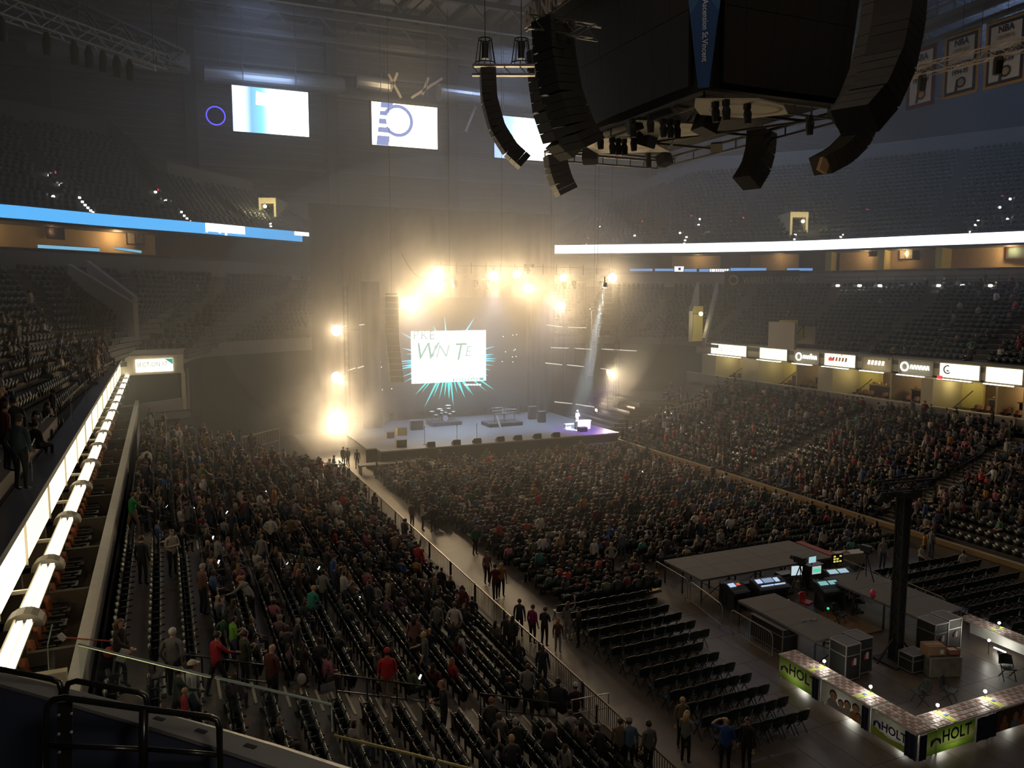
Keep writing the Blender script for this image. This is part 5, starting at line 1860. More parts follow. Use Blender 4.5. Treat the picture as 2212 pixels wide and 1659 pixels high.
def monitor(x, y, z, w, h, mt, label, rz=0.0, stand=.3):
    t = thing('monitor', (x, y, z), label, 'monitor', rz=rz)
    MB().span((-w / 2, 0, stand), (w / 2, .05, stand + h)).build('casing', con_blk, t, local=True)
    MB().span((-w / 2 + .02, -.01, stand + .02), (w / 2 - .02, 0, stand + h - .02)).build('screen', mt, t, local=True)
    MB().span((-.03, .02, 0), (.03, .06, stand)).span((-.14, -.1, 0), (.14, .12, .02)).build('foot', dark_steel, t, local=True)
    return t


cz = R(0)
console(23.9, 28.5, .9, 'small lit console at the left end of the mixing desks', 0, [(-.2, .1, .35, .25, screen_cool), (.15, .1, .2, .15, EM('console_red', (1, .2, .1), .6))])
console(25.7, 28.3, 1.7, 'largest blue glowing console with rows of lit faders', R(-4), [(-.55, .12, .3, .28, screen_cool), (-.05, .12, .55, .3, EM('console_mid', (.30, .40, .62), .8)), (.42, .10, .25, .28, screen_cool), (-.3, -.2, .7, .08, screen_cool), (.4, -.2, .6, .08, screen_cool)])
console(28.05, 26.9, 1.3, 'console with two pale green screens behind the red chair', R(-8), [(-.32, .12, .45, .26, screen_cyan), (.22, .12, .45, .26, screen_cyan), (.5, -.1, .12, .06, EM('amber_lamp', (1, .7, .25), 3))])
console(29.75, 27.9, 1.5, 'console with two pale screens near the right end of the mixing area', R(-8), [(-.4, .12, .5, .3, EM('console_sky', (.45, .62, .72), .8)), (.18, .12, .5, .3, EM('console_sky', (0, 0, 0), 1)), (-.2, -.2, .3, .1, M('fader_bank', (.25, .25, .27), .5))])
monitor(27.35, 28.35, .9, .62, .5, EM('monitor_pale', (.6, .75, .8), .9), 'upright pale monitor beside the largest console', R(-10))
m1 = monitor(28.25, 28.0, .95, .55, .42, EM('monitor_grey', (.5, .55, .6), .9), 'monitor with a green trace in the middle of the desks', R(-5))
MB().span((-.2, -.02, .42), (.2, -.012, .58)).build('green_trace', screen_green, m1, local=True)
monitor(29.15, 29.2, 1.0, .5, .35, EM('monitor_cyan', (.4, .65, .7), .9), 'small pale monitor below the riser edge', R(0))
m2 = monitor(30.35, 28.75, .95, .7, .5, M('monitor_black', (.02, .02, .02), .3), 'dark monitor with yellow figures at the right end of the desks', R(-5))
b = MB()
for i in range(3):
    for j in range(3):
        if (i + j) % 4 != 3:
            b.span((-.25 + .18 * i, -.02, .38 + .13 * j), (-.12 + .18 * i, -.012, .46 + .13 * j))
b.build('yellow_figures', screen_warm, m2, local=True)
for x, y, z, mt, lb in ((28.1, 28.75, 1.62, screen_green, 'green indicator lamp glowing over the mixing desks'), (26.6, 25.6, .7, screen_green, 'green indicator lamp low beside the black chair'), (26.0, 27.4, .5, EM('violet_led', (.4, .2, 1), 1.5), 'violet indicator lamp under the largest console')):
    t = thing('indicator_lamp', (x, y, z), lb, 'lamp')
    MB().ball((0, 0, 0), .06, 8, 6).build('lens', mt, t, local=True)
    MB().tube([(0, 0, -.03), (0, 0, -z)], .012, 5).build('stalk', dark_steel, t, local=True)
# equipment racks and cable clutter along the back of the desks
for k, (x, y, w, h, lb) in enumerate(((24.0, 29.25, .6, 1.0, 'first small rack from the left behind the desks'), (25.2, 29.3, .7, .9, 'second small rack from the left behind the desks'), (27.4, 29.2, .8, 1.05, 'third small rack from the left behind the desks'), (29.3, 29.3, .9, 1.2, 'grey topped rack right of the small monitors'))):
    t = thing('equipment_rack', (x, y, 0), lb, 'rack')
    MB().span((-w / 2, -.25, 0), (w / 2, .25, h)).build('case', con_blk, t, local=True)
    for j in range(5):
        MB().span((-w / 2 + .04, -.27, .12 + (h - .2) * j / 5), (w / 2 - .04, -.25, .12 + (h - .2) * (j + .8) / 5)).build('unit', con_grey, t, local=True)
    MB().span((-w / 2 - .02, -.27, h), (w / 2 + .02, .27, h + .03)).build('lid', con_grey, t, local=True)
cab = MB()
r2 = random.Random(11)
for k in range(14):
    x = 23.4 + .5 * k
    cab.tube([(x, 29.0 + r2.uniform(-.1, .5), .03), (x + .3, 28.9 + r2.uniform(-.3, .4), .03 + r2.uniform(0, .9)), (x + .8, 29.1 + r2.uniform(-.3, .4), .05)], .018, 4)
tag(cab.build('cables', black), 'tangle of black cables behind the mixing desks', 'cables', kind='stuff')

# road cases -----------------------------------------------------------------
case_blk = M('case_black', (.018, .017, .017), .5)
alu = M('aluminium', (.38, .37, .36), .4, .7, noise=.08)
tagw = M('tape_label', (.55, .53, .52), .6)
tagr = M('tape_red', (.45, .05, .06), .6)


def road_case(x, y, w, d, h, label, group=None, labels=True, top=case_blk, lid=None):
    t = thing('road_case', (x, y, 0), label, 'flight case', group)
    MB().span((-w / 2, -d / 2, .1), (w / 2, d / 2, h)).build('shell', case_blk, t, local=True)
    b = MB()
    e = .035
    for sx in (-1, 1):
        for sy in (-1, 1):
            b.bar((sx * w / 2, sy * d / 2, .1), (sx * w / 2, sy * d / 2, h), e)
    for z in (.1, h * .72, h):
        for sx in (-1, 1):
            b.bar((sx * w / 2, -d / 2, z), (sx * w / 2, d / 2, z), e)
            b.bar((-w / 2, sx * d / 2, z), (w / 2, sx * d / 2, z), e)
    b.build('edge_trim', alu, t, local=True)
    MB().span((-w / 2 + .04, -d / 2 + .04, h), (w / 2 - .04, d / 2 - .04, h + .012)).build('lid', lid or M('case_lid', (.13, .13, .14), .6), t, local=True)
    for sx in (-1, 1):
        for sy in (-1, 1):
            MB().tube([(sx * (w / 2 - .1) - .025, sy * (d / 2 - .1), .05), (sx * (w / 2 - .1) + .025, sy * (d / 2 - .1), .05)], .05, 8).build('caster', black, t, local=True)
    if labels:
        MB().span((.02, -d / 2 - .03, h * .45), (.14, -d / 2 - .015, h * .63)).build('paper_label', tagw, t, local=True)
        MB().span((-.08, -d / 2 - .03, h * .45), (.0, -d / 2 - .015, h * .58)).build('red_label', tagr, t, local=True)
    return t


road_case(23.35, 21.55, .72, .8, 1.45, 'left of two tall black road cases behind the long table')
road_case(24.2, 21.75, .72, .8, 1.45, 'right of two tall black road cases behind the long table')
road_case(28.35, 21.75, .75, .85, 1.35, 'left of two black road cases by the right riser end')
road_case(29.25, 21.85, .75, .85, 1.35, 'right of two black road cases by the right riser end')
road_case(22.9, 24.9, .8, 1.9, 1.05, 'long low black case under the left riser', labels=False)
road_case(26.25, 20.9, .8, .65, .75, 'low black case with grey lid left of the cardboard box', labels=False)
tc_ = thing('plastic_crate', (27.0, 20.35, 0), 'clear storage crate full of coloured goods, cardboard box on top', 'crate', rz=R(-20))
MB().span((-.62, -.42, .06), (.62, .42, .78)).build('crate_body', M('crate_goods', (.13, .12, .09), .4, noise=.9, scale=3.5), tc_, local=True)
b = MB()
for z in (.06, .78):
    b.bar((-.62, -.42, z), (.62, -.42, z), .04).bar((-.62, .42, z), (.62, .42, z), .04).bar((-.62, -.42, z), (-.62, .42, z), .04).bar((.62, -.42, z), (.62, .42, z), .04)
for sx in (-1, 1):
    for sy in (-1, 1):
        b.bar((sx * .62, sy * .42, .06), (sx * .62, sy * .42, .78), .04)
b.build('edge_trim', alu, tc_, local=True)
for sx in (-1, 1):
    for sy in (-1, 1):
        MB().tube([(sx * .5 - .02, sy * .3, .03), (sx * .5 + .02, sy * .3, .03)], .03, 8).build('caster', black, tc_, local=True)
cb = thing('cardboard_box', (26.75, 20.45, .80), 'brown cardboard box lying on the storage crate', 'box', rz=R(-20))
MB().span((-.36, -.27, 0), (.36, .27, .36)).build('carton', M('cardboard', (.27, .16, .09), .8, noise=.15), cb, local=True)
MB().span((-.36, -.03, .36), (.36, .03, .365)).build('packing_tape', M('packing_tape', (.36, .26, .16), .35), cb, local=True)
MB().span((.12, -.285, .08), (.26, -.27, .24)).build('paper_label', tagw, cb, local=True)
cb = thing('open_box', (27.4, 20.15, .80), 'small open box of papers beside the cardboard box', 'box', rz=R(-20))
MB().span((-.22, -.2, 0), (.22, .2, .02)).span((-.22, -.2, 0), (.22, -.18, .2)).span((-.22, .18, 0), (.22, .2, .2)).span((-.22, -.2, 0), (-.2, .2, .2)).span((.2, -.2, 0), (.22, .2, .2)).build('carton', M('carton_red', (.30, .12, .07), .8), cb, local=True)
MB().span((-.18, -.15, .02), (.16, .14, .17)).build('papers', tagw, cb, local=True)

# black lighting mast with a T head ------------------------------------------
mast = thing('tower_mast', (26.25, 21.7, 0), 'tall black mast with a wide T shaped head behind the storage crate', 'mast')
truss(MB(), (26.25, 21.7, .1), (26.25, 21.7, 6.9), .34, .45, .03).build('mast_frame', black, mast)
MB().span((26.10, 21.55, .1), (26.40, 21.85, 6.9)).build('mast_cover', black, mast)
MB().span((25.6, 21.1, 0), (26.9, 22.3, .1)).build('base_plate', black, mast)
for s in (-1, 1):
    MB().bar((26.25 + s * 1.0, 21.7, .1), (26.25 + s * .17, 21.7, 1.0), .06).build('outrigger', black, mast)
truss(MB(), (25.15, 21.9, 7.15), (27.4, 21.4, 7.25), .4, .4, .03).build('head_frame', black, mast)
MB().span((25.8, 21.3, 6.75), (26.75, 22.1, 7.0)).build('head_block', black, mast)
for k, x in enumerate((25.2, 25.6, 26.7, 27.1)):
    MB().tube([(x, 21.75, 7.0), (x, 21.75, 6.85), (x, 22.0, 6.55)], [.1, .17, .14], 8).build('lamp', black, mast)

# chairs in the mixing area ----------------------------------------------------
t = thing('swivel_chair', (26.3, 26.6, 0), 'red swivel chair with chrome foot ring at the consoles', 'chair', rz=R(200))
redm = M('red_vinyl', (.50, .045, .04), .45)
MB().span((-.24, -.22, .62), (.24, .24, .72)).build('seat', redm, t, local=True)
b = MB()
for k in range(6):
    a0 = R(-60 + 20 * k)
    b.prism([(.27 * math.sin(a0), -.05 - .2 * math.cos(a0), .72), (.27 * math.sin(a0 + R(20)), -.05 - .2 * math.cos(a0 + R(20)), .72), (.29 * math.sin(a0 + R(20)), -.1 - .2 * math.cos(a0 + R(20)), 1.05), (.29 * math.sin(a0), -.1 - .2 * math.cos(a0), 1.05)], (0, 0, 0), (0, -.05, 0))
b.build('backrest', redm, t, local=True)
MB().tube([(0, 0, .05), (0, 0, .62)], .04, 8).build('column', alu, t, local=True)
MB().tube([(.27 * math.cos(k * math.pi / 12), .27 * math.sin(k * math.pi / 12), .22) for k in range(25)], .02, 5, cap=False).build('foot_ring', alu, t, local=True)
b = MB()
for k in range(5):
    b.bar((0, 0, .08), (.3 * math.cos(k * 1.257), .3 * math.sin(k * 1.257), .04), .04)
b.build('base', alu, t, local=True)
for k, (x, y, rz, lb) in enumerate(((28.9, 26.1, 160, 'pale armed office chair at the right of the mixing area'),)):
    t = thing('armchair', (x, y, 0), lb, 'chair', rz=R(rz))
    MB().span((-.25, -.24, .44), (.25, .24, .52)).build('seat', con_blk, t, local=True)
    MB().span((-.23, -.28, .55), (.23, -.24, 1.0)).build('backrest', con_blk, t, local=True)
    MB().tube([(-.26, -.26, .5), (-.25, -.28, .95), (-.15, -.3, 1.07), (.15, -.3, 1.07), (.25, -.28, .95), (.26, -.26, .5)], .022, 6).build('back_frame', tagw, t, local=True)
    for s in (-1, 1):
        MB().tube([(s * .28, -.25, .7), (s * .30, .05, .72), (s * .28, .22, .66), (s * .27, .2, .48)], .025, 6).build('armrest', tagw, t, local=True)
    MB().tube([(0, 0, .06), (0, 0, .44)], .035, 8).build('column', con_blk, t, local=True)
    b = MB()
    for q in range(5):
        b.bar((0, 0, .08), (.3 * math.cos(q * 1.257), .3 * math.sin(q * 1.257), .04), .05)
    b.build('base', con_blk, t, local=True)

# tripods with cameras ------------------------------------------------------------
for x, y, z, lb in ((25.85, 26.6, 1.2, 'dark camera on a tripod in front of the consoles'), (29.9, 26.6, 1.2, 'dark camera on a tripod on the right riser')):
    t = thing('camera_tripod', (x, y, z), lb, 'camera', rz=R(10))
    for k in range(3):
        MB().bar((0, 0, 1.25), (.45 * math.cos(k * 2.09 + .5), .45 * math.sin(k * 2.09 + .5), 0), .035).build('leg', black, t, local=True)
    MB().span((-.08, -.1, 1.25), (.08, .1, 1.38)).build('head', black, t, local=True)
    b = MB().span((-.12, -.25, 1.38), (.12, .28, 1.66)).tube([(0, .28, 1.52), (0, .5, 1.52)], [.08, .1], 10)
    b.build('camera_body', con_blk, t, local=True)
    MB().span((-.05, -.32, 1.5), (.12, -.26, 1.6)).build('viewfinder', con_grey, t, local=True)
t = thing('ramp_board', (31.3, 31.1, 0), 'red edged narrow board lying along the riser right end', 'board')
MB().span((-.2, -1.25, 1.2) if False else (-.2, -1.25, 0), (.2, 1.25, 1.15)).build('board', con_grey, t, local=True)
MB().span((-.22, -1.3, 1.15), (.22, 1.3, 1.22)).build('red_edge', M('red_edge', (.28, .04, .04), .6), t, local=True)
t = thing('long_case', (33.2, 30.6, 0), 'pale long case standing among the seats behind the mixing area', 'case', rz=R(-8))
MB().span((-.9, -.3, .3), (.9, .3, .85)).build('shell', M('case_pale', (.38, .33, .29), .6), t, local=True)
MB().span((-.92, -.32, .85), (.92, .32, .92)).build('lid', M('case_pale2', (.45, .40, .36), .6), t, local=True)
for s in (-1, 1):
    MB().span((s * .7 - .05, -.25, 0), (s * .7 + .05, .25, .3)).build('foot', black, t, local=True)
for x, y, z, h, lb in ((28.9, 24.0, 1.2, .6, 'taller pink balloon bunch tied beside the black mast'), (27.7, 24.2, 1.2, .35, 'small pink balloon left of the black mast')):
    t = thing('balloon', (x, y, z), lb, 'balloon')
    MB().ball((0, 0, .15 + h), (.13, .13, h * .62), 10, 8).build('skin', M('balloon_pink', (.75, .07, .18), .35), t, local=True)
    MB().tube([(0, 0, .15 + h * .4), (.02, 0, 0)], .006, 4).build('string', tagw, t, local=True)
t = thing('paper_scrap', (23.9, 24.0, 1.2), 'crumpled white cable lying on the left riser', 'cable')
MB().tube([(-.35, .05, .02), (-.1, .1, .03), (0, -.05, .06), (.15, .1, .02), (.25, -.08, .03), (.4, .02, .02)], .018, 5).build('loops', M('scrap_white', (.55, .53, .5), .5), t, local=True)

# crowd barriers ------------------------------------------------------------------
barm_ = M('barrier_galv', (.30, .28, .25), .45, .6, noise=.12)


def barrier(p, q, label, h=1.1, group='galvanised crowd barriers at the mixing area', feet=True):
    p, q = Vector(p), Vector(q)
    c = p.lerp(q, .5)
    t = thing('crowd_barrier', (c.x, c.y, 0), label, 'barrier', group)
    d = (q - p)
    L = d.length
    d.normalize()
    z = Vector((0, 0, 1))
    pts = [p + z * .18, p + z * (h - .22), p + d * .06 + z * (h - .07), p + d * .2 + z * h, q - d * .2 + z * h, q - d * .06 + z * (h - .07), q + z * (h - .22), q + z * .18]
    MB().tube(pts + [pts[0]], .022, 7).build('outer_frame', barm_, t)
    n = int(L / .13)
    b = MB()
    for k in range(1, n):
        a = p + d * (L * k / n)
        b.bar(a + z * .18, a + z * (h - .02), .014)
    tag(b.build('upright_bars', barm_, t), kind='stuff')
    nrm = Vector((-d.y, d.x, 0))
    if feet:
        for a in (p + d * .2, q - d * .2):
            MB().bar(a - nrm * .32, a + nrm * .32, .05, .02).bar(a + z * 0, a + z * .2, .03).build('foot', barm_, t)
    return t


barrier((22.55, 33.2, 0), (22.4, 30.2, 0), 'crowd barrier beside the left end of the wide riser')
barrier((22.4, 30.0, 0), (21.9, 27.0, 0), 'crowd barrier left of the mixing consoles')
barrier((21.95, 26.5, 0), (21.85, 23.8, 0), 'crowd barrier left of the side riser, nearest the long table')
barrier((31.5, 29.8, 0), (31.4, 27.0, 0), 'crowd barrier right of the mixing consoles')
barrier((31.7, 26.6, 0), (31.5, 23.6, 0), 'crowd barrier right of the right riser')

# ================================================================== SPONSOR TABLES
tbl_top = M('table_white', (.5, .49, .46), .5)
lime = M('lime_vinyl', (.38, .52, .09), .5, noise=.06)
navyc = M('navy_cloth', (.012, .016, .055), .85)
white_v = M('white_vinyl', (.62, .62, .60), .5, noise=.06)
navy_t = M('navy_print', (.03, .03, .12), .6)
pack = [M('packet_a', (.50, .40, .38), .5), M('packet_b', (.30, .16, .13), .5), M('packet_c', (.60, .52, .48), .5)]
skin_pr = [M('print_skin_a', (.52, .30, .20), .6), M('print_skin_b', (.40, .21, .13), .6), M('print_skin_c', (.58, .37, .26), .6)]
hair_pr = M('print_hair', (.05, .03, .02), .7)


def table(x0, x1, y0, y1, label, front, along, z=.95):
    """folding table; front: 'W','S','E' side that carries the banners"""
    t = thing('display_table', ((x0 + x1) / 2, (y0 + y1) / 2, 0), label, 'table')
    MB().span((x0, y0, z - .04), (x1, y1, z)).build('tabletop', tbl_top, t)
    for x in (x0 + .08, x1 - .08):
        for y in (y0 + .08, y1 - .08):
            MB().span((x - .02, y - .02, 0), (x + .02, y + .02, z - .04)).build('leg', alu, t)
    return t


def packets(x0, x1, y0, y1, z, skip, label):
    b = MB()
    r_ = random.Random(int(x0 * 100 + y0))
    nx, ny = max(1, int((x1 - x0) / .155)), max(1, int((y1 - y0) / .155))
    for i in range(nx):
        for j in range(ny):
            x, y = x0 + (x1 - x0) * (i + .5) / nx, y0 + (y1 - y0) * (j + .5) / ny
            if any(a[0] <= x <= a[1] and a[2] <= y <= a[3] for a in skip):
                continue
            b.box((x, y, z + .008 + .004 * r_.random()), (.125, .125, .012), r_.uniform(-.05, .05), (i + j) % 2 * (1 if r_.random() < .85 else 2))
    o = b.build('packets', pack, loc=((x0 + x1) / 2, (y0 + y1) / 2, z))
    tag(o, label, 'packets', kind='stuff')


def glow_through(m):
    """thin vinyl lets the lamps under the tables shine through"""
    nt = m.node_tree
    if 'see' in nt.nodes:
        return
    b = nt.nodes['Principled BSDF']
    tr = nt.nodes.new('ShaderNodeBsdfTranslucent')
    tr.name = 'see'
    mx = nt.nodes.new('ShaderNodeMixShader')
    mx.inputs[0].default_value = .45
    l = b.inputs['Base Color'].links
    if l:
        nt.links.new(l[0].from_socket, tr.inputs[0])
    else:
        tr.inputs[0].default_value = b.inputs['Base Color'].default_value
    nt.links.new(b.outputs[0], mx.inputs[1])
    nt.links.new(tr.outputs[0], mx.inputs[2])
    nt.links.new(mx.outputs[0], nt.nodes['Material Output'].inputs[0])


def holt(t, o, d, z0, w, h, letters, lim=True):
    """vinyl banner hung on a table front: o top-left corner, d along, seen face out"""
    d = Vector(d)
    n = Vector((d.y, -d.x, 0))
    o = Vector(o)
    P = lambda u, v, e=0.0: o + d * u + Vector((0, 0, v)) + n * e
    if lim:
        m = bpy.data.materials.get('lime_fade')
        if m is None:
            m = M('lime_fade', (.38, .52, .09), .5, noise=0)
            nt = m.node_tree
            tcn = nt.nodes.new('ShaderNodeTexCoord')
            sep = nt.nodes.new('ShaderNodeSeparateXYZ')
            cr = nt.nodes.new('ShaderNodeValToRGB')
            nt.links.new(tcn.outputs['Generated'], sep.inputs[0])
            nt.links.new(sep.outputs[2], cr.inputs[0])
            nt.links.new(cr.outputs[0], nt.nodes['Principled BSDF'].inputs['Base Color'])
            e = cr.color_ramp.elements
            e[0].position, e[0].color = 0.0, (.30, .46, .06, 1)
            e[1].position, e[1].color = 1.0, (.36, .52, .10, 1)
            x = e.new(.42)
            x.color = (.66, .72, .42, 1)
    else:
        m = white_v
    glow_through(m)
    MB().prism([P(0, -h), P(w, -h), P(w, 0), P(0, 0)], n * 0, n * .012).build('banner', m, t)
    if not lim:
        MB().prism([P(0, -h), P(w, -h), P(w, -h * .72), P(w * .5, -h * .78), P(0, -h * .60)], n * .012, n * .016).build('lime_swoosh', lime, t)
    text_mesh('lettering', 'HOLT', letters, navy_t, t, P(w * .30, -h * .58, .03), d, (0, 0, 1), bold=.012, sx=.92)
    text_mesh('lettering', 'INTERNATIONAL', letters * .26, M('pale_print', (.72, .76, .56), .6) if lim else navy_t, t, P(w * .32, -h * .75, .03), d, (0, 0, 1))
    MB().tube([P(w * .08, -h * .62, .03), P(w * .10, -h * .42, .03), P(w * .17, -h * .34, .03), P(w * .25, -h * .42, .03), P(w * .27, -h * .60, .03)], [.02, .05, .03, .05, .02], 5).build('arch_mark', navy_t, t)


def face_banner(t, o, d, w, h, base, faces):
    d = Vector(d)
    n = Vector((d.y, -d.x, 0))
    o = Vector(o)
    P = lambda u, v, e=0.0: o + d * u + Vector((0, 0, v)) + n * e
    glow_through(base)
    MB().prism([P(0, -h), P(w, -h), P(w, 0), P(0, 0)], n * 0, n * .012).build('banner', base, t)
    for k, (u, v, r, sk, cl) in enumerate(faces):
        u, v, r = u * w, -v * h, r * h * 1.22
        e = .014 + .006 * k

        def disc(cu, cv, ru, rv, mt, ee, nm):
            MB().add([P(cu + ru * math.cos(a * math.pi / 9), max(-h + .005, cv + rv * math.sin(a * math.pi / 9)), ee) for a in range(18)], [tuple(range(18))]).build(nm, mt, t)
        disc(u, v - r * 1.9, r * 1.5, r * 1.3, cl, e, 'printed_shirt')
        disc(u, v + r * .25, r * .98, r * 1.05, hair_pr, e + .002, 'printed_hair')
        disc(u, v - r * .12, r * .80, r * .98, skin_pr[sk], e + .004, 'printed_face')
        MB().add([P(u - r * .3, v - r * .45, e + .006), P(u + r * .3, v - r * .45, e + .006), P(u + r * .2, v - r * .62, e + .006), P(u - r * .2, v - r * .62, e + .006)], [(3, 2, 1, 0)]).build('printed_smile', M('print_smile', (.65, .5, .45), .6), t)
        for s in (-1, 1):
            MB().add([P(u + s * r * .3 - r * .1, v + r * .05, e + .006), P(u + s * r * .3 + r * .1, v + r * .05, e + .006), P(u + s * r * .3 + r * .1, v + r * .14, e + .006), P(u + s * r * .3 - r * .1, v + r * .14, e + .006)], [(0, 1, 2, 3)]).build('printed_eye', hair_pr, t)


def bunting(t, o, d, w, h):
    d = Vector(d)
    n = Vector((d.y, -d.x, 0))
    P = lambda u, v, e=0.0: Vector(o) + d * u + Vector((0, 0, v)) + n * e
    b = MB()
    for k in range(4):
        u0, u1 = w * k / 4, w * (k + 1) / 4
        e0, e1 = (.03, .06) if k % 2 else (.06, .03)
        b.prism([P(u0, -h, e0), P(u1, -h, e1), P(u1, 0, e1), P(u0, 0, e0)], (0, 0, 0), n * .01)
    b.build('navy_drop', navyc, t)


pl_sh = [M('print_shirt_a', (.30, .28, .38), .7), M('print_shirt_b', (.34, .36, .36), .7, noise=.5, scale=9), M('print_shirt_c', (.45, .20, .06), .7), M('print_shirt_d', (.20, .30, .30), .7)]
TH = .95
lime_card = M('lime_card', (.52, .62, .10), .5)
t1 = table(21.0, 21.85, 20.4, 22.55, 'display table with a lime green lettered banner on its front, farthest of the long row', 'W', 0)
t2 = table(21.0, 21.85, 18.2, 20.35, 'display table with a photo banner of four smiling faces, middle of the long row', 'W', 0)
t3 = table(21.0, 21.85, 16.4, 18.15, 'display table with a white lettered banner at the near booth corner', 'W', 0)
t4 = table(21.9, 24.5, 16.4, 17.2, 'display table with a lime banner, first along the short side', 'S', 0)
t5 = table(24.55, 27.4, 16.4, 17.2, 'display table with a dark photo banner of children at the right picture edge', 'S', 0)
t6 = table(30.4, 31.2, 18.9, 22.2, 'white cloth display table on the far right side of the booth', 'E', 0)
dW = (0, -1, 0)
holt(t1, (20.99, 22.45, TH - .05), dW, TH, 1.72, .78, .56)
bunting(t1, (20.98, 20.70, TH - .05), dW, .3, .8)
face_banner(t2, (20.99, 20.32, TH - .05), dW, 1.8, .74, white_v, [(.30, .42, .19, 0, pl_sh[0]), (.50, .60, .15, 2, pl_sh[0]), (.66, .48, .17, 2, pl_sh[1]), (.86, .40, .17, 0, pl_sh[2]), (.93, .72, .14, 1, pl_sh[2])])
bunting(t2, (20.98, 18.48, TH - .05), dW, .28, .8)
holt(t3, (20.99, 18.12, TH - .05), dW, TH, 1.32, .8, .40, lim=False)
bunting(t3, (20.98, 16.78, TH - .05), dW, .4, .82)
dS = (1, 0, 0)
bunting(t4, (21.0, 16.38, TH - .05), dS, .32, .82)
holt(t4, (21.4, 16.39, TH - .05), dS, TH, 2.2, .78, .56)
bunting(t4, (23.62, 16.38, TH - .05), dS, .95, .8)
face_banner(t5, (24.6, 16.39, TH - .05), dS, 2.5, .74, M('photo_brown', (.14, .09, .06), .6, noise=.3), [(.18, .45, .16, 1, pl_sh[2]), (.40, .45, .18, 0, pl_sh[3]), (.58, .40, .18, 0, pl_sh[2]), (.80, .42, .17, 1, pl_sh[3])])
MB().span((31.2, 18.95, .15), (31.22, 22.15, TH - .05)).build('white_cloth', M('cloth_white', (.75, .76, .74), .8), t6)
for tt, (x0, x1, y0, y1), skips in ((t1, (21.0, 21.85, 20.4, 22.55), [(21, 21.9, 20.9, 21.15)]), (t2, (21.0, 21.85, 18.2, 20.35), [(21, 21.9, 18.75, 19.0)]), (t3, (21.0, 21.85, 16.4, 18.15), []), (t4, (21.9, 24.5, 16.4, 17.2), [(22.6, 22.85, 16, 18)]), (t5, (24.55, 27.4, 16.4, 17.2), [(24.9, 25.15, 16, 18)]), (t6, (30.4, 31.2, 18.9, 22.2), [(30, 32, 20.6, 20.85)])):
    packets(x0 + .02, x1 - .02, y0 + .02, y1 - .02, TH, skips, 'rows of small photo packets on the ' + tt['label'].replace('display table with ', 'table with ').split(',')[0])
    for a in skips:
        c = ((max(a[0], x0) + min(a[1], x1)) / 2, (max(a[2], y0) + min(a[3], y1)) / 2)
        ww, dd = min(a[1], x1) - max(a[0], x0), min(a[3], y1) - max(a[2], y0)
        o = MB().span((c[0] - ww / 2 + .03, c[1] - dd / 2 + .03, TH), (c[0] + ww / 2 - .03, c[1] + dd / 2 - .03, TH + .015)).build('lime_leaflets', lime_card, tt)
        MB().box((c[0] + .05, c[1] + .02, TH + .02), (.14, .12, .012)).build('blue_mark', M('blue_mark', (.05, .12, .35), .6), tt)
clip_em = EM('clip_lamp', (1, .97, .86), 30)
for k, (px, py, z, aim, lb) in enumerate(((1760, 1413, 1.15, (21.3, 21.2), 'clip lamp at the farthest table of the long row'), (1876, 1487, 1.15, (21.3, 19.0), 'clip lamp at the middle table of the long row'), (2023, 1522, 1.15, (22.7, 16.7), 'clip lamp at the first table of the short side'), (2129, 1490, 1.15, (25.0, 16.7), 'clip lamp on the second table of the short side'),
                                          (2143, 1337, 1.15, (30.8, 20.8), 'clip lamp above the white cloth table'), (2123, 1378, .55, (31.3, 20.4), 'clip lamp low behind the white cloth table'))):
    p = on_z(px, py, z)
    p = Vector({0: (21.75, 21.0, 1.18), 1: (21.75, 18.9, 1.18), 2: (22.75, 17.1, 1.18), 3: (25.05, 17.1, 1.18), 4: (30.9, 20.7, 1.2), 5: (30.2, 20.6, .62)}[k])
    t = thing('clip_lamp', p, lb, 'lamp', 'small clip lamps on the display tables')
    MB().ball((0, 0, 0), .055, 8, 6).build('bulb', clip_em, t, local=True)
    MB().tube([(0, 0, -.02), (.02, 0, -(p.z - TH) if p.z > TH else -.60)], .012, 5).build('stem', black, t, local=True)
    light('clip_light', 'POINT', p + Vector((-.05, -.05, .04)) if k < 4 else p + Vector((0, 0, .05)), 14, (1, .93, .78), .05)
for k, (x, y, dx, dy) in enumerate(((20.8, 21.6, 0, 0), (20.8, 19.3, 0, 0), (22.6, 16.2, 0, 0))):
    light('skirt_light', 'AREA', (21.4 if k < 2 else x, y if k < 2 else 16.8, .12), 5, (1, .97, .8), .5, aim=(20.4 if k < 2 else x, y if k < 2 else 15.8, 0))

for k, (x, y) in enumerate(((21.45, 21.6), (21.45, 19.4), (21.45, 17.3), (22.6, 16.85), (26.0, 16.85), (30.75, 20.5))):
    p = Vector((x, y, .16))
    t = thing('floor_lamp', p, 'lamp on the floor under the display tables, %s along the booth' % ORD[k], 'lamp', 'floor lamps under the display tables')
    MB().tube([(-.25 if 3 <= k <= 4 else 0, 0 if 3 <= k <= 4 else -.25, 0), (.25 if 3 <= k <= 4 else 0, 0 if 3 <= k <= 4 else .25, 0)], .03, 8).build('tube_lamp', EM('table_tube', (1, .98, .85), 8), t, local=True)
    MB().span((-.06, -.06, -.15), (.06, .06, -.02)).build('foot', black, t, local=True)
    light('table_light', 'POINT', p + Vector((0, 0, .12)), 6, (1, .97, .82), .1)

# ================================================================== FLOOR CHAIRS (stackable folding chairs)
chair_green = M('folding_chair_green', (.010, .020, .016), .42, noise=.25, scale=6)
chair_leg = M('folding_chair_leg', (.05, .05, .05), .4, .6)


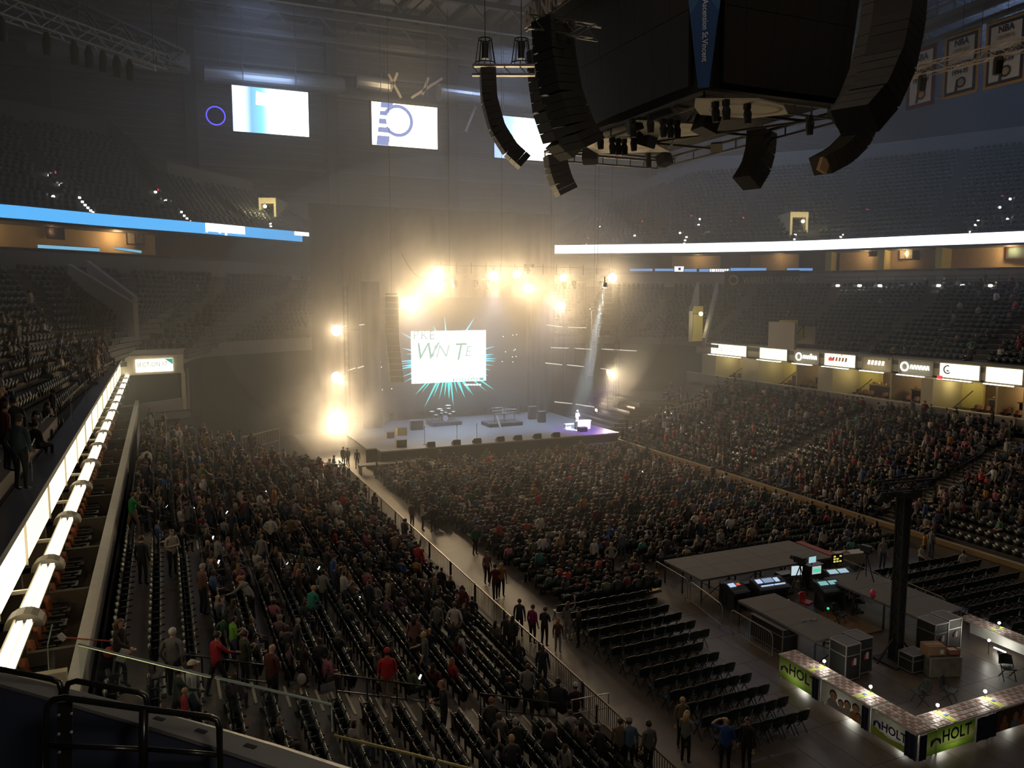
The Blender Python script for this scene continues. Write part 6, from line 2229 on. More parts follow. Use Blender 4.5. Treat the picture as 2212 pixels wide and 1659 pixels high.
def folding_proto():
    t = bpy.data.objects.new('folding_chair', None)
    COL.objects.link(t)
    b = MB()
    n = 5
    for k in range(n):
        u0, u1 = -.235 + .47 * k / n, -.235 + .47 * (k + 1) / n
        c0, c1 = -.04 + .7 * u0 * u0, -.04 + .7 * u1 * u1
        h0, h1 = .90 - .9 * u0 * u0, .90 - .9 * u1 * u1
        b.prism([(u0, -.23 + c0, .52), (u1, -.23 + c1, .52), (u1, -.30 + c1, h1), (u0, -.30 + c0, h0)], (0, 0, 0), (0, .035, 0))
    b.build('backrest', chair_green, t, local=True)
    MB().prism([(-.22, -.2, .44), (.22, -.2, .44), (.23, .22, .46), (-.23, .22, .46)], (0, 0, 0), (0, 0, .035)).build('seat', chair_green, t, local=True)
    for s in (-1, 1):
        MB().bar((s * .22, .22, 0), (s * .22, -.28, .85), .025).bar((s * .19, -.26, 0), (s * .19, .16, .45), .025).build('leg_frame', chair_leg, t, local=True)
    return t


fc0 = folding_proto()
used1 = [False]
FLOOR_CHAIRS = []            # (x, y, occupied)
nfc = 0
rows_near = [19.36 + .94 * k for k in range(13)]
for r, y in enumerate(rows_near):
    x1 = 19.2 if y < 25.6 else 20.2
    n = int((x1 - 15.4) / .52)
    for j in range(n):
        put(fc0, used1, (x1 - .25 - .52 * j + rng.uniform(-.02, .02), y + rng.uniform(-.03, .03), 0), R(rng.uniform(-3, 3)), 'empty green folding chair left of mixing area, %s row from camera, %s from right' % (ORD[r], ORD[j]), 'chair', 'empty floor chairs left of the mixing area')
        nfc += 1
for r in range(9):
    y = 20.2 + 1.02 * r
    for j in range(14):
        x = 32.4 + .5 * j
        if x > 38.6:
            continue
        put(fc0, used1, (x + rng.uniform(-.02, .02), y + rng.uniform(-.03, .03), 0), R(rng.uniform(-3, 3)), 'empty dark folding chair right of mixing area, %s row from camera, %s from left' % (ORD[r], ORD[j]), 'chair', 'empty floor chairs right of the mixing area')
        nfc += 1
# loose folded chairs inside the booth
for k, (x, y, rz, lb) in enumerate(((24.2, 18.9, 70, 'dark chair leaning behind the long display table'), (25.3, 18.6, 200, 'dark chair in the shadow inside the booth'), (28.9, 18.9, 150, 'black chair with thin legs near the right booth table'), (30.0, 18.4, 100, 'black chair next to the thin legged one at the right'), (27.0, 25.3, 190, 'black folding chair on the plywood floor'), (20.9, 33.0, 20, 'single folding chair turned aside near the yellow cable ramps'))):
    put(fc0, used1, (x, y, 0), R(rz), lb, 'chair', None)
for k, (x, y) in enumerate(((22.0, 34.2), (22.9, 34.0), (20.9, 32.2), (21.6, 32.0))):
    t = thing('cable_ramp', (x, y, 0), 'yellow hinged cable ramp on the floor near the wide riser, %s from the left' % ORD[(2, 3, 0, 1)[k]], 'cable ramp', 'yellow cable ramps', rz=R(8))
    MB().prism([(-.45, -.25, 0), (-.45, .25, 0), (-.45, .12, .06), (-.45, -.12, .06)], (0, 0, 0), (.9, 0, 0)).build('ramp_body', M('ramp_black', (.05, .05, .04), .7), t, local=True)
    MB().span((-.45, -.11, .06), (.45, .11, .075)).build('yellow_lid', M('ramp_yellow', (.62, .40, .05), .5), t, local=True)

# picket barrier along the front of the left tier -----------------------------------
pick_m = M('picket_dark', (.045, .04, .035), .45, .4)
y = 9.0
k = 0
while y < 62:
    y2 = y + 3.35
    if not (20.6 < y < 21.2):
        t = thing('picket_barrier', (12.42, (y + y2) / 2, .75), 'dark picket railing on the left tier front wall, %s section from the near end' % ORD[k], 'railing', 'picket railing sections of the left tier')
        MB().bar((12.42, y, 1.62), (12.42, y2 - .04, 1.62), .05).build('top_rail', M('rail_bronze', (.14, .11, .07), .35, .6), t)
        MB().bar((12.42, y, .8), (12.42, y2 - .04, .8), .035).build('bottom_rail', pick_m, t)
        for yy in (y + .02, y2 - .06):
            MB().bar((12.42, yy, .75), (12.42, yy, 1.65), .045).build('post', pick_m, t)
        b = MB()
        for q in range(1, 26):
            b.bar((12.42, y + 3.3 * q / 26, .8), (12.42, y + 3.3 * q / 26, 1.6), .016)
        tag(b.build('pickets', pick_m, t), kind='stuff')
    y = y2
    k += 1


def handrail(pts, label, mat=black, r=.024, group='stair handrails in the left tier', mids=True, cat='handrail'):
    """pts: base points on the treads (world) ; rail 0.95 m above them"""
    pts = [Vector(p) for p in pts]
    t = thing('stair_handrail', pts[0], label, cat, group)
    up = Vector((0, 0, .95))
    MB().tube([pts[0]] + [p + up for p in pts] + [pts[-1]], r, 7).build('top_rail', mat, t)
    if mids:
        MB().tube([p + up * .5 for p in pts], r * .8, 6).build('middle_rail', mat, t)
    for p in pts[1:-1]:
        MB().tube([p, p + up], r, 6).build('post', mat, t)
    return t


def on_tier(i, y, side=-1):
    x, z = tread(side, i)
    return Vector((x, y, z))


for a, nm in ((21.3, 'nearest'), (34.6, 'second'), (47.9, 'third')):
    for q, (i0, i1) in enumerate(((1, 4), (6, 9), (11, 14))):
        handrail([on_tier(i, a) for i in range(i0, i1 + 1)], '%s handrail up the %s stair of the left tier' % (('lowest', 'middle', 'highest')[q], nm), M('rail_dark', (.05, .045, .04), .35, .6))
for a, nm in ((34.6, 'near'), (47.9, 'far')):
    for q, (i0, i1) in enumerate(((1, 4), (7, 10))):
        handrail([on_tier(i, a, 1) for i in range(i0, i1 + 1)], '%s handrail on the %s stair of the right tier' % (('lower', 'upper')[q], nm), M('rail_dark', (0, 0, 0)), group='stair handrails in the right tier')
# folding steps with yellow edges at the foot of the near stair
t = thing('access_steps', (12.6, 20.6, 0), 'black access steps with yellow edges at the foot of the near stair', 'steps')
for k in range(4):
    MB().span((12.1 + .32 * k, 19.6, 0), (12.42 + .32 * k, 20.9, .9 - .22 * k)).build('step', black, t)
    MB().span((12.38 + .32 * k, 19.6, .9 - .22 * k), (12.43 + .32 * k, 20.9, .915 - .22 * k)).build('yellow_edge', M('edge_yellow', (.55, .30, .04), .6), t)
handrail([(11.6, 21.6, .6), (12.2, 21.55, .6), (12.9, 21.5, .6)], 'pale grey handrail beside the yellow edged steps', M('rail_pale', (.42, .40, .38), .4, .3), group=None)
for s in range(2):
    MB().span((12.1, 19.55 + 1.36 * s, .0), (12.15, 19.6 + 1.36 * s, 1.6)).build('side_post', black, t)
# rails and white barrier ends farther away
for p, q, lb in ((at(518, 960, 62), at(603, 938, 66), 'pale railing in front of the smoke left of the stage'), (at(1432, 896, 76), at(1536, 872, 78), 'white picket railing at the corner seats right of the stage'), (at(690, 1012, 62), at(745, 1018, 62), 'pale railing below the thick smoke')):
    t = thing('far_railing', p.lerp(q, .5), lb, 'railing')
    m = M('rail_white', (.45, .42, .36), .5)
    MB().bar(p + Vector((0, 0, .5)), q + Vector((0, 0, .5)), .07).build('top_rail', m, t)
    MB().bar(p - Vector((0, 0, .5)), q - Vector((0, 0, .5)), .05).build('bottom_rail', m, t)
    n = 14
    b = MB()
    for k in range(n + 1):
        c = p.lerp(q, k / n)
        b.bar(c - Vector((0, 0, .55)), c + Vector((0, 0, .5)), .045)
    tag(b.build('uprights', m, t), kind='stuff')
    for c in (p, q):
        MB().bar(c - Vector((0, 0, 1.6)), c + Vector((0, 0, .5)), .08).build('post', m, t)

# ================================================================== STAGE BACKLINE
def drum_kit(x, y, z):
    t = thing('drum_kit', (x, y, z), 'drum kit with pale cymbals on a low riser at stage left', 'drum kit')
    shell = M('drum_shell', (.10, .10, .12), .35)
    skin_ = M('drum_head', (.55, .58, .60), .5)
    MB().span((-1.5, -1.1, 0), (1.5, 1.1, .35)).build('riser', M('riser_dark', (.05, .05, .06), .6), t, local=True)
    for px, py, pz, r, h, tilt in ((0, -.2, .65, .3, .4, 90), (-.35, -.1, 1.05, .17, .22, 20), (.15, -.1, 1.08, .18, .24, 20), (.7, .3, .8, .22, .35, 5), (-.75, .35, .85, .19, .16, 5)):
        m_ = Matrix.Rotation(R(tilt), 3, 'X')
        c = Vector((px, py, pz))
        MB().tube([c + m_ @ Vector((0, 0, -h / 2)), c + m_ @ Vector((0, 0, h / 2))], r, 16).build('drum', shell, t, local=True)
        MB().tube([c + m_ @ Vector((0, 0, h / 2)), c + m_ @ Vector((0, 0, h / 2 + .02))], r * .97, 16).build('drum_head', skin_, t, local=True)
    cym = M('cymbal', (.75, .74, .68), .25, .6)
    for px, py, pz, r in ((-1.2, .3, 1.35, .3), (-.55, -.2, 1.65, .34), (.35, -.2, 1.95, .32), (.5, .1, 1.6, .26), (1.1, .3, 1.2, .26), (-.2, .2, 1.4, .22)):
        MB().tube([(px, py, pz - .03), (px, py, pz), (px, py, pz + .03)], [r, r * .6, .04], 16).build('cymbal', cym, t, local=True)
        MB().tube([(px, py, .35), (px, py, pz)], .014, 5).build('stand', dark_steel, t, local=True)
    MB().tube([(0, .75, .35), (0, .75, .8)], .04, 6).build('stool_post', dark_steel, t, local=True)
    MB().tube([(0, .75, .8), (0, .75, .9)], .2, 12).build('stool_seat', black, t, local=True)
    return t


p = on_z(935, 905, SZ)
drum_kit(p.x, min(p.y, 75.5), SZ)


def keys(x, y, z, label, n, rz=0):
    t = thing('keyboard_rig', (x, y, z), label, 'keyboard', rz=rz)
    for k in range(n):
        zz = .75 + .28 * k
        MB().span((-.75, -.2 + .12 * k, zz), (.75, .15 + .12 * k, zz + .09)).build('keyboard', con_grey, t, local=True)
        MB().span((-.7, -.19 + .12 * k, zz + .09), (.7, -.06 + .12 * k, zz + .1)).build('key_row', M('keys_white', (.6, .62, .65), .4), t, local=True)
    for s in (-1, 1):
        MB().bar((s * .55, -.1, 0), (s * -.2 + s * .7, .1, .75 + .28 * n), .05).build('stand_leg', dark_steel, t, local=True)
    return t


p = on_z(1085, 918, SZ)
t = thing('keyboard_riser', (p.x, p.y, SZ), 'low riser carrying the keyboards at the stage centre right', 'platform')
MB().span((-1.8, -1.0, 0), (1.8, 1.2, .35)).build('deck', M('riser_dark', (0, 0, 0)), t, local=True)
MB().span((-1.8, -1.02, .05), (1.8, -1.0, .3)).build('skirt', black, t, local=True)
keys(p.x - .3, p.y, SZ + .35, 'three tier keyboard stand on the low riser', 3)
keys(p.x + 1.0, p.y + .6, SZ + .35, 'two tier keyboard stand behind the three tier one', 2, R(-20))
t = thing('lectern_board', (p.x - .9, p.y - 1.5, SZ), 'pale slanted board leaning before the keyboard riser', 'board')
MB().bar((0, -.2, 0), (-.25, .25, 1.2), .3, .04).build('board', M('board_grey', (.4, .42, .45), .5), t, local=True)
MB().bar((.1, -.1, .9), (.9, -.1, .75), .1, .05).build('arm', MATS['board_grey'], t, local=True)
for k, (px, py, w, h, lb) in enumerate(((867, 940, .9, .7, 'yellow sided case at the left of the stage deck'), (900, 928, 1.2, .9, 'dark equipment case left of the drum kit'), (842, 945, .7, .5, 'low dark case at the left stage edge'), (1150, 905, .8, 1.3, 'dark amplifier cabinet right of the keyboards'), (1170, 912, .7, 1.1, 'shorter dark amplifier cabinet right of the keyboards'), (866, 965, .9, .6, 'black monitor box at the left front corner of the stage'), (1258, 932, .8, .4, 'black monitor box in front of the pianist'))):
    p = on_z(px, py, SZ)
    p.y = min(max(p.y, 64.5), 78)
    t = thing('stage_case', (p.x, p.y, SZ), lb, 'case')
    MB().span((-w / 2, -.3, 0), (w / 2, .3, h)).build('shell', M('case_yellow', (.55, .42, .05), .5) if k == 0 else case_blk, t, local=True)
    MB().span((-w / 2 - .02, -.32, h), (w / 2 + .02, .32, h + .04)).build('lid', con_grey, t, local=True)
for k, px in enumerate((930, 985, 1030, 1080, 1118, 1160, 1200)):
    p = on_y(px, 945, SY0 + .5)
    t = thing('floor_monitor', (p.x, SY0 + .45, SZ), 'black wedge monitor along the stage front edge, %s from the left' % ORD[k], 'speaker', 'wedge monitors on the stage edge')
    MB().prism([(-.35, -.25, 0), (-.35, .3, 0), (-.35, .3, .15), (-.35, -.15, .42)], (0, 0, 0), (.7, 0, 0)).build('cabinet', black, t, local=True)
    MB().prism([(-.3, .29, .17), (-.3, -.13, .42), (-.3, -.12, .45), (-.3, .3, .2)], (0, 0, 0), (.6, 0, 0)).build('grille', con_grey, t, local=True)
for k, (px, yy) in enumerate(((917, 65.6), (987, 65.2), (1030, 65.2))):
    p = on_y(px, 930, yy)
    t = thing('microphone_stand', (p.x, yy, SZ), 'thin microphone stand on the stage deck, %s from the left' % ORD[k], 'microphone', 'microphone stands on stage')
    MB().tube([(0, 0, 0), (0, 0, 1.5)], .02, 5).build('pole', black, t, local=True)
    MB().tube([(0, 0, 1.5), (0, -.06, 1.62)], .035, 6).build('microphone', dark_steel, t, local=True)
    MB().tube([(0, 0, 0), (0, 0, .03)], .15, 10).build('base', black, t, local=True)
# piano of the performer
t = thing('white_piano', (PERF.x + .35, PERF.y - .3, SZ), 'brightly lit white stage piano at the right end of the stage', 'piano')
wp = M('piano_white', (.85, .85, .88), .35, noise=.04)
MB().span((-.7, -.3, .05), (.7, .05, .84)).build('case', wp, t, local=True)
MB().span((-.75, .05, .65), (.75, .35, .75)).build('keybed', wp, t, local=True)
MB().span((-.7, .08, .75), (.7, .3, .77)).build('key_row', M('keys_white', (0, 0, 0)), t, local=True)
MB().span((-.78, -.33, .84), (.78, .1, .9)).build('lid', wp, t, local=True)
for s in (-1, 1):
    MB().span((s * .68 - .05, .2, 0), (s * .68 + .05, .32, .65)).build('leg', wp, t, local=True)
t = thing('piano_bench', (PERF.x - .75, PERF.y + .5, SZ), 'white bench behind the lit piano', 'bench')
MB().span((-.45, -.18, .42), (.45, .18, .5)).build('seat', wp, t, local=True)
for sx in (-1, 1):
    for sy in (-1, 1):
        MB().span((sx * .4 - .03, sy * .14 - .03, 0), (sx * .4 + .03, sy * .14 + .03, .42)).build('leg', wp, t, local=True)
# ================================================================== PEOPLE
def obj_color_mat(name, rough=.8):
    m = bpy.data.materials.new(name)
    m.use_nodes = True
    nt = m.node_tree
    b = nt.nodes['Principled BSDF']
    b.inputs['Roughness'].default_value = rough
    oi = nt.nodes.new('ShaderNodeObjectInfo')
    tcn = nt.nodes.new('ShaderNodeTexCoord')
    n = nt.nodes.new('ShaderNodeTexNoise')
    n.inputs['Scale'].default_value = 14
    mx = nt.nodes.new('ShaderNodeMix')
    mx.data_type = 'RGBA'
    mx.blend_type = 'MULTIPLY'
    mx.inputs[0].default_value = .35
    nt.links.new(tcn.outputs['Object'], n.inputs['Vector'])
    nt.links.new(oi.outputs['Color'], mx.inputs[6])
    nt.links.new(n.outputs['Fac'], mx.inputs[7])
    nt.links.new(mx.outputs[2], b.inputs['Base Color'])
    return m


def random_mat(name, cols, rough=.8):
    m = bpy.data.materials.new(name)
    m.use_nodes = True
    nt = m.node_tree
    b = nt.nodes['Principled BSDF']
    b.inputs['Roughness'].default_value = rough
    oi = nt.nodes.new('ShaderNodeObjectInfo')
    cr = nt.nodes.new('ShaderNodeValToRGB')
    cr.color_ramp.interpolation = 'CONSTANT'
    el = cr.color_ramp.elements
    while len(el) < len(cols):
        el.new(.5)
    for k, (x, c) in enumerate(zip(el, cols)):
        x.position = k / len(cols)
        x.color = tuple(c) + (1,)
    nt.links.new(oi.outputs['Random'], cr.inputs[0])
    nt.links.new(cr.outputs[0], b.inputs['Base Color'])
    return m


SKINS = [(.50, .29, .20), (.42, .23, .15), (.56, .35, .25), (.16, .08, .05), (.48, .28, .19), (.53, .33, .24)]
HAIRS = [(.025, .014, .009), (.045, .024, .013), (.07, .036, .018), (.24, .15, .07), (.015, .010, .008), (.03, .016, .01), (.05, .028, .015), (.17, .15, .135), (.02, .013, .01), (.10, .045, .02)]
PANTS = [(.02, .02, .025), (.03, .04, .07), (.05, .065, .11), (.015, .015, .016), (.07, .06, .05), (.03, .035, .055)]
cloth_shirt = obj_color_mat('cloth_top')
cloth_pants = random_mat('cloth_trousers', PANTS)
skin_mat = random_mat('skin', SKINS, .55)
hair_mat = random_mat('hair', HAIRS, .6)
shoe_mat = M('shoe_dark', (.03, .028, .027), .6)
BODY_MATS = [cloth_shirt, cloth_pants, skin_mat, hair_mat, shoe_mat]
CATI = {'shirt': 0, 'pants': 1, 'skin': 2, 'hair': 3, 'shoe': 4}
ARMS = {
    'down': ((.05, -.02, -.28), (.06, .06, -.52), (.06, .10, -.62)),
    'phone': ((.05, .02, -.27), (-.07, .24, -.23), (-.12, .30, -.18)),
    'hips': ((.17, -.10, -.24), (.00, .06, -.42), (-.05, .10, -.45)),
    'raise': ((.10, .12, .17), (.03, .22, .40), (.00, .25, .50)),
    'lap': ((.05, .02, -.28), (-.07, .26, -.36), (-.11, .33, -.36)),
    'head': ((.22, .02, .10), (.02, .03, .26), (-.08, .00, .30)),
    'reach': ((.06, .16, -.20), (.04, .40, -.30), (.03, .49, -.32)),
    'fold': ((.06, .03, -.27), (-.12, .20, -.24), (-.20, .20, -.22)),
    'pocket': ((.10, -.06, -.27), (.05, .04, -.48), (.02, .08, -.54)),
}
POSES = {  # body, left arm, right arm, lean
    'stand': ('stand', 'down', 'down', 0), 'stand_phone': ('stand', 'phone', 'phone', .06), 'stand_hips': ('stand', 'hips', 'hips', 0), 'stand_raise': ('stand', 'down', 'raise', 0),
    'walk': ('walk', 'down', 'reach', .06), 'stand_fold': ('stand', 'fold', 'fold', 0), 'stand_head': ('stand', 'head', 'down', 0), 'stand_pocket': ('stand', 'pocket', 'pocket', 0), 'bend': ('stand', 'reach', 'reach', .75),
    'sit': ('sit', 'lap', 'lap', -.05), 'sit_lean': ('sit', 'lap', 'lap', .35), 'sit_phone': ('sit', 'phone', 'phone', .1), 'sit_raise': ('sit', 'lap', 'raise', 0), 'sit_fold': ('sit', 'fold', 'fold', -.08)}


def skeleton(pose, long_hair=False, tee=False, girth=1.0, full=True):
    body, la, ra, lean = POSES[pose]
    V, Rd, E, C = [], [], [], []

    def add(p, r, par, cat):
        V.append(Vector(p))
        Rd.append(r if isinstance(r, tuple) else (r, r))
        if par is not None:
            E.append((par, len(V) - 1))
            C.append(cat)
        return len(V) - 1
    g = girth
    pz = .95 if body != 'sit' else .53
    up = Vector((0, math.sin(lean), math.cos(lean)))
    p0 = Vector((0, 0, pz))
    pel = add(p0, (.155 * g, .115 * g), None, 'pants')
    wai = add(p0 + up * .17, (.145 * g, .11 * g), pel, 'shirt')
    che = add(p0 + up * .35, (.165 * (1 + (g - 1) * .6), .12 * g), wai, 'shirt')
    sho = add(p0 + up * .46, (.115, .082), che, 'shirt')
    nk = add(p0 + up * .54 + Vector((0, .01, 0)), .05, sho, 'skin')
    h0 = p0 + up * .60 + Vector((0, .03, 0))
    hl = add(h0, (.062, .072), nk, 'skin')
    hd = add(h0 + Vector((0, .01, .085)), (.078, .096), hl, 'skin')
    hc = add(h0 + Vector((0, -.005, .16)), (.055, .065), hd, 'hair')
    if long_hair:
        a = add(h0 + Vector((0, -.06, .06)), (.07, .05), hd, 'hair')
        c = add(h0 + Vector((0, -.085, -.06)), (.085, .045), a, 'hair')
        add(h0 + Vector((0, -.09, -.2)), (.07, .035), c, 'hair')
    hands = []
    for s, at_ in ((-1, la), (1, ra)):
        e, w, h = ARMS[at_]
        m = lambda o: Vector((s * o[0], o[1], o[2]))
        sp_ = p0 + up * .445 + Vector((s * .175 * (1 + (g - 1) * .5), 0, 0))
        a = add(sp_, .06, sho, 'shirt')
        b_ = add(sp_ + m(e), .045, a, 'shirt')
        c = add(sp_ + m(w), .031, b_, 'skin' if tee else 'shirt')
        d = add(sp_ + m(h), (.040, .028), c, 'skin')
        hands.append((sp_ + m(w), sp_ + m(h), s))
        ph = s * (.16 if body == 'walk' else 0)
        if body == 'sit':
            hp = add((s * .09 * g, .03, pz - .02), .088 * g, pel, 'pants')
            kn = add((s * .12, .45, pz - .01), .062, hp, 'pants')
            an = add((s * .12, .43, .10), .043, kn, 'pants')
            to = add((s * .125, .58, .045), .04, an, 'shoe')
        else:
            hp = add((s * .09 * g, 0, pz - .06), .09 * g, pel, 'pants')
            kn = add((s * .10, .03 + ph, .50), .06, hp, 'pants')
            an = add((s * .11, -.02 + ph * 1.3, .095), .042, kn, 'pants')
            to = add((s * .125, .13 + ph * 1.3, .045), .04, an, 'shoe')
    return V, Rd, E, C, h0, hands


def person_mesh(name, pose, subdiv, long_hair=False, tee=False, girth=1.0, bald=False, detail=False):
    V, Rd, E, C, h0, hands = skeleton(pose, long_hair, tee, girth)
    me = bpy.data.meshes.new('skel')
    me.from_pydata([tuple(v) for v in V], E, [])
    o = bpy.data.objects.new('skel', me)
    sk = o.modifiers.new('skin', 'SKIN')
    sk.use_smooth_shade = True
    for i, r in enumerate(Rd):
        me.skin_vertices[0].data[i].radius = r
    me.skin_vertices[0].data[0].use_root = True
    if subdiv:
        sd = o.modifiers.new('sub', 'SUBSURF')
        sd.levels = sd.render_levels = subdiv
    out = evaluated_mesh(o)
    bpy.data.meshes.remove(me)
    # face categories by nearest limb segment
    segs = [(V[a], V[b], (Rd[a][0] + Rd[b][0]) / 2, c) for (a, b), c in zip(E, C)]
    P0 = np.array([s[0] for s in segs])
    P1 = np.array([s[1] for s in segs])
    RR = np.array([s[2] for s in segs])
    CC = np.array([CATI[s[3]] for s in segs])
    n = len(out.polygons)
    ctr = np.zeros(n * 3)
    out.polygons.foreach_get('center', ctr)
    ctr = ctr.reshape(-1, 3)
    d = P1 - P0
    L2 = (d * d).sum(1)
    t = np.clip(((ctr[:, None] - P0[None]) * d[None]).sum(2) / L2[None], 0, 1)
    q = P0[None] + t[..., None] * d[None]
    dist = np.linalg.norm(ctr[:, None] - q, axis=2) - RR[None] * .8
    cat = CC[dist.argmin(1)]
    hx = ctr - np.array(h0)
    inh = (np.abs(hx[:, 0]) < .13) & (np.abs(hx[:, 1]) < .16) & (hx[:, 2] > -.04) & (hx[:, 2] < .28)
    if bald:
        cat[inh & (cat == 3)] = 2
    else:
        cat[inh & (cat == 2) & ((hx[:, 2] > .125) | ((hx[:, 1] < .0) & (hx[:, 2] > -.01)) | ((np.abs(hx[:, 0]) > .066) & (hx[:, 1] < .04) & (hx[:, 2] > .03)))] = 3
        cat[inh & (cat == 3) & (hx[:, 1] > .07) & (hx[:, 2] < .12)] = 2
    out.name = name
    out.materials.clear()
    for m in BODY_MATS:
        out.materials.append(m)
    out.polygons.foreach_set('material_index', cat.astype(np.int32))
    out.polygons.foreach_set('use_smooth', [True] * n)
    if detail:
        # face features, ears and separate fingers joined into the same body mesh
        b = MB()
        hc = h0 + Vector((0, .01, .06))
        b.ball(hc + Vector((0, .098, -.008)), (.013, .018, .022), 8, 6, 2)
        for s in (-1, 1):
            b.ball(hc + Vector((s * .031, .086, .022)), (.011, .008, .008), 8, 5, 4)
            b.ball(hc + Vector((s * .079, .005, .005)), (.012, .022, .032), 8, 6, 2)
            b.ball(hc + Vector((s * .031, .092, .042)), (.02, .006, .005), 6, 4, 3)
        b.ball(hc + Vector((0, .088, -.043)), (.022, .009, .007), 8, 5, 2)
        for w, h, s in hands:
            d_ = (h - w).normalized()
            x = d_.cross(Vector((0, 0, 1)))
            if x.length < .3:
                x = d_.cross(Vector((0, 1, 0)))
            x.normalize()
            nn = x.cross(d_)
            for k, (off, ln) in enumerate(((-.028, .06), (-.010, .075), (.009, .07), (.027, .055))):
                a0 = h + x * off + d_ * .012
                b.tube([a0, a0 + d_ * ln * .55 - nn * .006, a0 + d_ * ln * .85 - nn * .03], [.0095, .009, .007], 6, 2)
            a0 = h + x * (.03 * s)
            b.tube([a0 - d_ * .015, a0 + x * (.03 * s) + d_ * .012, a0 + x * (.034 * s) + d_ * .042], [.011, .010, .008], 6, 2)
        fm = b.mesh('feat', BODY_MATS, True)
        bm = bmesh.new()
        bm.from_mesh(out)
        bm.from_mesh(fm)
        bm.to_mesh(out)
        bm.free()
        bpy.data.meshes.remove(fm)
    return out


_pm = {}


def pmesh(pose, level, long_hair=False, tee=False, girth=1.0, bald=False):
    key = (pose, level, long_hair, tee, girth, bald)
    if key not in _pm:
        _pm[key] = person_mesh('person', pose, {0: 0, 1: 1, 2: 2}[level], long_hair, tee, girth, bald, level == 2)
    return _pm[key]


TOPS = [((.018, .018, .02), 'black', 24), ((.04, .04, .045), 'charcoal', 17), ((.02, .028, .055), 'navy', 10), ((.10, .10, .105), 'dark grey', 10), ((.22, .21, .21), 'grey', 8), ((.50, .48, .46), 'white', 6),
        ((.11, .02, .025), 'burgundy', 5), ((.36, .03, .035), 'red', 2), ((.04, .12, .06), 'dark green', 2), ((.05, .10, .24), 'blue', 4), ((.38, .13, .17), 'pink', 2), ((.18, .13, .09), 'brown', 5), ((.33, .27, .20), 'tan', 4), ((.04, .20, .18), 'teal', 1), ((.38, .17, .04), 'orange', 1), ((.15, .09, .12), 'plum', 4), ((.12, .13, .08), 'olive', 4)]
TW = [t[2] for t in TOPS]


def link_person(mesh, loc, rz, scale, color, label, group, pants=None, skin=None, hair=None):
    o = bpy.data.objects.new('person', mesh)
    COL.objects.link(o)
    o.location = loc
    o.rotation_euler.z = rz
    o.scale = scale if isinstance(scale, tuple) else (scale,) * 3
    o.color = tuple(color) + (1,)
    for idx, m in ((1, pants), (2, skin), (3, hair)):
        if m is not None:
            o.material_slots[idx].link = 'OBJECT'
            o.material_slots[idx].material = m
    tag(o, label, 'person', group)
    return o


# ------------------------------------------------------------------ stadium seats
seat_mat = M('stadium_seat', (.011, .015, .014), .32, noise=.2, scale=5, spec=.5)
seat_leg = M('seat_standard', (.03, .03, .03), .4, .5)


def seat_parts():
    b = MB()
    n = 6
    for k in range(n):
        u0, u1 = -.235 + .47 * k / n, -.235 + .47 * (k + 1) / n
        c0, c1 = 1.0 * u0 * u0, 1.0 * u1 * u1
        h0_, h1_ = .86 - 1.3 * u0 * u0, .86 - 1.3 * u1 * u1
        b.prism([(u0, -.20 + c0, .40), (u1, -.20 + c1, .40), (u1, -.29 + c1, h1_), (u0, -.29 + c0, h0_)], (0, 0, 0), (0, -.03, 0))
    back = b.mesh('backrest', seat_mat, True)
    b = MB()
    for k in range(n):
        u0, u1 = -.22 + .44 * k / n, -.22 + .44 * (k + 1) / n
        c0, c1 = .3 * u0 * u0, .3 * u1 * u1
        b.prism([(u0, -.10 + c0, .42), (u1, -.10 + c1, .42), (u1, .02 + c1, .80 - .6 * u1 * u1), (u0, .02 + c0, .80 - .6 * u0 * u0)], (0, 0, 0), (0, -.035, 0))
    pan = b.mesh('seat', seat_mat, True)
    b = MB()
    b.bar((-.25, -.16, 0), (-.25, -.18, .62), .05).bar((-.25, -.2, .60), (-.25, .12, .62), .05, .04)
    leg = b.mesh('standard', seat_leg)
    return back, pan, leg


S_BACK, S_PAN, S_LEG = seat_parts()
# coarse seat for the rest
cs_ = MB()
cs_.prism([(-.23, -.2, .4), (.23, -.2, .4), (.2, -.28, .82), (-.2, -.28, .82)], (0, 0, 0), (0, -.04, 0))
cs_.prism([(-.21, -.1, .42), (.21, -.1, .42), (.2, .0, .76), (-.2, .0, .76)], (0, 0, 0), (0, -.03, 0))
SV = np.array([tuple(v) for v in cs_.v])
SF = cs_.f

tierL = [o for o in bpy.data.objects if o.name.startswith('seating_tier')]
LOWER = bvh(0, tierL[:2] + tierL[4:] + [floor])


def snap_low(px, py):
    d = (at(px, py, 1) - CAMV).normalized()
    h = LOWER.ray_cast(CAMV, d)
    return h[0]


def visible_px(p, m=0):
    x, y, k = pix(p)
    return k > 1 and -m < x < 2212 + m and -m < y < 1659 + m, x, y, k


def ledge_hidden(x, y):
    return y > 1450 + .28 * x


SEC = ['before the near stair', 'past the near stair', 'past the second stair', 'past the third stair', 'past the far stair']


def sec_of(y):
    k = sum(1 for a in AISLES[1:] if y > a)
    return k


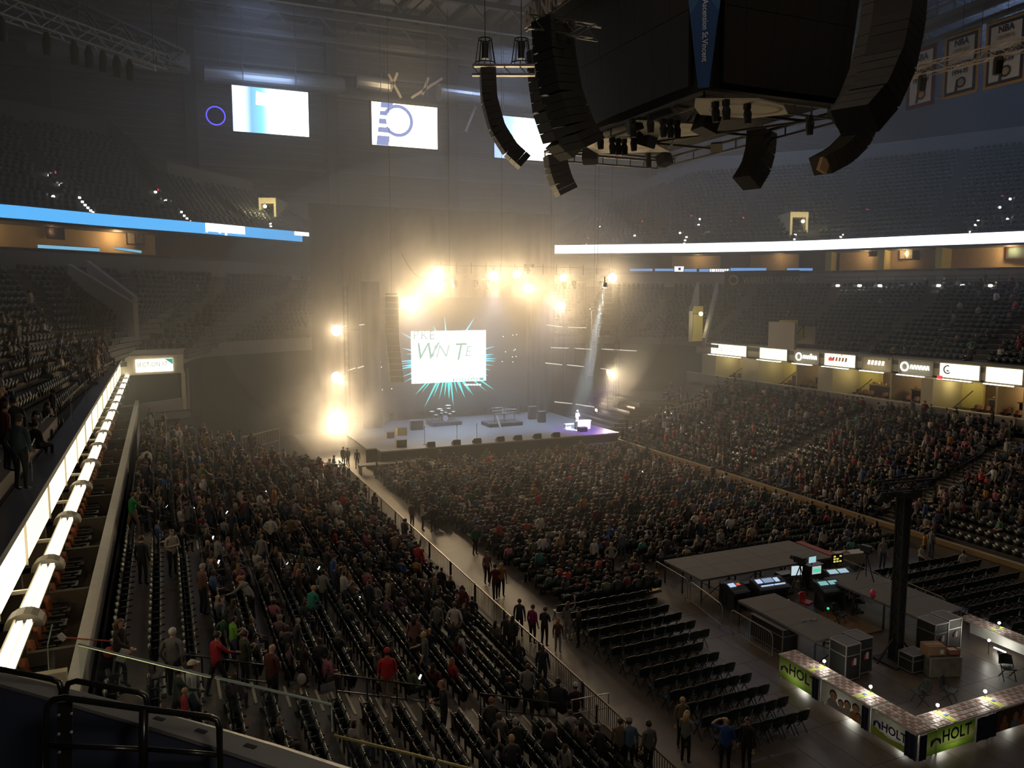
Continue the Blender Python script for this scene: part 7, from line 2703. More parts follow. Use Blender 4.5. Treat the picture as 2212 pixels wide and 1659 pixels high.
seats = []     # (D, loc, rz, label, occupied prob zone)
spots = []     # (D, loc(tread), rz, standing-or-sit base, place text)
rs = random.Random(21)
for side in (-1, 1):
    for i in range(ROWS):
        x, z = tread(side, i)
        ys = []
        y = 9.0 if side < 0 else 15.0
        cnt, last = 0, -1
        while y < (62.5 if side < 0 else 66.5):
            if min(abs(y - a) for a in AISLES) < .78:
                y += .1
                continue
            s = sec_of(y)
            if s != last:
                cnt, last = 0, s
            loc = Vector((x + side * .12, y, z))
            ok, px, py, D = visible_px(loc + Vector((0, 0, .8)), 30)
            if ok and not (side < 0 and ledge_hidden(px, py)) and not (side < 0 and px < 130 and i > 12):
                place = '%s tier %s row up, %s place %s' % ('left' if side < 0 else 'right', ordn(i), ordn(cnt), SEC[s])
                # how full is this part of the hall
                if side < 0:
                    if i >= 13 and y < 33:
                        pr = 0.0
                    elif px < 345 and py > 1130:
                        pr = 0.0
                    elif py > 1500:
                        pr = .10
                    elif py > 1380:
                        pr = .30
                    elif py > 1290:
                        pr = .50 if px > 480 else .7
                    elif py > 1200:
                        pr = .78
                    else:
                        pr = .92
                else:
                    pr = .90
                    if i < 3 and y < 31:
                        pr = .1
                    if 1570 < px < 1790 and 905 < py < 1000:
                        pr = .35
                seats.append((D, loc, R(-90) if side < 0 else R(90), place, side, i))
                if rs.random() < pr:
                    spots.append((D, loc, side, place, py))
            cnt += 1
            y += .54
# floor seating rows
FROW = [31.7 + .93 * k for k in range(34)]
floor_spots = []
for r, y in enumerate(FROW):
    j = 0
    x = 16.6 if y < 46 else 15.4
    while x < 38.4:
        if 25.6 < x < 26.6:
            x += .2
            continue
        near = y < 33.6
        blocked = (x > 22.0 and y < 33.9 and x < 31.6)
        gap = (20.6 < x < 23.4 and 33.0 < y < 37.2)
        if not blocked and y < 62.6:
            pr = .93
            if gap:
                pr = .05
            if x > 31.6 and y < 36:
                pr = .45
            if near and x < 22:
                pr = .75
            loc = Vector((x, y, 0))
            ok, px, py, D = visible_px(loc + Vector((0, 0, 1)), 30)
            if ok:
                floor_spots.append((D, loc, pr > rs.random(), 'floor %s row past the consoles, %s from left aisle' % (ordn(r), ordn(j)), gap))
        j += 1
        x += .55

seats.sort(key=lambda s: s[0])
SEAT_N = 300
used_px = 0
sobj = []
for k, (D, loc, rz, place, side, i) in enumerate(seats[:SEAT_N]):
    t = bpy.data.objects.new('stadium_seat', None)
    COL.objects.link(t)
    t.location = loc
    t.rotation_euler.z = rz
    tag(t, 'empty black seat, ' + place, 'seat', 'empty stadium seats of the left tier')
    for nm, me in (('backrest', S_BACK), ('seat', S_PAN), ('standard', S_LEG)):
        o = bpy.data.objects.new(nm, me)
        COL.objects.link(o)
        o.parent = t


def mass_seats(name, items, mat, kind='stuff', label=None):
    """many far seats in one mesh; items: (loc, rz)"""
    n = len(items)
    nv = len(SV)
    L = np.array([tuple(i[0]) for i in items])
    A = np.array([i[1] for i in items])
    c, s = np.cos(A)[:, None], np.sin(A)[:, None]
    X = SV[None, :, 0] * c - SV[None, :, 1] * s + L[:, 0:1]
    Y = SV[None, :, 0] * s + SV[None, :, 1] * c + L[:, 1:2]
    Z = SV[None, :, 2] + L[:, 2:3]
    co = np.stack([X, Y, Z], 2).reshape(-1, 3)
    F = np.array(SF)
    F = (F[None] + (np.arange(n) * nv)[:, None, None]).reshape(-1, 4)
    me = bpy.data.meshes.new(name)
    me.vertices.add(len(co))
    me.vertices.foreach_set('co', co.ravel())
    me.loops.add(F.size)
    me.loops.foreach_set('vertex_index', F.ravel().astype(np.int32))
    me.polygons.add(len(F))
    me.polygons.foreach_set('loop_start', np.arange(0, F.size, 4, dtype=np.int32))
    me.materials.append(mat)
    me.update(calc_edges=True)
    o = bpy.data.objects.new(name, me)
    COL.objects.link(o)
    return tag(o, label, kind=kind)


items = [(s[1], s[2]) for s in seats[SEAT_N:]]
# club tier and upper bowl seats follow their decks
rs2 = random.Random(5)
club_spots = []
for r in range(club_rows - 1):
    tm = (r + .45) / club_rows
    z = CLUBZ0 + (CLUBZ1 - CLUBZ0) * r / (club_rows - 1)
    pl_ = [club_pt(k, tm) for k in range(WN)]
    nl_ = int(sum((Vector(a_) - Vector(c_)).length for a_, c_ in zip(pl_, pl_[1:])) / .56)
    line = resample(pl_, nl_)
    for k in range(0, nl_ - 1):
        if ((k / nl_ * 17) % 1) * nl_ / 17 * .56 < 1.25:
            continue                                     # aisles
        p = Vector((*line[k], z + lift(line[k][0]) * tm))
        ok, px, py, D = visible_px(p + Vector((0, 0, .6)), 20)
        if not ok:
            continue
        d = Vector(line[k + 1]) - Vector(line[k])
        if d.length < .3:
            continue
        inw = Vector((26, 37)) - p.xy
        nrm = Vector((-d.y, d.x))
        if nrm.dot(inw) < 0:
            nrm = -nrm
        rz = math.atan2(nrm.y, nrm.x) - math.pi / 2
        items.append((p, rz))
        club_spots.append((D, p, rz, px, py))
for r in range(UROWS - 1):
    tm = (r + .45) / UROWS
    pl_ = [(*upper_pt(k, tm), upper_z(k, r / UROWS)) for k in range(WN) if UFRAC[k] > .3 or r < 4]
    for seg in ([q_ for q_ in pl_ if q_[0] < 20], [q_ for q_ in pl_ if q_[0] >= 20]):
      if len(seg) < 3:
        continue
      nl_ = int(sum((Vector(a_) - Vector(c_)).length for a_, c_ in zip(seg, seg[1:])) / .6)
      line = resample(seg, nl_)
      for k in range(nl_ - 1):
        if ((k / nl_ * 7) % 1) * nl_ / 7 * .6 < 1.2:
            continue
        p = Vector(line[k])
        ok, px, py, D = visible_px(p + Vector((0, 0, .6)), 10)
        if not ok:
            continue
        d = Vector(line[k + 1]) - Vector(line[k])
        inw = Vector((26, 37)) - p.xy
        nrm = Vector((-d.y, d.x))
        if nrm.dot(inw) < 0:
            nrm = -nrm
        items.append((p, math.atan2(nrm.y, nrm.x) - math.pi / 2))
mass_seats('far_seats', items, M('far_seat', (.013, .018, .017), .42, noise=.2, scale=.5), label='empty seats of the farther tiers')
mass_seats('far_floor_chairs', [(f[1], 0.0) for f in floor_spots if not f[4]], chair_green, label='floor chairs under the standing and seated crowd')

# ------------------------------------------------------------------ hand placed people nearest the camera
def pm_(name, c, rough=.8):
    return M('cloth_' + name, c, rough, noise=.2, scale=12)


jeans = pm_('jeans', (.06, .08, .14))
khaki = pm_('khaki', (.20, .15, .10))
blackp = pm_('black', (.015, .015, .017))
palep = pm_('pale_trousers', (.30, .28, .27))
H_ = {'grey': M('hair_grey', (.30, .27, .25), .6), 'blond': M('hair_blond', (.42, .27, .11), .55), 'brown': M('hair_brown', (.07, .035, .018), .55), 'dark': M('hair_dark', (.02, .013, .01), .55), 'red': M('hair_red', (.28, .10, .03), .55), 'white': M('hair_white', (.5, .46, .42), .6)}
SK = {'f': M('skin_fair', (.52, .31, .22), .5), 'm': M('skin_mid', (.40, .22, .14), .5), 'd': M('skin_deep', (.15, .08, .05), .5)}
cap_me = None


def cap_mesh():
    b = MB()
    V, F = [], []
    n, k = 12, 5
    for i in range(k):
        th = math.pi / 2 * i / k
        for j in range(n):
            a = 2 * math.pi * j / n
            V.append((.092 * math.cos(th) * math.cos(a), .108 * math.cos(th) * math.sin(a), .095 * math.sin(th)))
    V.append((0, 0, .095))
    for i in range(k - 1):
        for j in range(n):
            F.append((i * n + j, i * n + (j + 1) % n, (i + 1) * n + (j + 1) % n, (i + 1) * n + j))
    for j in range(n):
        F.append(((k - 1) * n + j, (k - 1) * n + (j + 1) % n, len(V) - 1))
    b.add(V, F)
    b.prism([(-.075, .07, 0), (-.06, .15, -.01), (0, .185, -.015), (.06, .15, -.01), (.075, .07, 0)], (0, 0, 0), (0, 0, .012))
    return b.mesh('cap', cloth_shirt, True)


def hair_mesh(long):
    b = MB()
    V, F = [], []
    n, k = 14, 7
    for i in range(k + 1):
        th = math.pi * .5 - (math.pi * (.5 + (.16 if not long else .22))) * i / k
        for j in range(n):
            a = 2 * math.pi * j / n
            front = math.sin(a) > .35
            t2 = max(th, .40) if front else th
            V.append((.088 * math.cos(t2) * math.cos(a), .104 * math.cos(t2) * math.sin(a) - .012, .102 * math.sin(t2)))
    for i in range(k):
        for j in range(n):
            F.append((i * n + j, (i + 1) * n + j, (i + 1) * n + (j + 1) % n, i * n + (j + 1) % n))
    b.add(V, F)
    if long:
        b.tube([(0, -.07, .03), (0, -.095, -.08), (0, -.10, -.22), (0, -.085, -.30)], [.08, .092, .08, .03], 10)
    return b.mesh('hair', hair_mat, True)


CAP, HAIR_S, HAIR_L = cap_mesh(), hair_mesh(False), hair_mesh(True)
taken = []


def place(px, py, pose, color, label, face=0.0, pants=blackp, skin='f', hair='brown', style='short', scale=1.0, girth=1.0, tee=False, cap=None, base=None, cat=None, group=None):
    """px, py: where the feet stand in the photograph; face: heading in degrees clockwise from the stage direction"""
    loc = base if base is not None else snap_low(px, py)
    if loc is None:
        loc = on_z(px, py, 4.85)
    sit = pose.startswith('sit')
    me = pmesh(pose, 2, False, tee, girth, True)
    o = link_person(me, loc, R(-face), scale, color, label, group, pants, SK[skin])
    V, Rd, E, C, h0, hands = skeleton(pose, False, tee, girth)
    hp = h0 + Vector((0, .008, .085))
    if style != 'bald':
        h = bpy.data.objects.new('hair', HAIR_L if style == 'long' else HAIR_S)
        COL.objects.link(h)
        h.parent = o
        h.location = hp
        h.material_slots[0].link = 'OBJECT'
        h.material_slots[0].material = H_[hair]
    if cap is not None:
        c = bpy.data.objects.new('cap', CAP)
        COL.objects.link(c)
        c.parent = o
        c.location = hp + Vector((0, -.005, .035))
        c.scale = (1.06, 1.06, 1.05)
        c.color = tuple(cap) + (1,)
    taken.append(loc.copy())
    return o


W_ = (.55, .53, .50)
G_ = (.22, .21, .21)
B_ = (.018, .018, .02)
place(838, 1530, 'stand', (.50, .02, .03), 'large man in red t-shirt and red cap standing with his back turned', 15, khaki, hair='dark', scale=1.04, girth=1.28, tee=True, cap=(.5, .02, .03))
place(378, 1508, 'stand_pocket', (.15, .145, .14), 'person in long grey coat with pale hair standing at the stair top', 30, blackp, hair='white', scale=1.05, girth=1.15)
place(470, 1505, 'walk', (.42, .02, .035), 'young person in red hooded top walking down the near stair', 60, blackp, hair='dark')
place(505, 1440, 'stand_phone', (.18, .42, .05), 'child in lime green t-shirt in the row left of the bald man', 70, jeans, hair='dark', scale=.86, tee=True)
place(530, 1490, 'stand_phone', (.05, .055, .03), 'boy in olive hooded jacket looking at a phone', 60, blackp, hair='dark', scale=.95)
place(590, 1535, 'stand_fold', (.10, .025, .018), 'bald man in dark rust jacket standing in the near stair', 55, blackp, style='bald', scale=1.05, girth=1.15)
place(418, 1580, 'stand', (.55, .52, .55), 'man in white zip top and cream cap at the lower left railing', 75, jeans, skin='m', hair='dark', cap=(.55, .50, .36))
place(388, 1588, 'walk', (.03, .045, .04), 'boy in dark green shirt beside the man with cream cap', 70, blackp, hair='dark', scale=.93)
place(402, 1600, 'stand', (.45, .03, .05), 'small child in red top in front of the man with cream cap', 80, blackp, hair='blond', scale=.72)
place(288, 1158, 'walk', (.02, .24, .05), 'man in bright green t-shirt stepping along the upper row', 60, khaki, hair='brown', tee=True, scale=1.04)
place(252, 1168, 'stand', B_, 'dark clothed teenager left of the man in bright green', 30, blackp, hair='brown', base=Vector((-.95, 28.6, Z0 + DZ * 15)))
place(335, 1160, 'stand_fold', (.02, .025, .06), 'man in navy t-shirt facing the man in bright green', -100, blackp, hair='dark', tee=True)
place(374, 1245, 'stand_fold', (.42, .36, .30), 'woman in cream shawl with pale scarf standing in the upper row', 150, blackp, hair='brown', girth=1.25)
place(262, 1480, 'walk', (.03, .022, .02), 'long haired woman in black carrying white papers and a red bag', 120, blackp, hair='brown', style='long', girth=1.1)
place(672, 1345, 'sit_lean', (.03, .26, .20), 'person in teal green hooded top leaning forward in a seat', 40, jeans, hair='blond', base=None)
place(720, 1288, 'stand_phone', (.03, .12, .34), 'man in blue t-shirt and dark cap reading a programme', 120, jeans, tee=True, cap=(.03, .03, .04))
place(982, 1402, 'stand_pocket', (.58, .52, .50), 'man in white t-shirt standing with his back turned', 25, khaki, hair='brown', tee=True, scale=1.05)
place(944, 1395, 'stand', (.15, .15, .15), 'man in grey t-shirt beside the man in white t-shirt', 20, blackp, tee=True)
place(895, 1432, 'stand', (.26, .11, .12), 'long haired woman in dusty pink jumper seen from behind', 20, blackp, hair='dark', style='long', girth=1.1)
place(920, 1475, 'walk', (.13, .14, .13), 'blond person in grey green t-shirt with arms out', -60, jeans, hair='blond', tee=True)
place(960, 1605, 'stand_phone', (.016, .015, .016), 'man in black suit holding a programme on the near stair', -80, blackp, hair='red', scale=1.05)
place(1140, 1545, 'stand', (.21, .20, .20), 'man in grey jumper near the front rail with his back turned', 35, blackp, hair='brown', girth=1.12)
place(1003, 1432, 'sit_lean', (.45, .43, .44), 'child in white jersey with dark stripes bending over a seat', -40, palep, hair='brown', scale=.85)
place(1205, 1560, 'sit', (.02, .023, .03), 'broad person under a black dotted cover at the front rail', 40, blackp, hair='dark', girth=1.6, scale=1.15)
place(1243, 1560, 'sit_phone', (.05, .02, .025), 'person in white cap holding a lit phone at the front rail', 20, blackp, cap=(.6, .58, .56))
place(1480, 1650, 'stand_phone', (.20, .20, .20), 'blond woman in grey knit jumper standing by the empty chairs', 60, blackp, hair='blond', style='long')
place(1472, 1615, 'stand', (.17, .13, .09), 'fair haired man behind the blond woman by the empty chairs', 200, blackp, hair='blond')
place(1565, 1672, 'stand_head', (.02, .07, .26), 'bald man in blue polo shirt with a hand raised to his head', 30, blackp, skin='f', style='bald', tee=True, girth=1.2, scale=1.05)
place(1612, 1668, 'stand', (.014, .014, .016), 'bearded man in black uniform beside the man in blue polo', -110, blackp, hair='dark', girth=1.1, scale=1.03)
place(1150, 1392, 'stand', (.26, .02, .11), 'person in magenta jacket at the foot of the left tier', 60, blackp, hair='brown')
place(1176, 1398, 'stand_phone', (.03, .03, .033), 'person in black jacket holding papers by the magenta jacket', 50, blackp, hair='brown')
place(1205, 1412, 'stand', (.10, .05, .05), 'red haired child beside the floor aisle stripe', 40, palep, hair='red', style='long', scale=.86)
place(1226, 1385, 'stand_raise', (.20, .19, .19), 'person in grey top and white trousers raising a paper', 60, palep, hair='brown', style='long')
place(1250, 1398, 'stand_fold', B_, 'person in black coat beside the raised paper', -60, blackp, hair='dark', girth=1.15)
place(1122, 1378, 'stand', (.05, .05, .06), 'person in dark jacket near the yellow lit barrier', 30, blackp, hair='brown')
place(1080, 1190, 'stand_phone', (.48, .06, .06), 'person in long coral red coat standing in the floor rows', -30, blackp, hair='dark', girth=1.15)
place(1164, 1118, 'stand_fold', (.48, .05, .04), 'person in red jacket standing farther back in the floor rows', 60, blackp, hair='brown')
place(1083, 1290, 'stand', (.42, .20, .05), 'blond woman in mustard yellow top walking up the floor aisle', 190, blackp, hair='blond', style='long')
place(1070, 1300, 'walk', (.12, .015, .025), 'tall man in dark red hooded top in the floor aisle', 10, blackp, hair='dark', scale=1.07)
place(1052, 1262, 'stand', (.24, .11, .12), 'woman in dusty pink top in the floor aisle', 170, blackp, hair='brown', style='long')
place(1345, 1213, 'stand_raise', (.13, .15, .18), 'person in blue jeans taking a picture near the wide riser', 10, jeans, hair='brown')
place(1320, 1240, 'stand_hips', (.34, .32, .32), 'woman in checked white shirt near the wide riser', 200, blackp, hair='blond', style='long')
place(1283, 1232, 'stand', W_, 'person in white jacket with a pale hat near the floor gap', 60, blackp, hair='white')
place(1026, 1200, 'stand', (.03, .16, .07), 'man in green shirt at the edge of the floor rows', 160, blackp)
place(913, 1148, 'stand_fold', (.52, .50, .47), 'blond woman in white jumper in the left floor aisle', 100, blackp, hair='blond', style='long')
place(890, 1142, 'stand', (.12, .08, .08), 'person in dark top left of the woman in white jumper', 60, blackp)
place(936, 1150, 'stand', B_, 'person in black right of the woman in white jumper', -20, blackp, hair='dark')
place(587, 1195, 'stand_hips', (.50, .47, .46), 'dark haired woman in white blouse among the left tier crowd', 30, blackp, hair='dark')
place(440, 1330, 'stand', (.16, .07, .06), 'person in checked red brown shirt in the left tier', 60, blackp, hair='grey')
place(545, 1345, 'bend', (.26, .25, .25), 'person in pale grey top bending over a seat row', -50, blackp, hair='red')
place(1776, 1205, 'stand', (.55, .50, .49), 'long haired woman in white top behind the wide riser', 10, blackp, hair='dark', style='long')
place(1828, 1232, 'sit_lean', (.56, .49, .46), 'person in white t-shirt hunched on a chair right of the riser', 20, blackp, hair='dark', tee=True)
place(1995, 1215, 'stand', (.52, .22, .03), 'man in orange t-shirt at the right floor seats', -30, blackp, hair='dark', tee=True)
place(1987, 1235, 'walk', (.56, .52, .50), 'child in white t-shirt in front of the man in orange', 190, blackp, scale=.85, tee=True)
place(2010, 1206, 'stand', (.17, .17, .17), 'person in grey top right of the man in orange', 100, jeans)
place(2078, 1240, 'sit', (.54, .50, .49), 'person in white top sitting alone at the right floor seats', 20, blackp, hair='dark')
place(1560, 1190, 'stand', (.03, .03, .04), 'person in dark top with white striped sleeves behind the riser', 20, blackp)
place(1905, 1230, 'stand', (.30, .28, .27), 'operator in pale grey top behind the right camera tripod', 200, jeans, hair='brown')
place(1358, 1672, 'stand', (.10, .17, .28), 'man in pale blue t-shirt and grey cap at the bottom edge', 10, blackp, tee=True, cap=(.25, .25, .26), girth=1.1)
place(1338, 1672, 'stand', (.18, .12, .08), 'person in brown jacket left of the pale blue t-shirt', 30, blackp)
place(1400, 1680, 'stand', (.14, .14, .14), 'person in grey jacket right of the pale blue t-shirt', 0, blackp, hair='dark')
place(1255, 1640, 'sit', (.28, .17, .15), 'long haired woman in dusty rose top near the yellow edged steps', 30, blackp, hair='dark', style='long')
place(1232, 1612, 'sit', (.40, .38, .37), 'child in white top sitting near the yellow edged steps', 20, blackp, hair='brown', scale=.9)
place(1300, 1660, 'sit_lean', B_, 'person in black hood crouching at the yellow edged steps', -20, blackp, hair='dark', girth=1.2)
place(1062, 1605, 'sit_lean', (.05, .045, .04), 'red haired person leaning forward in the lowest near seats', 20, blackp, hair='red')
place(1080, 1640, 'sit_phone', (.10, .09, .08), 'person holding a cyan lit phone in the lowest near seats', 10, blackp, hair='brown')
place(1105, 1690, 'sit', (.05, .05, .06), 'blond person at the bottom edge of the lowest near seats', 10, blackp, hair='blond')
place(1120, 1655, 'sit_lean', B_, 'balding man in black right of the cyan lit phone', 0, blackp, hair='grey')
place(1185, 1655, 'sit', (.06, .05, .05), 'person in dark jumper among the lowest near seats', 0, blackp, hair='dark')
place(905, 1560, 'sit', B_, 'solitary person in black low in the near empty seats', 30, blackp, hair='dark') if False else None
# big figures at the left edge, on the club walkway
for px, py, D, pose, col, lb, fc, kw in ((48, 1062, 18.5, 'stand_pocket', (.05, .075, .085), 'man in blue grey jumper and cap at the far left railing', 30, dict(cap=(.06, .05, .05), girth=1.15, scale=1.04)),
                                          (18, 1020, 19.5, 'stand', (.11, .015, .03), 'person in dark red top at the far left picture edge', 60, dict(hair='dark')),
                                          (38, 990, 22.5, 'stand', (.02, .03, .03), 'person in black with a dark green cap behind the blue grey jumper', -20, dict(cap=(.01, .05, .04), girth=1.1)),
                                          (10, 965, 23, 'stand', (.07, .015, .02), 'fair haired woman in dark red at the far left edge', 40, dict(hair='blond', style='long')),
                                          (82, 1000, 24.5, 'sit', B_, 'person in black bending beside the far left railing', 40, dict(hair='dark'))):
    p = at(px, py, D)
    place(px, py, pose, col, lb, fc, base=p, **kw)
    CLUBFLOOR = p.z
struct(MB().prism([(-3.75, 14, 9.0), (-3.75, 34, 9.0), (-9, 34, 9.0), (-9, 14, 9.0)], (0, 0, 0), (0, 0, 1.0)).build('floor_walkway', concrete_dark))

for px, py, fc, lb in ((742, 1008, 40, 'dark silhouette standing below the smoke, leftmost of three'), (752, 1010, -30, 'dark silhouette standing below the smoke, middle of three'), (772, 1014, 10, 'dark silhouette standing below the smoke, rightmost of three'), (1374, 958, -60, 'dark figure standing right of the stage end'), (1398, 962, 30, 'second dark figure farther right of the stage end')):
    place(px, py, 'stand', B_, lb, fc, base=on_z(px, py, 0.0), hair='dark')
# pianist
o = place(0, 0, 'stand_phone', (.75, .74, .78), 'musician in shining white standing at the lit stage piano', 170, M('cloth_white', (.7, .7, .72), .7), base=Vector((PERF.x + .05, PERF.y + .32, SZ)), hair='white', scale=1.05, group=None)

# ------------------------------------------------------------------ the other people
people = []
for D, loc, side, place_, py in spots:
    if any((loc.xy - t.xy).length < .5 for t in taken):
        continue
    people.append((D, loc + Vector((side * -.02, 0, 0)), side, place_))
for D, loc, occ, place_, gap in floor_spots:
    if occ and not any((loc.xy - t.xy).length < .5 for t in taken):
        people.append((D, loc, 0, place_))
# club seats: a few groups at the right, scattered visitors elsewhere
for k, (D, p, rz, px, py) in enumerate(club_spots):
    pr = .008
    if px > 2030 and py > 600:
        pr = .30 if py > 740 or px > 2100 else .16
    elif px > 1760 and py > 735:
        pr = .12
    elif px < 120 and py > 660:
        pr = .22
    elif px < 240 and py > 740:
        pr = .28
    if rs2.random() < pr and not (px > 130 and py > 830 and px < 300):
        people.append((D, p, ('club', rz), 'club %d' % k))
# small group in the corner seats right of the stage
for k in range(46):
    px, py = rs2.uniform(1440, 1536), rs2.uniform(832, 896)
    d = (at(px, py, 1) - CAMV).normalized()
    h = LOWER.ray_cast(CAMV, d)
    if h[0] is not None:
        people.append((pix(h[0])[2], h[0], ('club', R(70)), 'corner %d' % k))
people.sort(key=lambda s: s[0])
HANDS = len(taken)
IND = 300 - HANDS - 1
SITP = ['sit', 'sit', 'sit_lean', 'sit_phone', 'sit_fold', 'sit', 'sit_raise']
STP = ['stand', 'stand_phone', 'stand_hips', 'stand_fold', 'stand_raise', 'stand_pocket', 'walk']
SITW = [6, 4, 3, 4, 3, 2, .35]
STW = [5, 4, 2, 4, .5, 3, 2]
rp = random.Random(99)
phones = []
lowc = {}
crowd = []
club_no = 0
for k, (D, loc, side, place_) in enumerate(people):
    stand = rp.random() < (.20 if side in (-1, 1) else .12)
    pose = rp.choices(STP, STW)[0] if stand else rp.choices(SITP, SITW)[0]
    c, cn, _ = TOPS[rp.choices(range(len(TOPS)), TW)[0]]
    if side == -1:
        rz = R(-90 + rp.choice((0, 15, 30, 45, 60, 75, -20)) + rp.uniform(-10, 10))
    elif side == 1:
        rz = R(90 - rp.choice((0, 15, 30, 45, 60)) + rp.uniform(-12, 12))
    elif side == 0:
        rz = R(rp.uniform(-25, 25)) + (R(180) if rp.random() < .06 else 0)
    else:
        rz = side[1] + R(rp.uniform(-30, 30))
    sc = rp.uniform(.92, 1.05) * (.8 if rp.random() < .15 else 1)
    lh, tee, g = rp.random() < .45, rp.random() < .25, rp.choice((1.0, 1.0, 1.15))
    off = Vector((0, 0, 0))
    if pose.startswith('sit'):
        b_ = Matrix.Rotation(rz, 3, 'Z') @ Vector((0, -.10, 0))
        off = Vector((b_.x, b_.y, -.05))
    else:
        b_ = Matrix.Rotation(R(-90) if side == -1 else R(90) if side == 1 else 0, 3, 'Z') @ Vector((0, .22, 0))
        off = b_ if side in (-1, 0, 1) else off
    if isinstance(side, tuple):
        sc *= 1.0
        place_ = None
    if k < IND and place_ is not None:
        me = pmesh(pose, 1, lh, tee, g, (not lh) and rp.random() < .1)
        verb = 'standing' if stand else 'seated'
        link_person(me, loc + off, rz, sc, c, '%s person, %s top, %s' % (verb, cn, place_), 'crowd in the left tier' if side < 0 else 'crowd on the floor' if side == 0 else 'crowd in the right tier')
        if pose.endswith('phone') and rp.random() < .30:
            hl = Matrix.Rotation(rz, 3, 'Z') @ (Vector((0, .36, 1.23 if stand else .80)) * sc) + loc + off
            phones.append((hl, rz, place_))
    else:
        if k < IND:
            IND += 1
        crowd.append((loc + off, rz, sc, c, pose, lh, tee))
        if pose.endswith('phone') and rp.random() < .028:
            hl = Matrix.Rotation(rz, 3, 'Z') @ (Vector((0, .36, 1.23 if stand else .80)) * sc) + loc + off
            phones.append((hl, rz, None))

# the rest of the audience: one mesh with its own clothing colours per person
col_mat = bpy.data.materials.new('crowd_clothes')
col_mat.use_nodes = True
nt = col_mat.node_tree
an = nt.nodes.new('ShaderNodeAttribute')
an.attribute_name = 'own_colour'
nt.links.new(an.outputs['Color'], nt.nodes['Principled BSDF'].inputs['Base Color'])
nt.nodes['Principled BSDF'].inputs['Roughness'].default_value = .75


def low_arrays(pose, lh, tee):
    me = pmesh(pose, 0, lh, tee)
    me.calc_loop_triangles()
    n = len(me.vertices)
    co = np.zeros(n * 3)
    me.vertices.foreach_get('co', co)
    m = len(me.loop_triangles)
    tv = np.zeros(m * 3, np.int32)
    me.loop_triangles.foreach_get('vertices', tv)
    mi = np.array([me.polygons[t.polygon_index].material_index for t in me.loop_triangles])
    return co.reshape(-1, 3), tv.reshape(-1, 3), mi


la = {}
CO, TV, CL = [], [], []
vo = 0
for loc, rz, sc, c, pose, lh, tee in crowd:
    key = (pose, lh, tee)
    if key not in la:
        la[key] = low_arrays(*key)
    co, tv, mi = la[key]
    cs, sn = math.cos(rz) * sc, math.sin(rz) * sc
    q = np.empty_like(co)
    q[:, 0] = co[:, 0] * cs - co[:, 1] * sn + loc.x
    q[:, 1] = co[:, 0] * sn + co[:, 1] * cs + loc.y
    q[:, 2] = co[:, 2] * sc + loc.z
    pal = np.array([c, rp.choice(PANTS), rp.choice(SKINS), rp.choice(HAIRS), (.03, .028, .027)])
    CO.append(q)
    TV.append(tv + vo)
    CL.append(pal[mi])
    vo += len(co)
co, tv, cl = np.concatenate(CO), np.concatenate(TV), np.concatenate(CL)
me = bpy.data.meshes.new('crowd')
me.vertices.add(len(co))
me.vertices.foreach_set('co', co.ravel())
me.loops.add(tv.size)
me.loops.foreach_set('vertex_index', tv.ravel().astype(np.int32))
me.polygons.add(len(tv))
me.polygons.foreach_set('loop_start', np.arange(0, tv.size, 3, dtype=np.int32))
me.polygons.foreach_set('use_smooth', np.ones(len(tv), bool))
att = me.attributes.new('own_colour', 'FLOAT_COLOR', 'FACE')
att.data.foreach_set('color', np.concatenate([cl, np.ones((len(cl), 1))], 1).ravel())
me.materials.append(col_mat)
me.update(calc_edges=True)
o = bpy.data.objects.new('crowd', me)
COL.objects.link(o)
tag(o, 'the rest of the audience filling floor and tiers', kind='stuff')
print('PEOPLE', len(people), 'hand', HANDS, 'crowd', len(crowd), 'tris', len(tv), 'phones', len(phones), 'seats', len(seats), 'massseats', len(items))

# lit phones
ph_em = EM('phone_screen', (.85, .93, 1), 5)
ph_cy = EM('phone_cyan', (.35, .9, .85), 3)
ph_body = MB().span((-.037, -.004, -.075), (.037, .004, .075)).mesh('phone', black_gloss)
ph_scr = MB().span((-.034, -.007, -.07), (.034, -.004, .07)).mesh('phone_face', ph_em)
phn = 0
for p, rz, pl in phones:
    o = bpy.data.objects.new('phone', ph_body)
    COL.objects.link(o)
    o.location = p
    o.rotation_euler = (R(-35), 0, rz)
    phn += 1
    o2 = bpy.data.objects.new('screen', ph_scr)
    COL.objects.link(o2)
    o2.parent = o
    if pl:
        tag(o, 'lit phone in hands, ' + pl, 'phone', 'lit phones in the audience')
    else:
        tag(o, 'tiny lit phone glowing in the distant audience, %s from the camera' % ordn(phn), 'phone', 'lit phones in the distant audience')
# ================================================================== FOREGROUND BALCONY FRONT
rail_b = M('rail_black', (.012, .011, .010), .28, .3, noise=.1)
RD = 5.0


def P5(px, py, D=RD):
    return at(px, py, D)


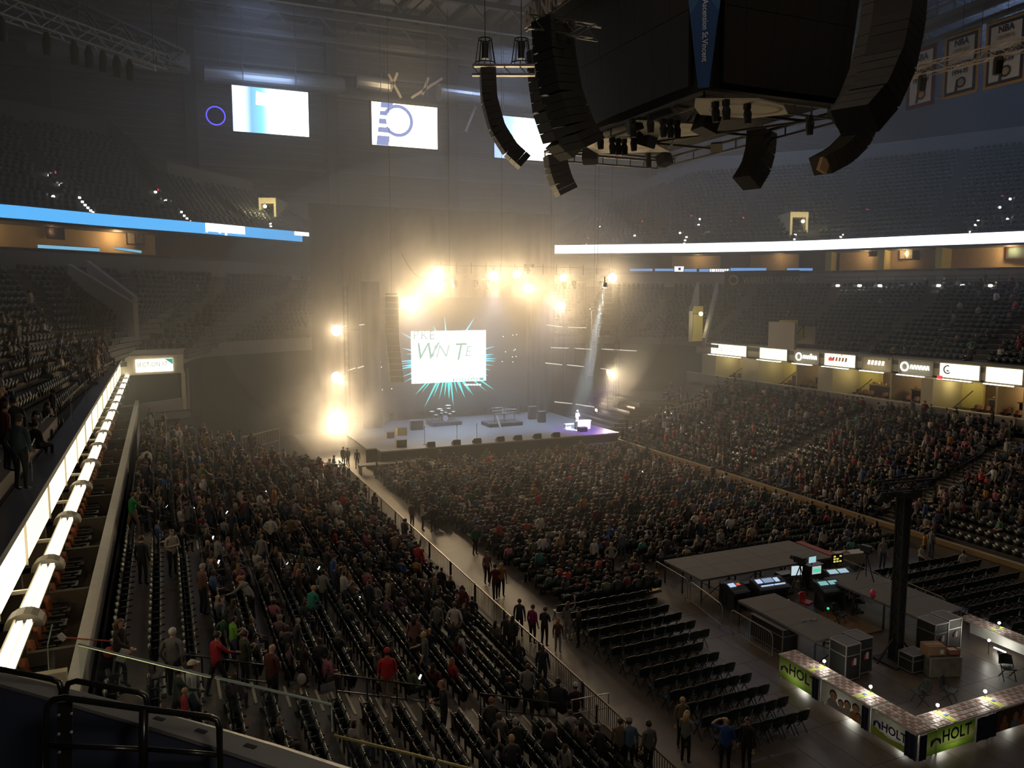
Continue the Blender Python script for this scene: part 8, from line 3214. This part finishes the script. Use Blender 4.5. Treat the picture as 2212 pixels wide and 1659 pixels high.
# near guard rail: two tall bays
t = thing('guard_rail', P5(300, 1680), 'nearest black guard rail with two bays at the bottom left', 'railing')
a0, a1, a2, a3 = P5(100, 1700), P5(100, 1545), P5(140, 1507), P5(452, 1549)
MB().tube([a0, a1, P5(103, 1524), P5(116, 1511), a2, P5(300, 1530), a3, P5(468, 1555), P5(474, 1572), P5(475, 1700)], .0205, 12).build('top_rail', rail_b, t, smooth=True)
MB().tube([P5(100, 1609), P5(310, 1619)], .0165, 10).build('middle_rail', rail_b, t, smooth=True)
MB().tube([P5(310, 1617), P5(472, 1631)], .0165, 10).build('middle_rail', rail_b, t, smooth=True)
MB().tube([P5(311, 1531), P5(309, 1700)], .030, 10).build('post', rail_b, t, smooth=True)
for px, py in ((127, 1545), (154, 1542), (127, 1586), (154, 1582), (128, 1625)):
    MB().ball(P5(px, py, 5.05), .011, 8, 5).build('bolt_head', steel, t)
MB().bar(P5(141, 1515, 5.1), P5(139, 1700, 5.1), .085, .02).build('bolted_plate', rail_b, t)
# rear guard rail on the parapet
t = thing('guard_rail', P5(70, 1500, 5.9), 'black guard rail loops behind the nearest rail at bottom left', 'railing')
MB().tube([P5(-60, 1436, 5.9), P5(0, 1446, 5.9), P5(112, 1467, 5.9), P5(128, 1474, 5.9), P5(133, 1490, 5.9), P5(133, 1540, 5.9)], .022, 10).build('top_rail', rail_b, t, smooth=True)
MB().tube([P5(142, 1540, 5.9), P5(142, 1492, 5.9), P5(148, 1476, 5.9), P5(165, 1471, 5.9), P5(300, 1496, 5.9), P5(314, 1504, 5.9), P5(318, 1520, 5.9), P5(318, 1580, 5.9)], .022, 10).build('top_rail', rail_b, t, smooth=True)
# parapet: blue painted inner face, pale cap, outer lip (curving front of the balcony section)
EDGE = [(-80, 1436), (0, 1456), (150, 1494), (330, 1541), (470, 1580), (600, 1619), (760, 1672), (900, 1722)]
ED = [6.35, 6.2, 6.0, 5.75, 5.6, 5.45, 5.3, 5.2]
top = [at(x, y, d) for (x, y), d in zip(EDGE, ED)]
zc = sum(p.z for p in top[1:6]) / 5
top = [on_z(x, y, zc) for x, y in EDGE]
outs = [p.xy.normalized() for p in top]


def off(i, o, z):
    return Vector((top[i].x + outs[i].x * o, top[i].y + outs[i].y * o, z))


n = len(top)
par = MB()
V, F = [], []
for i in range(n):
    V += [off(i, -.24, zc), off(i, 0, zc), off(i, 0, zc - .12), off(i, .02, zc - .14), off(i, .02, zc - 1.2), off(i, -.24, zc - 1.4)]
for i in range(n - 1):
    for k in range(6):
        F.append((6 * i + k, 6 * i + (k + 1) % 6, 6 * i + 6 + (k + 1) % 6, 6 * i + 6 + k))
F += [tuple(range(6)), tuple(reversed(range(6 * n - 6, 6 * n)))]
par.add(V, F)
pw = struct(par.build('wall_parapet', M('parapet_blue', (.05, .06, .10), .6, noise=.15)))
b = MB()
V, F = [], []
for i in range(n):
    V += [off(i, -.27, zc + .002), off(i, -.27, zc + .03), off(i, -.02, zc + .03), off(i, -.02, zc + .002)]
for i in range(n - 1):
    for k in range(4):
        F.append((4 * i + k, 4 * i + (k + 1) % 4, 4 * i + 4 + (k + 1) % 4, 4 * i + 4 + k))
b.add(V, F)
b.build('cap_strip', M('cap_grey', (.17, .165, .16), .6, noise=.25, scale=6), pw)
b = MB()
V, F = [], []
for i in range(n):
    V += [off(i, -.015, zc + .002), off(i, -.015, zc + .02), off(i, .10, zc - .02), off(i, .10, zc - .06)]
for i in range(n - 1):
    for k in range(4):
        F.append((4 * i + k, 4 * i + (k + 1) % 4, 4 * i + 4 + (k + 1) % 4, 4 * i + 4 + k))
b.add(V, F)
b.build('outer_lip', M('lip_blue', (.07, .09, .13), .4), pw)
for i, s in ((3, .1), (3, .75), (4, .55), (2, .2)):
    p = off(i, -.12, zc + .032).lerp(off(i + 1, -.12, zc + .032), s)
    d = (top[i + 1] - top[i]).normalized()
    MB().box(p, (.09, .035, .006), math.atan2(d.y, d.x)).build('row_tag', black, pw)
struct(MB().prism([off(0, -.3, zc - 1.15), off(n - 1, -.3, zc - 1.15), Vector((2.0, .8, zc - 1.15)), Vector((-1.5, .8, zc - 1.15))], (0, 0, -.15), (0, 0, 0)).build('floor_balcony', M('balcony_floor', (.03, .03, .035), .7)))
# glass balustrade panels with a lit metal edge, standing on the lip
glass = GLASS('balustrade_glass')
lit_edge = M('edge_lit_gold', (.75, .62, .25), .25, .9)  # golden suite light on the edge is put into this colour


def gpanel(p, q, h0_, h1_, label, edge, D=None):
    """p, q: top corners"""
    t = thing('glass_balustrade', p.lerp(q, .5), label, 'glass', 'glass balustrade panels')
    d = Vector((q.x - p.x, q.y - p.y, 0)).normalized()
    nn = Vector((-d.y, d.x, 0))
    MB().prism([p, q, Vector((q.x, q.y, h1_)), Vector((p.x, p.y, h0_))], nn * -.006, nn * .006).build('pane', glass, t)
    MB().tube([p, q], .0065 if edge is steel else .010, 6).build('edge_strip', edge, t)
    return t


lipz = zc - .03
g = lambda px, py: on_z(px, py, 0)
A_, B2 = at(465, 1463, 5.9), at(716, 1522, 5.6)
t = gpanel(A_, B2, zc - .05, zc - .05, 'clear glass panel at the near stair, left of the bright yellow edge', M('glass_edge', (.35, .42, .38), .3, .2))
MB().tube([B2, Vector((B2.x, B2.y, zc - .05))], .006, 6).build('side_edge', MATS['glass_edge'], t)
A_, B2 = at(722, 1589, 5.55), at(938, 1641, 5.45)
gpanel(A_, B2, A_.z - .5, B2.z - .5, 'glass panel with a bright yellow lit top edge at the bottom', lit_edge)
A_, B2 = at(945, 1643, 5.45), at(1060, 1672, 5.4)
gpanel(A_, B2, A_.z - .5, B2.z - .5, 'glass panel with yellow top edge, farther right at the bottom edge', lit_edge)
A_, B2 = at(170, 1392, 6.3), at(455, 1462, 5.9)
gpanel(A_, B2, zc - .05, zc - .05, 'dim glass panel in front of the upper stair at lower left', M('glass_edge', (0, 0, 0)))
light('suite_spill', 'AREA', (-2.6, 9.5, 7.6), 60, (1, .85, .4), 1.5, aim=(2.5, 5.0, 11.0))
# upright glass fins on the left balcony rail and beside the suite wall
for px, py, D, h, lb in ((104, 1440, 15.5, 1.1, 'pair of upright glass edges at the near end of the left suites'), (40, 1190, 21, 1.0, 'nearest upright glass fin on the left balcony rail'), (112, 955, 30, 1.0, 'second upright glass fin on the left balcony rail'), (157, 880, 36, 1.0, 'third upright glass fin on the left balcony rail'), (222, 795, 55, 1.0, 'farthest upright glass fin on the left balcony rail')):
    p = at(px, py, D)
    t = thing('glass_fin', p, lb, 'glass', 'upright glass fins')
    base = Vector((-3.3, p.y, 9.66)) if h == 1.0 else Vector((p.x, p.y, p.z - .6))
    t.location = base
    MB().prism([(-.01, 0, 0), (-.01, .9, 0), (-.01, .9, h), (-.01, .1, h * .9)], (0, 0, 0), (.02, 0, 0)).build('pane', glass, t, local=True)
    MB().bar((0, 0, 0), (0, .1, h * .9), .02).bar((0, .1, h * .9), (0, .9, h), .02).build('edge_strip', M('glass_edge', (0, 0, 0)), t, local=True)
# end wall of the near suite block, seen below the strip lights
struct(MB().span((-7.5, 16.9, 4.8), (-1.98, 17.1, 7.3)).build('wall_suite_near_end', wall_cream))
# handheld paper sign on a stick and paper bag of the woman in black
p = snap_low(262, 1480) or on_z(262, 1480, 4.8)
t = thing('sign_stick', p + Vector((-.9, .1, 1.35)), 'small white sign on a red stick held out by the long haired woman', 'sign')
MB().tube([(-.25, 0, .05), (.75, -.05, -.2)], .018, 6).build('stick', M('stick_red', (.35, .06, .03), .5), t, local=True)
MB().box((-.33, 0, .08), (.20, .02, .13), mat=Matrix.Rotation(.9, 3, 'Y')).build('card', tagw, t, local=True)
t = thing('red_bag', p + Vector((-.22, -.12, .95)), 'red bag in the hands of the long haired woman', 'bag')
MB().ball((0, 0, 0), (.13, .1, .14), 10, 7).build('bag_body', M('bag_red', (.45, .06, .03), .5), t, local=True)
t = thing('white_papers', p + Vector((.08, -.22, .85)), 'sheaf of white papers held by the long haired woman', 'papers')
MB().box((0, 0, 0), (.22, .03, .32), mat=Matrix.Rotation(.5, 3, 'Y')).build('sheets', tagw, t, local=True)
t = thing('white_helmet_bag', snap_low(652, 1500) + Vector((0, 0, .45)), 'pale round bag hung on a seat beside the near stair', 'bag')
MB().ball((0, 0, 0), (.13, .11, .17), 12, 8).build('bag_body', M('bag_pale', (.45, .42, .40), .5), t, local=True)
bpy.data.scenes.remove(TMP)
